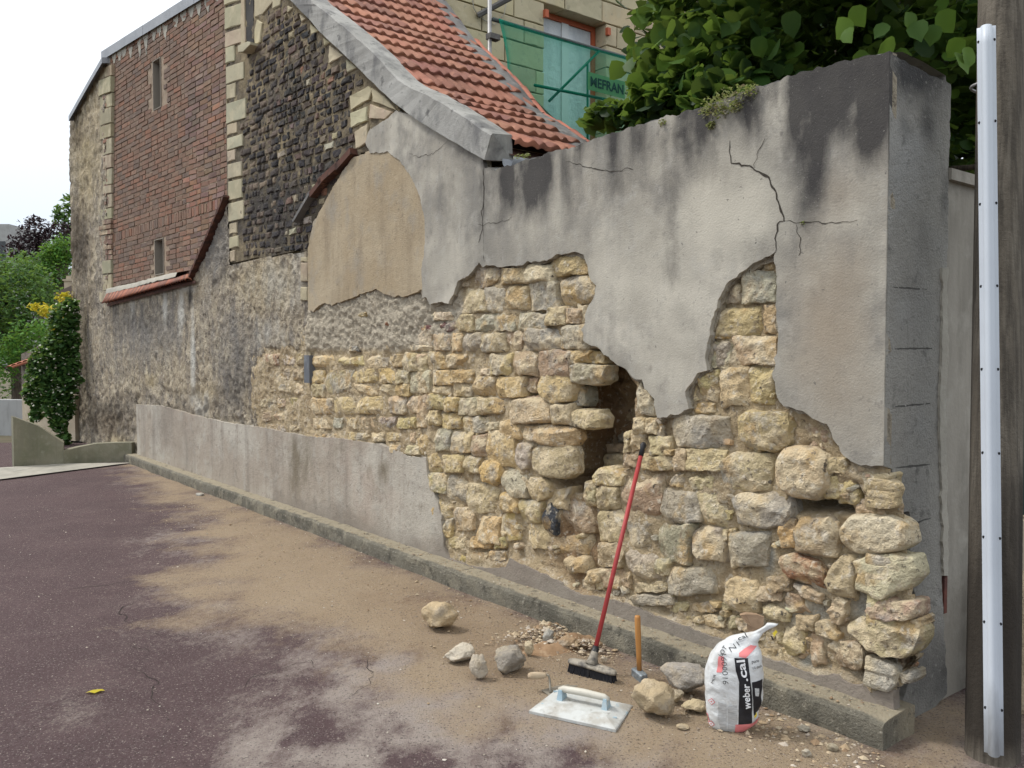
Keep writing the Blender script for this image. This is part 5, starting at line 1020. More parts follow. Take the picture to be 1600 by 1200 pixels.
# netting: two translucent layers of woven mesh
mnet = bpy.data.materials.new('green scaffold net'); mnet.use_nodes = True; t = mnet.node_tree; t.nodes.clear(); L = t.links.new
out = t.nodes.new('ShaderNodeOutputMaterial'); tp_ = t.nodes.new('ShaderNodeBsdfTransparent'); tp_.inputs[0].default_value = (.60, .95, .83, 1); df = t.nodes.new('ShaderNodeBsdfDiffuse'); df.inputs[0].default_value = (.03, .42, .28, 1)
tl = t.nodes.new('ShaderNodeBsdfTranslucent'); tl.inputs[0].default_value = (.03, .42, .3, 1); ad = t.nodes.new('ShaderNodeMixShader'); L(df.outputs[0], ad.inputs[1]); L(tl.outputs[0], ad.inputs[2])
ms = t.nodes.new('ShaderNodeMixShader'); at2 = t.nodes.new('ShaderNodeAttribute'); at2.attribute_name = 'dens'; L(at2.outputs['Fac'], ms.inputs[0]); L(tp_.outputs[0], ms.inputs[1]); L(ad.outputs[0], ms.inputs[2]); L(ms.outputs[0], out.inputs[0])
tl_, tr_ = FS.uz(774, 31), FS.uz(985, 93)
nu, nv = 60, 30; V = []; dens = []
for i in range(nu):
    f = i/(nu-1)
    for j in range(nv):
        g = j/(nv-1); u = tl_[0]+(tr_[0]-tl_[0])*f; zt_ = tl_[1]+(tr_[1]-tl_[1])*f-.03*math.sin(f*math.pi)
        zb = zt_-1.25; pull = .10*g*(1-f)**6*0+.12*math.sin(min(1, g*2.2)*math.pi/2)*(1-f)**10
        V.append(FS.pt(u+pull, .06+.03*math.sin(f*9+g*2)*g, zt_+(zb-zt_)*g)); fold = max(math.exp(-((f-.0)/.035)**2), .5*math.exp(-(g/.05)**2))
        dens.append(min(.9, .22+.6*fold))
net = mesh('safety_net', A_(V), A_([(i*nv+j, (i+1)*nv+j, (i+1)*nv+j+1, i*nv+j+1) for i in range(nu-1) for j in range(nv-1)]), mnet, None, True, {'dens': dens})
tag(net, 'green translucent safety net stretched on the scaffold in front of window', 'net')
def text_mesh(s, bold=0.):
    cu = bpy.data.curves.new('t', 'FONT'); cu.body = s; cu.size = 1; cu.offset = bold; cu.resolution_u = 3; cu.fill_mode = 'FRONT'
    ob = bpy.data.objects.new('t', cu); COL.objects.link(ob); bpy.context.view_layer.update()
    me = bpy.data.meshes.new_from_object(ob.evaluated_get(bpy.context.evaluated_depsgraph_get()))
    bm = bmesh.new(); bm.from_mesh(me); bmesh.ops.triangulate(bm, faces=bm.faces)
    for _ in range(1): bmesh.ops.subdivide_edges(bm, edges=[e for e in bm.edges if e.calc_length() > .08], cuts=2)
    bmesh.ops.triangulate(bm, faces=bm.faces)
    V = A_([v.co[:2] for v in bm.verts]); Fs = [[v.index for v in f.verts] for f in bm.faces]; bm.free()
    bpy.data.objects.remove(ob); bpy.data.curves.remove(cu); bpy.data.meshes.remove(me)
    lo = V.min(0); return (V-lo)/(V.max(0)-lo), Fs
m_ban = MAT('green banner', (.09, .33, .14), [((.06, .26, .12), 5, .45, .65, .6)], rough=.7); m_banl = MAT('dark green lettering', (.005, .07, .055), rough=.7)
b0, b1 = FS.uz(918.5, 112, .1), FS.uz(976, 147, .1); zt_ = b0[1]; zb = float(FS.uz(919, 140, .1)[1])
mb = MB(); slab(mb, FS, b0[0], b1[0], .10, .104, zb, zt_); BN = mb.build('banner', m_ban); tag(BN, 'green banner with dark capital letters on the safety net', 'banner')
V2, Ft = text_mesh('MEFRAN', .03); w = (b1[0]-b0[0]); V2 = A_([b0[0]+.06*w, zb+.22*(zt_-zb)])+V2*A_([w*.9, (zt_-zb)*.56])
mesh('lettering', FS.pt(V2[:, 0], .107, V2[:, 1]), Ft, m_banl, BN)

# ------------------------------------------------------------------ linden tree overhanging the wall
TR = empty('linden_tree', at(1260, 900, 6.0)*A_([1, 1, 0]), 'large leafy tree with broad heart shaped leaves hanging over the wall', 'tree')
tb = A_([*(at(1330, 600, 8.2)[:2]), 0]); mb = MB()
mb.tube([tb, tb+A_([.05, 0, 1.2]), tb+A_([-.05, .05, 2.6]), tb+A_([-.1, .1, 4.2]), tb+A_([0, .1, 6])], [.22, .19, .17, .13, .06], 12)
for a in range(9):
    an = a*2.4; z0 = 1.9+a*.35; d = A_([math.cos(an), math.sin(an), .35]); mb.tube([tb+A_([0, 0, z0]), tb+A_([0, 0, z0])+d*.8, tb+A_([0, 0, z0])+d*1.5+A_([0, 0, -.1]), tb+A_([0, 0, z0])+d*2.0+A_([0, 0, -.35])], [.07, .05, .03, .012], 7)
mb.build('trunk', m_bark, TR, True)
def ck(x, y, d, r, n): return (at(x, y, d), (r, r, r*.75), int(n*1.7))
CL = [ck(955, 172, 6.3, .20, 90), ck(1000, 165, 6.0, .24, 120), ck(1050, 170, 5.8, .26, 130), ck(985, 95, 6.4, .14, 22), ck(1040, 110, 6.0, .26, 90), ck(1085, 140, 5.6, .26, 110), ck(1070, 20, 6.0, .34, 100), ck(1130, 80, 5.7, .45, 200), ck(1180, 120, 5.5, .36, 140), ck(1120, 155, 5.3, .22, 80), ck(1430, 60, 5.2, .3, 50), ck(1500, 70, 5.0, .3, 50), ck(1560, 30, 5.0, .4, 70),
      (at(1250, 60, 7.2), (1.2, .5, .7), 1300), (at(1450, 80, 7.0), (1.2, .5, .9), 1300), (at(1150, 130, 7.0), (.7, .4, .5), 500), (at(1600, 100, 6.8), (1., .5, 1.1), 900),
      (at(1250, -190, 5.4), (1.4, 1.5, .5), 1700), (at(1080, -140, 6.2), (.7, .9, .45), 500), (at(1500, -190, 5.0), (1.3, 1.5, .5), 1500), (at(1350, -300, 6.3), (2.4, 2.2, .7), 2600), (at(1400, -160, 6.8), (2.0, 1.0, .8), 1800)]  # unseen upper canopy, sized wide to shade the crown below
tag(foliage('crown', CL, .115, m_lime, TR, 5, shell=.25, droop=.9, prune=lambda C: (proj(C)[0] < 985) & (proj(C)[1] < 162)), kind='stuff')
# large leaves in plain view, each its own piece
r_ = np.random.default_rng(11)
lme = []
for k in range(5):
    V, Fs, rn = leaf_arrays(A_([[0, 0, 0.]]), 1.0, np.random.default_rng(k), 0, 'round', 0.0)
    prof = A_([(0, -.05, 0), (-.30, .02, .05), (-.48, .30, .09), (-.40, .66, .06), (-.16, .92, .0), (0, 1.08, -.06), (.16, .92, .0), (.40, .66, .06), (.48, .30, .09), (.30, .02, .05), (0, .25, -.015), (0, .65, -.02)])+np.random.default_rng(k).normal(0, .025, (12, 3))
    fc = [(10, 0, 1), (10, 1, 2), (10, 2, 3), (11, 10, 3), (11, 3, 4), (11, 4, 5), (11, 5, 6), (11, 6, 7), (11, 7, 10), (10, 7, 8), (10, 8, 9), (10, 9, 0)]
    lme.append(mesh('leaf', prof, fc, m_lime, None, True, {'rnd': np.full(12, (.3, .55, .75, .95, 1.0)[k])}, origin=False, me_only=True)[0])
spots = [(985, 92, 6.2, 2), (972, 98, 6.25, 4), (992, 75, 6.1, 3), (1005, 60, 6.1, 2), (998, 20, 6.1, 4), (982, 45, 6.2, 3), (1012, 8, 6.0, 4), (1040, 40, 5.9, 3), (1030, 8, 6.0, 3), (1060, 80, 5.7, 4), (1075, 100, 5.6, 3), (1045, 110, 5.7, 3), (1020, 85, 5.9, 4), (1010, 100, 5.9, 2), (1005, 128, 6.1, 3), (1000, 120, 6.0, 3), (1045, 90, 5.7, 4), (1100, 110, 5.4, 3), (1110, 118, 5.3, 4), (1080, 130, 5.5, 3), (1130, 110, 5.2, 3), (935, 182, 6.4, 1), (918, 188, 6.4, 1), (955, 172, 6.3, 2), (970, 165, 6.1, 1), (990, 190, 6.0, 2), (950, 195, 6.2, 1), (1015, 170, 5.9, 2), (1035, 160, 5.8, 1), (1050, 145, 5.7, 2), (1070, 165, 5.6, 1), (1090, 150, 5.5, 2), (1325, 30, 4.4, 4), (1335, 12, 4.4, 3), (1322, 48, 4.35, 3), (1395, 62, 4.4, 3), (1385, 38, 4.5, 2), (1430, 35, 4.4, 2), (1460, 40, 4.4, 2), (1500, 60, 4.3, 4), (1512, 75, 4.25, 4), (1495, 85, 4.25, 3), (1420, 20, 4.4, 2), (1470, 20, 4.4, 3), (1350, 80, 4.5, 2), (1415, 78, 4.4, 2), (1180, 60, 5.2, 2), (1150, 30, 5.3, 2), (1110, 40, 5.5, 3), (1090, 20, 5.6, 3), (1070, 50, 5.6, 2), (1200, 140, 5.0, 1), (1160, 135, 5.1, 2), (1140, 160, 5.0, 2), (1230, 20, 5.2, 1), (1590, 80, 4.5, 3)]
for (x, y, d, c) in spots:
    P = at(x, y, d); s = (.13 if d > 4.6 else .10)*random.uniform(.8, 1.15)
    # blade hangs tip down, facing roughly outward
    rot = Euler((math.radians(random.uniform(-125, -60)), math.radians(random.uniform(-35, 35)), math.radians(random.uniform(130, 230))), 'XYZ').to_matrix().to_4x4()
    inst('leaf', lme[min(4, max(0, c))], Matrix.Translation(Vector(P)) @ rot @ Matrix.Scale(s, 4), TR)
HG = foliage('backdrop', [(at(1150+i*70, 210+30*(i % 2), 8.6+.3*(i % 3)), (.8, .7, 1.2), 700) for i in range(9)]+[(at(1280+i*50, 40, 8.8), (.6, .5, .8), 600) for i in range(5)]+[(at(1480+i*60, 480, 7.4), (.6, .5, 1.3), 600) for i in range(5)]+[(at(1120+i*110, 0, 9.5), (1.1, .8, 1.3), 600) for i in range(7)], .15, m_backdrop, None, 9, shell=.1)  # added leaf mass: blocks the sky so the void behind the tree stays dark
tag(HG, 'added dark leafy hedge in deep shade behind the wall', 'backdrop', kind='stuff')

# little plants rooted in the wall crest
def crest_plant(name, pts, n, size, label, seed):
    e = []
    for x, y, r in pts:
        uz = FB.uz(x, y, .03); e.append((FB.pt(uz[0], .015, uz[1]), (r, r*.8, r*.6), n))
    o = foliage(name, e, size, m_moss, None, seed, 'narrow', .1); tag(o, label, 'plant', 'small plants rooted in the wall'); return o
crest_plant('stonecrop', [(1120, 158, .09), (1145, 150, .09), (1170, 143, .07), (1108, 172, .07), (1128, 172, .06), (1112, 195, .035), (1150, 165, .05)], 170, .022, 'pale flowering stonecrop clump on the crest of the rendered wall', 3)
crest_plant('stonecrop', [(1034, 190, .035)], 60, .02, 'small green tuft growing from the crest left of the stonecrop', 4)
crest_plant('stonecrop', [(806, 244, .03), (818, 242, .03)], 40, .018, 'small weeds growing by the zinc gutter', 6)
crest_plant('stonecrop', [(1252, 347, .018)], 30, .014, 'tiny weed in the crack below the dark stain', 8)

# ------------------------------------------------------------------ far left: ramp, walls, greenery
def lbox(name, pts, z0, z1s, thick, mat, parent=None, label=None, cat=None):
    """a wall following ground points, with its own height at each point"""
    P = A_(pts, float); n = len(P); t = np.gradient(P, axis=0); t /= np.linalg.norm(t, axis=1)[:, None]; nn = np.c_[-t[:, 1], t[:, 0]]
    if (nn@A_([0, -1.])).mean() > 0: nn = -nn
    B = P+nn*thick; z1 = np.broadcast_to(A_(z1s, float), (n,))
    V = np.concatenate([np.c_[P, np.full(n, z0)], np.c_[P, z1], np.c_[B, z1], np.c_[B, np.full(n, z0)]])
    o = mesh(name, V, [(j*n+i, j*n+i+1, (j+1)*n+i+1, (j+1)*n+i) for j in range(3) for i in range(n-1)]+[[j*n for j in range(4)], [j*n+n-1 for j in range(4)][::-1]], mat, parent)
    if label: tag(o, label, cat)
    return o
gp = lambda x, y: ground(x, y)[:2]
lbox('low_wall', [gp(206, 722), gp(200, 722), gp(180, 722.5), gp(150, 723.5), gp(125, 725), gp(100, 727)], 0, [.29, .29, .29, .285, .25, .21], .16, m_green_conc, None, 'low mossy concrete edging at the far end of the kerb', 'low wall')
a = gp(-260, 775); b = gp(208, 724)
mb = MB(); g0, g1, g2, g3 = gp(-300, 790), gp(206, 725), gp(100, 726.5), gp(-300, 752)
mb.add(np.c_[A_([g0, g1, g2, g3]), np.full(4, .022)], [(0, 1, 2, 3)]); o = mb.build('gutter_strip', m_conc); tag(o, kind='structure')
RW = A_([gp(100, 726.5), gp(60, 728.5), gp(22, 731)]); lbox('ramp_wall', RW, 0, [.32, .58, .72], .28, m_green_conc, None, 'streaked mossy ramp parapet with sloping top at far left', 'ramp')
D = 15.6
c0, c1 = at(118, 700, 15.8)[:2], at(36, 700, 17.0)[:2]
VW = empty('side_wall', (*c0, 0), 'beige and rubble side wall with tiled top behind the flowering vine', 'wall')
lbox('lower_render', [c0, c1], 0, [.85, .95], .3, m_beige, VW)
q0, q1 = at(118, 700, 15.85)[:2], at(34, 700, 17.05)[:2]; dn_ = A_([.0, .04])
lbox('upper_rubble', [q0+dn_, q1+dn_], .8, [2.05, 1.60], .25, MAT('side rubble', (.2, .18, .15), [((.12, .1, .08), 5, .45, .6, .8), ((.36, .32, .25), 8, .55, .7, .6)], bump=[(8, 1), (30, 1)], bstr=1, bdist=.05), VW)
for k in range(5):
    p = at(30+k*9, 572-k*3.0, 16.9-.1*k); mb = MB(); th = np.linspace(0, math.pi, 7)
    V = [p+A_([math.cos(a)*.075, -.35, math.sin(a)*.05-.04]) for a in th]+[p+A_([math.cos(a)*.07, .35, math.sin(a)*.05+.10]) for a in th]
    mb.add(V, [(j, j+1, 8+j, 7+j) for j in range(6)]); o = mb.build('wall_tile', m_tile, VW, True); o.color = (.36, .13, .075, 1)
w0, w1 = at(36, 700, 17.2)[:2], at(-160, 700, 17.8)[:2]
lbox('grey_wall', [w0, w1], -.3, [.68, .68], .25, m_white, None, 'plain grey painted low wall at the far left edge', 'wall')
# flowering vine on the corner
VN = empty('flowering_vine', (*at(85, 700, 15.3)[:2], 0), 'dense climbing vine with small white blossoms on the building corner', 'vine')
vc = [(100, 500, .28), (92, 545, .34), (75, 560, .30), (100, 590, .30), (72, 600, .30), (85, 630, .28), (58, 590, .2), (52, 615, .2), (62, 570, .2), (60, 625, .2), (100, 640, .2), (92, 660, .18), (98, 685, .14), (110, 480, .16), (108, 530, .2), (108, 570, .2), (104, 612, .2), (55, 650, .12)]
VCL = [(at(x, y, 15.1), (r, r*.7, r), int(900*(r/.3)**2)) for x, y, r in vc]
tag(foliage('foliage', VCL, .075, m_lg, VN, 21, 'round', .3), kind='stuff')
tag(foliage('blossom', [(at(x, y, 15.0), (r, r*.8, r), int(34*(r/.3)**2)) for x, y, r in vc], .035, m_wht, VN, 22, 'round', .7), kind='stuff')
mb = MB(); mb.tube([A_([*at(104, 700, 15.3)[:2], .1]), at(102, 640, 15.25), at(98, 570, 15.2), at(104, 490, 15.2)], [.03, .025, .02, .01], 7); mb.build('stem', m_bark, VN)
YL = empty('yellow_shrub', (*at(95, 700, 16.2)[:2], 0), 'shrub with bright yellow leaf sprays above the flowering vine', 'shrub')
tag(foliage('yellow_leaves', [(at(x, y, 15.9), (r, r*.7, r*.6), n) for x, y, r, n in ((62, 480, .16, 60), (52, 478, .12, 40), (80, 485, .2, 90), (92, 492, .2, 90), (100, 465, .16, 60), (104, 460, .12, 40), (88, 512, .12, 40), (72, 490, .12, 40))], .09, m_yel, YL, 31, 'narrow', .2), kind='stuff')
mb = MB(); mb.tube([A_([*at(95, 700, 16.2)[:2], 0]), at(95, 560, 16.1), at(88, 490, 16.0)], [.04, .03, .01], 6); mb.build('stem', m_bark, YL)
def tree(name, label, x, yb, d, blobs_, size, mat, seed, trunk_r=.15, shape='narrow'):
    base = A_([*at(x, yb, d)[:2], -.3]); T = empty(name, base, label, 'tree', 'trees at the far left')
    cl = [(at(bx, by, d+dd), (r, r*.8, r*.85), n) for bx, by, r, dd, n in blobs_]
    tag(foliage('crown', cl, size, mat, T, seed, shape, .3), kind='stuff')
    top = cl[0][0]; mb = MB(); mb.tube([base, base*.5+top*.5, top], [trunk_r, trunk_r*.7, trunk_r*.25], 8)
    for c in cl[1:]: mb.tube([base*.45+top*.55, (base*.4+top*.6)*.5+c[0]*.5, c[0]], [trunk_r*.45, trunk_r*.3, trunk_r*.08], 6)
    mb.build('trunk', m_bark, T)
tree('shrub_tree', 'bluish green bushy tree filling the left edge of the picture', 30, 640, 19, [(20, 470, 1.0, 0, 1600), (55, 490, .7, -.3, 900), (-10, 520, .9, 0, 900), (15, 430, .7, .2, 800), (50, 450, .6, 0, 600), (10, 580, .9, .2, 700), (40, 540, .7, .3, 700), (-40, 450, 1.0, 0, 700)], .12, m_lg, 41)
tree('shrub_tree', 'bright green low bush in front of the left trees', 40, 650, 18, [(45, 535, .55, 0, 700), (20, 550, .5, 0, 600), (70, 525, .45, 0, 500), (0, 570, .5, 0, 500)], .10, m_lg2, 42, .08)
tree('purple_tree', 'dark purple leaved tree behind the green bushes', 65, 600, 34, [(62, 400, 1.1, 0, 1000), (55, 360, .7, 0, 500), (85, 375, .9, 0, 700), (45, 385, .8, 0, 600), (30, 390, .6, 0, 300), (100, 370, .7, 0, 450), (70, 420, 1.2, 0, 800), (54, 345, .3, 0, 120), (105, 395, .8, 0, 450)], .16, m_pur, 43)
tree('slender_tree', 'airy pale green tree rising beside the building corner', 105, 600, 38, [(100, 330, .45, 0, 130), (108, 315, .4, 0, 100), (95, 345, .4, 0, 110), (112, 345, .5, 0, 140), (90, 336, .3, 0, 70), (104, 360, .4, 0, 110), (115, 320, .4, 0, 90), (110, 372, .5, 0, 120)], .22, m_lg, 44, .1)
tree('shrub_tree', 'rounded mid green tree between purple tree and building', 95, 600, 28, [(90, 395, .6, 0, 700), (105, 390, .6, 0, 700), (80, 400, .4, 0, 350), (100, 420, .8, 0, 800), (75, 440, .8, 0, 700), (40, 420, .7, 0, 600), (60, 430, .8, 0, 600), (30, 440, .8, 0, 600)], .13, m_lg2, 45)
# far house roof with chimney and a distant grey block
FHs = empty('far_house', at(96, 470, 24), 'small far house roof with a pale chimney pot beyond the vine', 'house')
mb = MB(); a, b, c_ = at(76, 462, 24), at(125, 440, 24), at(125, 470, 24); dp = A_([0, 2.5, 0]); mb.add([a, b, c_, a+dp, b+dp, c_+dp], [(0, 1, 4, 3), (0, 2, 1), (0, 3, 5, 2)]); mb.build('roof', MAT('old far tile', (.14, .11, .095), bump=[(20, 1)]), FHs)
cc = at(99, 445, 24); mb = MB(); mb.box(cc+A_([0, .3, .0]), (.09, .09, .14)); mb.box(cc+A_([0, .3, .15]), (.12, .12, .025)); mb.box(cc+A_([0, .3, .22]), (.05, .05, .055)); mb.build('chimney', m_beige, FHs)
mb = MB(); c3 = at(-30, 380, 90); mb.box(c3+A_([0, 4, -4]), (3.0, 4, 6.0)); mb.box(c3+A_([2, 4, -8.2]), (3.6, 4, 6.0)); FBk = mb.build('far_block', m_white); tag(FBk, 'distant pale grey building at the left picture edge', 'building')
mb = MB()
for k in range(3): mb.box(c3+A_([-2.0+k*2.0, -.03, -1.0]), (.6, .05, 1.2))
mb.build('window', m_glass, FBk)

# ------------------------------------------------------------------ right: utility pole, cable guard, gate pier, gate
m_pole = MAT('weathered pole wood', (.125, .108, .085), [((.06, .052, .042), 6, .42, .6, .8, (6, 6, .35)), ((.19, .168, .135), 9, .5, .68, .7, (5, 5, .3)), ('attr', 'wet', (.028, .023, .018), .92, 3, (2, 2, .4))], bump=[(30, .8), (80, .5)], bdist=.012)
pb = ground(1550, 1183); ptop = at(1566, -60, 3.55)
def polewet(q, P): return sstep(1.45, .55, P[:, 2]+.2*fbm(P*A_([6, 6, 1]), 1, 3))*sstep(-.02, .16, P[:, 2]+.02)
PO = empty('utility_pole', pb, 'weathered wooden utility pole at the right picture edge', 'pole')
n = 60; k = 28; ax = np.linspace(0, 1, n)[:, None]*(ptop-pb)+pb; rad = np.linspace(.098, .088, n)
V = []
for i in range(n):
    for j in range(k):
        a = 2*math.pi*j/k; rr = rad[i]*(1+.012*math.sin(j*5.1)+.01*math.sin(j*2.3+i*.05)-(.05 if j in (6, 15, 24) else 0)); V.append(ax[i]+A_([math.cos(a)*rr, math.sin(a)*rr, 0]))
V = A_(V); mesh('shaft', V, [(i*k+j, i*k+(j+1) % k, (i+1)*k+(j+1) % k, (i+1)*k+j) for i in range(n-1) for j in range(k)]+[tuple((n-1)*k+j for j in range(k))], m_pole, PO, True, {'wet': polewet(None, V)})
m_pvcg = MAT('pale grey plastic guard', (.50, .545, .60), [((.44, .48, .53), 3, .45, .62, .5), ('attr', 'wet', (.12, .12, .12), .85, 6, (2, 2, .5))], rough=.45, spec=.4)
# half round guard fixed on the camera side of the pole
f_ = -(pb[:2]/np.linalg.norm(pb[:2])); f3 = A_([*f_, 0]); s3 = A_([-f_[1], f_[0], 0]); s3 = s3 if s3[0] > 0 else -s3
gb = ground(1558, 1180)+f3*.0; n = 40; prof = [(-.042, -.012), (-.042, 0)]+[(-.026*math.cos(a), .004+.034*math.sin(a)) for a in np.linspace(0, math.pi, 9)]+[(.042, 0), (.042, -.012)]
g0 = at(1553, 1178, 3.24); g1 = at(1541, 42, 3.36); V = []
for i in range(n):
    c = g0+(g1-g0)*i/(n-1)
    for x, y in prof: V.append(c+s3*x*.78+f3*y*.9)
m = len(prof); V = A_(V)
GD = mesh('cable_guard', V, [(i*m+j, i*m+j+1, (i+1)*m+j+1, (i+1)*m+j) for i in range(n-1) for j in range(m-1)]+[tuple((n-1)*m+j for j in range(m))], m_pvcg, None, True, {'wet': sstep(.5, .05, V[:, 2])*.8})
tag(GD, 'pale grey plastic cable guard strapped upright on the wooden pole', 'pipe')
m_hole = MAT('fixing hole', (.02, .02, .022))
for i in range(9):
    f = .06+i*.115
    for sx in (-1, 1):
        c = g0+(g1-g0)*f+s3*sx*.0275+f3*.001; th = np.linspace(0, 2*math.pi, 9)[:-1]
        V = [c+s3*math.cos(a)*.0045+A_([0, 0, math.sin(a)*.006])+f3*.0015 for a in th]+[c+s3*math.cos(a)*.0045+A_([0, 0, math.sin(a)*.006])-f3*.004 for a in th]
        mesh('screw', V, [tuple(range(8))]+[(j, 8+j, 8+(j+1) % 8, (j+1) % 8) for j in range(8)], m_hole, GD)
for yy in (130, 137):
    pass
mb = MB(); c = at(1560, 133, 3.56)
st = [c+A_([math.cos(a)*.101, math.sin(a)*.101, .002*math.sin(3*a)]) for a in np.linspace(0, 2*math.pi, 25)]
mb.tube(st, .006, 6, cap=False); mb.build('strap', m_galv, PO, True)
# gate pier behind the end of the wall
PIf = FE
pq = lambda x, y, o=0.: FE.uz(x, y, o)
PR = empty('gate_pier', FE.pt(.72, .02, 0), 'beige rendered gate pier with chamfered cap between wall end and pole', 'pier')
u0, u1 = float(pq(1481, 500)[0])+.01, float(pq(1481, 500)[0])+.36
zc = float(pq(1500, 285)[1])
m_pier = MAT('stained grey pier render', (.30, .28, .24), [((.21, .195, .165), 2, .45, .62, .8, (3, 3, .5)), ((.37, .35, .305), 6, .52, .68, .6)], bump=[(40, .5)])
mb = MB(); slab(mb, FE, u0, u1, -.30, -.02, 0, zc); mb.build('shaft', m_pier, PR)
mb = MB(); P = FE.pt(*np.array([(u0-.02, -.33, zc), (u1+.02, -.33, zc), (u1+.02, .01, zc), (u0-.02, .01, zc), (u0-.02, -.33, zc+.05), (u1+.02, -.33, zc+.05), (u1+.02, .01, zc+.05), (u0-.02, .01, zc+.05), ((u0+u1)/2, -.15, zc+.10)]).T)
mb.add(P, [(0, 1, 2, 3), (0, 4, 5, 1), (1, 5, 6, 2), (2, 6, 7, 3), (3, 7, 4, 0), (4, 8, 5), (5, 8, 6), (6, 8, 7), (7, 8, 4)]); mb.build('pier_cap', m_pier, PR)
mb = MB(); slab(mb, FE, u0-.005, u0+.022, -.02, .004, .42, .68); mb.build('corner_post', MAT('rusty post', (.16, .06, .045), [((.07, .04, .035), 9, .45, .65, .8)], bump=[(30, 1)]), PR)
m_gate = MAT('dark green gate paint', (.012, .035, .03), [((.02, .03, .028), 4, .45, .6, .6)], rough=.4)
GT = empty('gate', at(1640, 900, 4.6)*A_([1, 1, 0]), 'dark green metal gate just showing behind the pole', 'gate')
gA = at(1592, 600, 4.5); gd = A_([.95, .30, 0]); gd /= np.linalg.norm(gd)
mb = MB(); mb.add([gA*A_([1, 1, 0])+A_([0, 0, .75]), gA*A_([1, 1, 0])+gd*1.5+A_([0, 0, .75]), gA*A_([1, 1, 0])+gd*1.5+A_([0, 0, 2.1]), gA*A_([1, 1, 0])+A_([0, 0, 2.1]), gA*A_([1, 1, 0])+A_([.02, .05, .75]), gA*A_([1, 1, 0])+gd*1.5+A_([0, .05, .75]), gA*A_([1, 1, 0])+gd*1.5+A_([0, .05, 2.1]), gA*A_([1, 1, 0])+A_([.02, .05, 2.1])], [(0, 1, 2, 3), (7, 6, 5, 4), (0, 4, 5, 1), (1, 5, 6, 2), (2, 6, 7, 3), (3, 7, 4, 0)]); mb.build('gate_panel', m_gate, GT)
for k in range(8):
    p = gA*A_([1, 1, 0])+gd*(.02+.14*k); mb = MB(); mb.tube([p+A_([0, 0, 2.1]), p+A_([0, 0, 2.35]), p+A_([0, 0, 2.45])], [.014, .014, .001], 8); mb.build('spike', m_gate, GT)
mb = MB(); mb.add([gA*A_([1, 1, 0])-A_([0, .05, 0])+A_([0, 0, z])+gd*t+A_([0, y, 0]) for z in (0, .73) for t, y in ((-.05, 0), (1.6, 0), (1.6, .4), (-.05, .4))], [(0, 1, 5, 4), (1, 2, 6, 5), (2, 3, 7, 6), (3, 0, 4, 7), (4, 5, 6, 7)])
o = mb.build('low_wall', m_beige); tag(o, 'low beige wall under the gate at the right edge', 'low wall')
P_ = ground(1602, 1125); stone(Frame(P_, A_([.97, .24, 0]), A_([.24, -.97, 0])), [(-.045, -.02), (.4, -.02), (.4, .62), (-.03, .60), (-.05, .3)], .02, -.12, None, (.5, .40, .27), name='stone_slab', mat=m_stonep, n=22, rough=.012, p=14)
tag(bpy.data.objects['stone_slab'], 'pale upright stone slab at the foot of the right picture edge', 'slab')

# ------------------------------------------------------------------ loose rocks
def rock(px, py, w, h, color, seed, label, dep=None, name='rock', squash=1., yaw=0., mat=None, group=None):
    """py is where it meets the ground, w and h its seen size in photo pixels"""
    g = ground(px, py-h*.12); d = g@FW; sx = w/F*d/2; sz = h/F*d/2*1.0; sy = (dep if dep else .8)*sx
    bm = bmesh.new(); bmesh.ops.create_icosphere(bm, subdivisions=4, radius=1); V = A_([v.co[:] for v in bm.verts]); Fs = [[v.index for v in f.verts] for f in bm.faces]; bm.free()
    r_ = np.random.default_rng(seed)
    for _ in range(14):                                 # chip flat planes
        nrm = r_.normal(size=3); nrm /= np.linalg.norm(nrm); dd = r_.uniform(.55, .88); e = V@nrm-dd; V = V-np.clip(e, 0, None)[:, None]*nrm*.93
    off = r_.uniform(0, 40, 3); V = V*(1+.16*fbm(V+off, 1.6, 2)+.07*fbm(V+off, 4.5, 4))[:, None]
    V = V/np.abs(V).max(0)
    c, s = math.cos(yaw), math.sin(yaw); V = V*A_([sx, sy, sz]); V = np.c_[V[:, 0]*c-V[:, 1]*s, V[:, 0]*s+V[:, 1]*c, V[:, 2]]
    z = V[:, 2]-V[:, 2].min(); V[:, 2] = z-.05*sz
    o = mesh(name, V+A_([g[0], g[1]+sy*.5, .012]), Fs, mat or m_stonep, None, True); o.color = (*color, 1); tag(o, label, 'rock', group or 'loose rocks on the ground by the wall'); return o
rock(683, 996, 66, 47, (.54, .42, .26), 1, 'rounded tan rock lying apart on the sand at left')
rock(722, 1043, 58, 26, (.58, .52, .42), 2, 'flat whitish rock lying behind the small pale rock', yaw=.2)
rock(748, 1070, 31, 42, (.50, .44, .35), 3, 'small pale rock at the end of the flat whitish one')
rock(794, 1064, 58, 46, (.30, .27, .225), 4, 'angular dark grey rock beside the trowel handle')
rock(826, 1034, 17, 29, (.56, .47, .32), 5, 'thin pale yellow splinter behind the dark grey rock')
rock(857, 1014, 19, 28, (.38, .37, .33), 6, 'small grey stone standing on the rubble heap')
rock(884, 1022, 36, 24, (.36, .25, .15), 7, 'brown earthy lump on the rubble heap near the kerb')
rock(915, 1020, 26, 16, (.30, .20, .12), 8, 'small brown clod on the rubble heap behind the broom')
rock(1022, 1138, 74, 62, (.48, .38, .24), 9, 'large tan rock at the corner of the plastering float')
rock(1072, 1098, 84, 52, (.37, .34, .30), 10, 'long grey rock leaning by the cement bag', yaw=-.5, dep=.6)
rock(1086, 1122, 40, 23, (.56, .46, .29), 11, 'small yellowish rock touching the cement bag')
rock(1053, 1106, 40, 22, (.55, .46, .31), 12, 'pale flat rock wedged under the long grey rock')
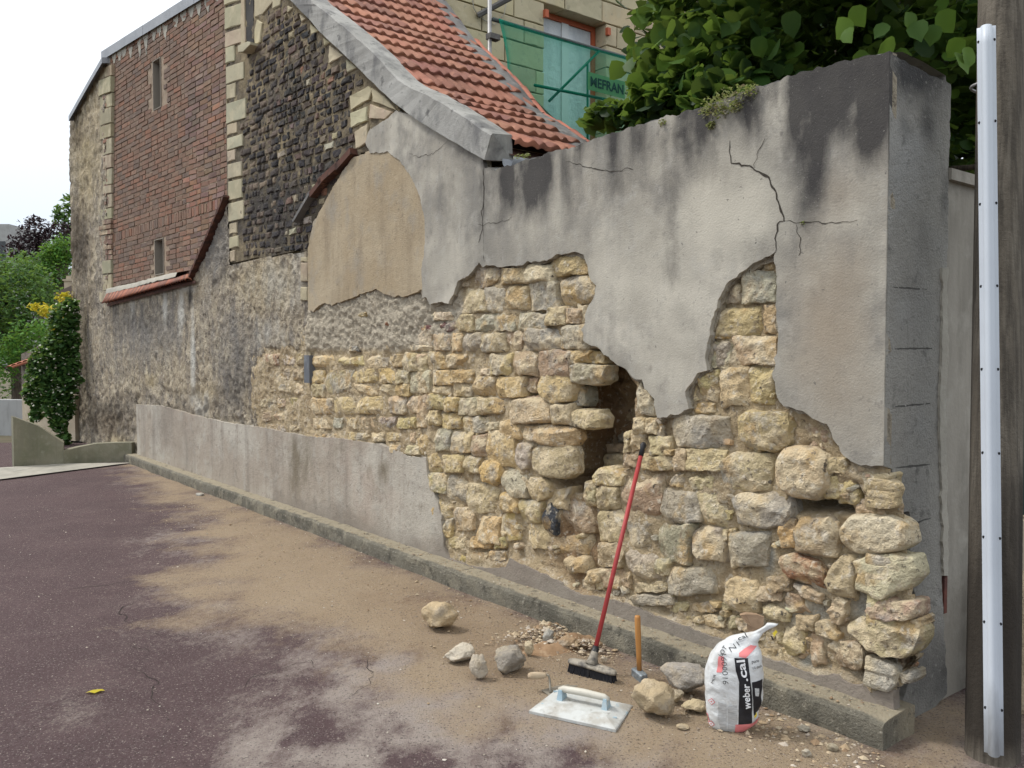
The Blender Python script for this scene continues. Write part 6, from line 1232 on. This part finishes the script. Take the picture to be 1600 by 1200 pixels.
rock(944, 1041, 12, 12, (.60, .52, .40), 13, 'tiny pale pebble behind the broom head')
rock(1068, 1146, 22, 8, (.42, .33, .2), 14, 'flat sandy stone on the ground left of the bag')
rock(1258, 1150, 22, 12, (.40, .36, .28), 15, 'greyish stone on the sand right of the bag')
rock(1302, 1180, 20, 13, (.50, .42, .28), 16, 'pale yellowish stone near the bottom edge by the kerb end')
rock(1262, 1190, 18, 14, (.38, .36, .31), 17, 'grey stone at the bottom edge right of the bag')
rock(312, 777, 14, 5, (.42, .40, .35), 18, 'flat grey chip lying by the far kerb')
# grit, gravel and the earthy heap
def scatter(name, pts, sizes, mat, label, cols, cat='gravel'):
    mb = []; fs = []; cc = []; n0 = 0
    ico = A_([[0, 0, 1], [.9, 0, .3], [.28, .85, .35], [-.72, .53, .3], [-.72, -.53, .35], [.28, -.85, .3], [0, 0, -.4]]); f0 = [(0, 1, 2), (0, 2, 3), (0, 3, 4), (0, 4, 5), (0, 5, 1), (6, 2, 1), (6, 3, 2), (6, 4, 3), (6, 5, 4), (6, 1, 5)]
    for p, s in zip(pts, sizes):
        a = rng.uniform(0, 6.28); c, s_ = math.cos(a), math.sin(a); V = ico*(1+rng.uniform(-.3, .3, ico.shape))*A_([1, rng.uniform(.6, 1), rng.uniform(.5, .9)])*s
        V = np.c_[V[:, 0]*c-V[:, 1]*s_, V[:, 0]*s_+V[:, 1]*c, V[:, 2]]; mb.append(V+p); fs += [[i+n0 for i in f] for f in f0]; n0 += 7; cc.append(np.full(7, rng.uniform()))
    o = mesh(name, np.concatenate(mb), fs, mat, None, False, {'rnd': np.concatenate(cc)}); tag(o, label, cat, kind='stuff'); return o
m_grit = MAT('grit', rnd=[(.24, .16, .095), (.36, .27, .17), (.48, .40, .28), (.20, .15, .11), (.58, .52, .43)], bump=[(80, 1)])
def zz(p): return road_z(p)
N = 2600
uu = np.abs(rng.normal(0, 1, N))
S_ = rng.uniform(-.4, 7.5, N); O_ = .15+uu*.42; P = FB.pt(S_, O_, 0.); P[:, 2] = zz(P[:, :2])+.002
scatter('gravel', P, rng.gamma(2, .0016, N)+.0015, m_grit, 'fine grit scattered along the foot of the kerb', 0)
hp = []
for (x, y, r, n) in ((845, 1000, .16, 240), (880, 1008, .18, 260), (915, 1018, .16, 200), (860, 990, .14, 160), (1230, 1150, .3, 160), (1300, 1165, .25, 140), (1190, 1160, .2, 70), (1040, 1110, .2, 60), (1450, 1160, .25, 80), (800, 1010, .2, 60)):
    g = ground(x, y); d = rng.normal(0, .5, (n, 2))*r; hh = .05*np.exp(-(d**2).sum(1)/(r*r*.4)) if 790 < x < 930 else np.zeros(n); hp.append(np.c_[g[0]+d[:, 0], g[1]+d[:, 1], hh+.006])
hp = np.concatenate(hp); hp = hp[((hp-FB.org)@nB) > .15]
scatter('rubble', hp, rng.gamma(2, .0035, len(hp))+.003, m_grit, 'small broken rubble heaped by the kerb and around the bag', 0, 'rubble')
g = ground(880, 1010); q = flat_grid('earth_heap', float(g[0])-.42, float(g[0])+.42, float(g[1])-.3, float(g[1])+.35, .015, lambda q: .0+.062*np.exp(-(((q[:, 0]-g[0])*.8+(q[:, 1]-g[1])*.62)**2/.05+((q[:, 1]-g[1])*.8-(q[:, 0]-g[0])*.62)**2/.010))*(1+.5*fbm(np.c_[q, np.zeros(len(q))], 9, 4))-.004, MAT('brown earth', (.27, .175, .10), [((.20, .125, .07), 9, .45, .6, .7), ((.38, .28, .18), 25, .55, .7, .6)], bump=[(60, 1)]))
tag(q, 'low heap of brown earth against the kerb', 'earth', kind='stuff')
NC = 5200; S_ = rng.uniform(-9, 3, NC); Y_ = 2.2+8*rng.uniform(0, 1, NC)**1.6; P = np.c_[S_, Y_, np.zeros(NC)]; P = P[((P-FB.org)@nB) > .3]; P[:, 2] = zz(P[:, :2])+.001
scatter('chippings', P, rng.gamma(1.4, .0013, len(P))+.0009, MAT('pale chippings', rnd=[(.5, .46, .4), (.4, .34, .28), (.6, .57, .5)]), 'tiny pale chippings strewn over the red asphalt', 0)
# kerb dust
S_ = rng.uniform(0, 4.6, 700); O_ = rng.uniform(.0, .13, 700); P = FB.pt(S_, O_, .127)
scatter('crumbs', P, rng.gamma(2, .0016, 700)+.001, m_grit, 'sandy crumbs lying on top of the kerb', 0, 'crumbs')
# fallen leaf
c = ground(145, 1086); V = A_([(0, 0, 0), (-.02, .05, .012), (-.045, .09, .004), (-.02, .13, .012), (0, .155, .004), (.025, .12, .014), (.045, .08, .006), (.03, .04, .014)])
a = 1.3; V = np.c_[V[:, 0]*math.cos(a)+V[:, 1]*math.sin(a), -V[:, 0]*math.sin(a)+V[:, 1]*math.cos(a), V[:, 2]+.012]*.55
o = mesh('fallen_leaf', V+A_([c[0]-.035, c[1], .004]), [(0, 1, 7), (1, 2, 3), (1, 3, 5, 7), (3, 4, 5), (5, 6, 7)], m_yel, None, False, {'rnd': np.full(8, .1)}); tag(o, 'dry yellow leaf lying on the red asphalt', 'leaf')

# ------------------------------------------------------------------ broom
m_redh = MAT('red broom handle', (.36, .045, .045), [((.28, .05, .05), 8, .45, .65, .6), ((.55, .30, .26), 30, .62, .72, .6, (1, 1, .3))], rough=.5)
m_blk = MAT('black plastic', (.02, .02, .022), [((.12, .11, .1), 30, .55, .7, .5)], rough=.5)
m_bh = MAT('dusty broom head', (.30, .27, .22), [((.04, .04, .045), 14, .45, .6, .8), ((.5, .45, .37), 25, .55, .7, .7)], bump=[(60, .8)])
m_bri = MAT('dark bristles', (.022, .022, .026), [((.07, .065, .06), 30, .5, .7, .6)])
bl, br = ground(893, 1052), ground(958, 1071); bc = (bl+br)/2; bd = br-bl; BLn = np.linalg.norm(bd); bd /= BLn; bn = A_([-bd[1], bd[0], 0])
BRM = empty('broom', bc, 'red handled broom with black bristles leaning against the stone wall', 'broom')
hz = .058
nn_ = 24; V = []
prof = [(-.028, .0), (-.030, .012), (-.022, .026), (0, .030), (.022, .026), (.030, .012), (.028, 0)]
for i in range(nn_):
    f = i/(nn_-1); x = (f-.5)*(BLn+.03); e = math.sqrt(max(0, 1-(abs(2*f-1))**8)); 
    for y, z in prof: V.append(bc+bd*x+bn*y*max(.35, e)+A_([0, 0, hz+.75*z*(.75+.25*e)-.004*(2*f-1)**2]))
m = len(prof); mesh('broom_head', V, [(i*m+j, i*m+j+1, (i+1)*m+j+1, (i+1)*m+j) for i in range(nn_-1) for j in range(m-1)]+[(i*m, (i+1)*m, (i+1)*m+m-1, i*m+m-1) for i in range(nn_-1)]+[tuple(range(m)), tuple((nn_-1)*m+j for j in range(m))], m_bh, BRM, True)
mb = MB(); nb = 42
for i in range(nb):
    for j in range(4):
        x = ((i+.5)/nb-.5)*BLn*1.0; y = (j-1.5)*.012; sp_ = 1.35
        p0 = bc+bd*x+bn*y+A_([0, 0, hz+.002]); p1 = bc+bd*(x*1.07+random.uniform(-.004, .004))+bn*(y*sp_+random.uniform(-.004, .004))+A_([0, 0, .006])
        w = bd*.0034; u_ = bn*.0034; mb.add([p0-w, p0+u_, p0+w, p0-u_, p1-w*1.3, p1+u_*1.3, p1+w*1.3, p1-u_*1.3], [(0, 1, 5, 4), (1, 2, 6, 5), (2, 3, 7, 6), (3, 0, 4, 7), (4, 5, 6, 7)])
tag(mb.build('bristles', m_bri, BRM), kind='stuff')
h0 = bc+A_([0, 0, hz+.02]); t_ = FB.uz(1006, 692, .03); h1 = FB.pt(t_[0], .03, t_[1])
d = h1-h0; L_ = np.linalg.norm(d); d /= L_
mb = MB(); mb.tube([h0+d*.05, h0+d*(L_-.07)], .0115, 14); mb.build('handle', m_redh, BRM, True)
mb = MB(); mb.tube([h0-A_([0, 0, .004]), h0+d*.03, h0+d*.055, h0+d*.075], [.034, .022, .018, .014], 14); mb.build('socket', m_bh, BRM, True)
mb = MB(); mb.tube([h0+d*.03, h0+d*.085], [.019, .016], 12); mb.build('collar', m_blk, BRM, True)
mb = MB(); mb.tube([h0+d*(L_-.075), h0+d*(L_-.03), h0+d*(L_-.012), h0+d*(L_+.002)], [.0135, .0135, .018, .010], 12); mb.build('hanging_cap', m_blk, BRM, True)

# ------------------------------------------------------------------ club hammer standing on its head
m_hand = MAT('varnished hammer handle', (.42, .20, .06), [((.33, .15, .045), 9, .45, .65, .7, (3, 3, .4))], rough=.45)
m_steel = MAT('plaster smeared steel', (.20, .23, .25), [((.42, .45, .47), 30, .5, .66, .8), ((.08, .08, .08), 24, .55, .7, .6)], rough=.5, metal=.4, bump=[(60, .6)])
hc = ground(999, 1063); HM = empty('club_hammer', hc, 'club hammer with wooden handle upright on its head by the kerb', 'hammer')
hd = A_([.30, -.95, 0]); hd = hd/np.linalg.norm(hd); hx = A_([hd[1]*-1, hd[0], 0])
V = []
for t, w, h in ((-.055, .016, .030), (-.046, .021, .036), (-.02, .022, .038), (.0, .023, .040), (.02, .022, .038), (.046, .021, .036), (.055, .016, .030)):
    for a, b in ((-1, -.7), (-.7, -1), (.7, -1), (1, -.7), (1, .7), (.7, 1), (-.7, 1), (-1, .7)): V.append(hc+hd*t+hx*a*w+A_([0, 0, .026+b*h*.62]))
mesh('hammer_head', V, [(i*8+j, i*8+(j+1) % 8, (i+1)*8+(j+1) % 8, (i+1)*8+j) for i in range(6) for j in range(8)]+[tuple(range(8))[::-1], tuple(48+j for j in range(8))], m_steel, HM)
tp = at(996, 962, (hc-CAM)@FW); mb = MB(); b_ = hc+A_([0, 0, .04]); mb.tube([b_, b_*.7+tp*.3, b_*.35+tp*.65, b_*.03+tp*.97, tp], [.012, .0125, .0145, .0145, .012], 12); mb.build('handle', m_hand, HM, True)

# ------------------------------------------------------------------ trowel
m_blade = MAT('mortar smeared blade', (.24, .22, .18), [((.40, .36, .29), 25, .5, .66, .8), ((.12, .11, .1), 16, .5, .66, .6)], rough=.6, metal=.3)
m_woodp = MAT('dusty wooden grip', (.45, .36, .25), [((.34, .26, .17), 20, .45, .62, .7)], bump=[(60, .5)])
TRW = empty('trowel', ground(870, 1075), 'bricklayer trowel with dusty wooden grip behind the plastering float', 'trowel')
b3 = [ground(914, 1067, .012), ground(866, 1076, .010), ground(848, 1079, .02), ground(866, 1089, .010)]
tipp, sa, heel, sb = ground(913, 1066, .010), ground(872, 1071, .014), ground(846, 1078, .016), ground(863, 1090, .012)
pts = [tipp, sa, heel, sb]; mb = MB(); mb.add([p for p in pts]+[p-A_([0, 0, .003]) for p in pts], [(0, 1, 2, 3), (7, 6, 5, 4)]+[(i, 4+i, 4+(i+1) % 4, (i+1) % 4) for i in range(4)]); mb.build('blade', m_blade, TRW)
dpt = (ground(860, 1080)-CAM)@FW
n0 = ground(860, 1082, .015); n1 = at(859, 1062, dpt+.0); n2 = at(857, 1055, dpt); g0_ = at(853, 1055, dpt); g1_ = at(825, 1056, dpt-.02)
mb = MB(); mb.tube([n0, n0*.5+n1*.5, n1, n2, g0_], .006, 8); mb.build('tang', m_blade, TRW, True)
mb = MB(); mb.tube([g0_+(g1_-g0_)*f for f in (0, .08, .3, .6, .85, .97, 1.0)], [.010, .012, .0155, .0175, .016, .012, .006], 12); mb.build('grip', m_woodp, TRW, True)

# ------------------------------------------------------------------ plastering float
m_float = MAT('dirty white plastic', (.47, .485, .47), [((.33, .31, .27), 9, .47, .60, .75), ((.56, .57, .55), 16, .54, .66, .6), ((.25, .42, .52), 13, .60, .70, .7), ((.22, .2, .17), 30, .62, .72, .6)], rough=.5, bump=[(50, .5)])
m_fblue = MAT('blue grey plastic', (.33, .44, .50), [((.5, .52, .5), 15, .5, .64, .7), ((.2, .3, .37), 20, .55, .7, .6)], rough=.5)
cA, cB, cC, cD = [ground(x, y) for x, y in ((826, 1116), (869, 1083), (989, 1108), (962, 1146))]
ctr = (cA+cB+cC+cD)/4; FL = empty('plastering_float', ctr, 'dirty white plastic plastering float with raised handle on the asphalt', 'float')
tq = lambda f, g, z: (cA*(1-f)*(1-g)+cD*f*(1-g)+cB*(1-f)*g+cC*f*g)+A_([0, 0, z])      # f along the length, g across
mb = MB(); ring = lambda i, z: [tq(i, i*1.4, z), tq(1-i, i*1.4, z), tq(1-i, 1-i*1.4, z), tq(i, 1-i*1.4, z)]
V = ring(0, .004)+ring(0, .016)+ring(.012, .020)+ring(.15, .040); mb.add(V, [(j*4+k, j*4+(k+1) % 4, (j+1)*4+(k+1) % 4, (j+1)*4+k) for j in range(3) for k in range(4)]+[(12, 13, 14, 15), (3, 2, 1, 0)]); mb.build('plate', m_float, FL)
for fx in (.24, .78):
    mb = MB(); P = [tq(fx-.035, .40, .036), tq(fx+.035, .40, .036), tq(fx+.035, .62, .036), tq(fx-.035, .62, .036), tq(fx-.02, .43, .085), tq(fx+.02, .43, .085), tq(fx+.02, .57, .085), tq(fx-.02, .57, .085)]
    mb.add(P, [(0, 1, 5, 4), (1, 2, 6, 5), (2, 3, 7, 6), (3, 0, 4, 7), (4, 5, 6, 7)]); mb.build('handle_post', m_fblue, FL)
mb = MB(); mb.tube([tq(f, .5, .082+dz) for f, dz in ((.21, -.004), (.26, .004), (.5, .007), (.76, .004), (.81, -.004))], [.012, .015, .0165, .015, .012], 10); mb.build('handle', MAT('pale handle', (.52, .50, .43), [((.4, .38, .32), 20, .5, .66, .6)], rough=.5), FL, True)
for f, g in ((.1, .2), (.92, .25), (.06, .9)):
    mb = MB(); mb.box(tq(f, g*.8+.1, .03), (.012, .004, .002)); mb.build('rib', m_fblue, FL)

# ------------------------------------------------------------------ cement bag
m_bag = MAT('white bag plastic', (.64, .66, .66), [((.52, .53, .53), 6, .45, .62, .6), ((.44, .40, .34), 12, .54, .68, .6)], rough=.42, spec=.4, bump=[(14, .9), (40, .5)], bstr=.5, bdist=.02)
m_pink = MAT('pink print', (.70, .22, .22), [((.6, .2, .2), 9, .45, .65, .5)], rough=.45); m_ink = MAT('black print', (.016, .016, .02), [((.05, .05, .055), 12, .5, .7, .5)], rough=.42)
m_wink = MAT('white lettering', (.74, .75, .76), rough=.45); m_gink = MAT('grey fine print', (.33, .34, .34), [((.6, .61, .61), 300, .45, .55, .9, (.1, .1, 3))], rough=.5); m_yink = MAT('yellow print', (.75, .6, .06), rough=.45); m_kraft = MAT('brown kraft paper', (.30, .205, .13), [((.22, .15, .095), 9, .45, .62, .7)], bump=[(25, 1)])
gc = ground(1147, 1157); dg = (gc-CAM)@FW; SCL = dg/F
fwd = A_([*(-gc[:2]/np.linalg.norm(gc[:2])), 0]); rgt = A_([-fwd[1], fwd[0], 0]); rgt = rgt if rgt[0] > 0 else -rgt
bcn = gc-fwd*.085; bcn[2] = .012
BG = empty('cement_bag', bcn, 'crumpled white cement bag with black lettering strip standing by the kerb', 'bag')
# crop coordinates of the bag outline: pixel x in 1080+X/6, pixel y in 980+Y/6
SEC = [(1085, 215, 470), (1078, 190, 500), (1040, 165, 545), (1000, 158, 590), (900, 148, 625), (780, 135, 650), (650, 118, 662), (520, 128, 662), (430, 152, 656), (370, 178, 652), (320, 205, 640), (270, 245, 615), (225, 310, 605), (190, 370, 615), (160, 455, 640), (130, 560, 665), (100, 620, 700), (75, 655, 745), (50, 680, 790), (35, 690, 800)]
sec = []
for Y, xl, xr in SEC:
    z = (1085-Y)/6*SCL; hw = (xr-xl)/12*SCL; xc = ((xl+xr)/12+1080-1147)*SCL; hdp = min(.075, .62*hw) if Y > 300 else min(.055, .5*hw)
    sec.append((z, xc, hw, hdp))
sec = A_(sec); zs = np.linspace(sec[0, 0], sec[-1, 0], 70); S4 = np.stack([zs]+[np.interp(zs, sec[:, 0], sec[:, i]) for i in (1, 2, 3)], 1)
kb = 56; EXN = 2.7
def crum(P): return .006*(np.abs(fbm(P+3, 9, 3))-.25)+.0035*fbm(P, 22, 2)
V = []
for z, xc, hw, hdp in S4:
    a = np.linspace(0, 2*math.pi, kb, endpoint=False); cx = np.sign(np.cos(a))*np.abs(np.cos(a))**(2/EXN); cy = np.sign(np.sin(a))*np.abs(np.sin(a))**(2/EXN)
    P = bcn+rgt*(xc+hw*cx)[:, None]+fwd*(hdp*cy)[:, None]+A_([0, 0, 1])*z
    nd = rgt*cx[:, None]+fwd*cy[:, None]; V.append(P+nd*(crum(P)*min(1, .3+z*12))[:, None])
V = np.concatenate(V); nz_ = len(S4)
mesh('bag_body', V, [(i*kb+j, i*kb+(j+1) % kb, (i+1)*kb+(j+1) % kb, (i+1)*kb+j) for i in range(nz_-1) for j in range(kb)]+[tuple(range(kb))[::-1], tuple((nz_-1)*kb+j for j in range(kb))], m_bag, BG, True)
def onbag(X, Y, lift=.0018):
    """crop coordinates to a point on the printed front of the bag"""
    X, Y = np.asarray(X, float), np.asarray(Y, float); z = (1085-Y)/6*SCL; x = (X/6+1080-1147)*SCL
    xc, hw, hdp = [np.interp(z, sec[:, 0], sec[:, i]) for i in (1, 2, 3)]
    r = np.clip((x-xc)/hw, -.985, .985); cy = (1-np.abs(r)**EXN)**(1/EXN)
    P = bcn+rgt*x[:, None]+fwd*(hdp*cy)[:, None]+A_([0, 0, 1])*z[:, None]
    nd = rgt*r[:, None]+fwd*cy[:, None]; return P+nd*(crum(P)*np.minimum(1, .3+z*12)+lift)[:, None]
def patch(name, poly, mat, lift=.0018, step=14):
    b = resample(poly, step); lo, hi = b.min(0), b.max(0); gx, gy = np.meshgrid(np.arange(lo[0], hi[0], step), np.arange(lo[1], hi[1], step)); q = np.stack([gx, gy], -1).reshape(-1, 2); q = q[sdist(q, b) < -step*.4]; n = len(b)
    vo, _, fo, *_r = delaunay_2d_cdt([Vector(p) for p in np.concatenate([b, q]).tolist()], [(i, (i+1) % n) for i in range(n)], [], 1, 1e-6)
    v2 = A_([[v.x, v.y] for v in vo]); return mesh(name, onbag(v2[:, 0], v2[:, 1], lift), [f for f in fo], mat, BG, True)
patch('black_strip', [(398, 345), (520, 340), (532, 460), (548, 600), (560, 700), (553, 965), (440, 982), (442, 760), (442, 560), (412, 460)], m_ink)
patch('pink_print', [(412, 985), (553, 967), (618, 925), (605, 985), (545, 1045), (440, 1085), (405, 1085)], m_pink)
patch('pink_print', [(258, 350), (300, 345), (305, 400), (285, 490), (238, 495), (245, 420)], m_pink)
patch('pink_print', [(440, 300), (540, 232), (600, 245), (500, 340), (440, 330)], m_pink)
patch('pink_print', [(152, 930), (166, 935), (176, 1010), (162, 1000)], m_pink)
patch('fine_print', [(255, 775), (330, 785), (330, 1050), (275, 1050), (255, 950)], m_gink)
patch('fine_print', [(345, 800), (425, 790), (425, 975), (400, 1060), (345, 1055)], m_gink)
patch('photo_print', [(556, 560), (650, 545), (650, 575), (645, 640), (640, 760), (628, 850), (575, 870), (566, 720)], m_ink)
patch('photo_print', [(580, 615), (622, 625), (618, 700), (585, 690)], m_gink, .003)
patch('yellow_print', [(575, 880), (605, 860), (602, 895), (578, 915)], m_yink); patch('yellow_print', [(735, 125), (770, 90), (790, 110), (750, 158)], m_yink)
patch('photo_print', [(570, 850), (595, 845), (590, 875), (572, 885)], m_ink, .003); patch('photo_print', [(715, 150), (730, 150), (752, 190), (735, 185)], m_ink)
for X, Y in ((195, 790), (193, 1020)):
    for s, mt, lf in ((30, m_pink, .002), (22, m_wink, .003), (8, m_pink, .004)): patch('hazard_mark', [(X-s, Y), (X, Y-s*1.2), (X+s, Y), (X, Y+s*1.2)], mt, lf, 8)
def bagtext(s, X0, Y0, X1, Y1, h, mat, bold=.02, lift=.0035, name='lettering'):
    """baseline from (X0,Y0) to (X1,Y1) in crop coordinates, letter height h to its left-hand side"""
    V2, Ft = text_mesh(s, bold); a, b = A_([X0, Y0], float), A_([X1, Y1], float); d = b-a; n = A_([d[1], -d[0]])/np.linalg.norm(d)
    q = a+V2[:, :1]*d+V2[:, 1:]*n*h; mesh(name, onbag(q[:, 0], q[:, 1], lift), Ft, mat, BG)
bagtext('weber', 545, 815, 530, 572, 62, m_wink, .02); bagtext('.cal', 520, 545, 490, 352, 75, m_wink, .02)
bagtext('9100091', 350, 590, 325, 320, 50, m_ink, -.012); bagtext('N1', 372, 300, 445, 240, 40, m_ink, -.012); bagtext('LOT', 285, 350, 330, 270, 30, m_ink, .0)
bagtext('MUR', 210, 610, 240, 520, 22, m_ink, .0); bagtext('pore', 556, 395, 620, 388, 30, m_ink, .0); bagtext('à la chaux', 562, 440, 640, 428, 26, m_ink, .0); bagtext('cal', 440, 200, 520, 165, 30, m_ink, .0)
# torn kraft lining standing out of the mouth
fp = [(445, -10), (500, -30), (600, -25), (668, 0), (660, 110), (600, 215), (540, 235), (515, 130), (510, 60)]
zpt = lambda X, Y, dy: bcn+rgt*((X/6+1080-1147)*SCL)+A_([0, 0, (1085-Y)/6*SCL])+fwd*dy
V = [zpt(X, Y, -.015+.012*math.sin(i*1.7)) for i, (X, Y) in enumerate(fp)]+[zpt(560, 80, .0)]+[zpt(X, Y, -.04) for X, Y in fp]
k = len(fp); mesh('kraft_lining', V, [(i, (i+1) % k, k) for i in range(k)]+[(i, k+1+i, k+1+(i+1) % k, (i+1) % k) for i in range(k)]+[tuple(k+1+i for i in range(k))[::-1]], m_kraft, BG)
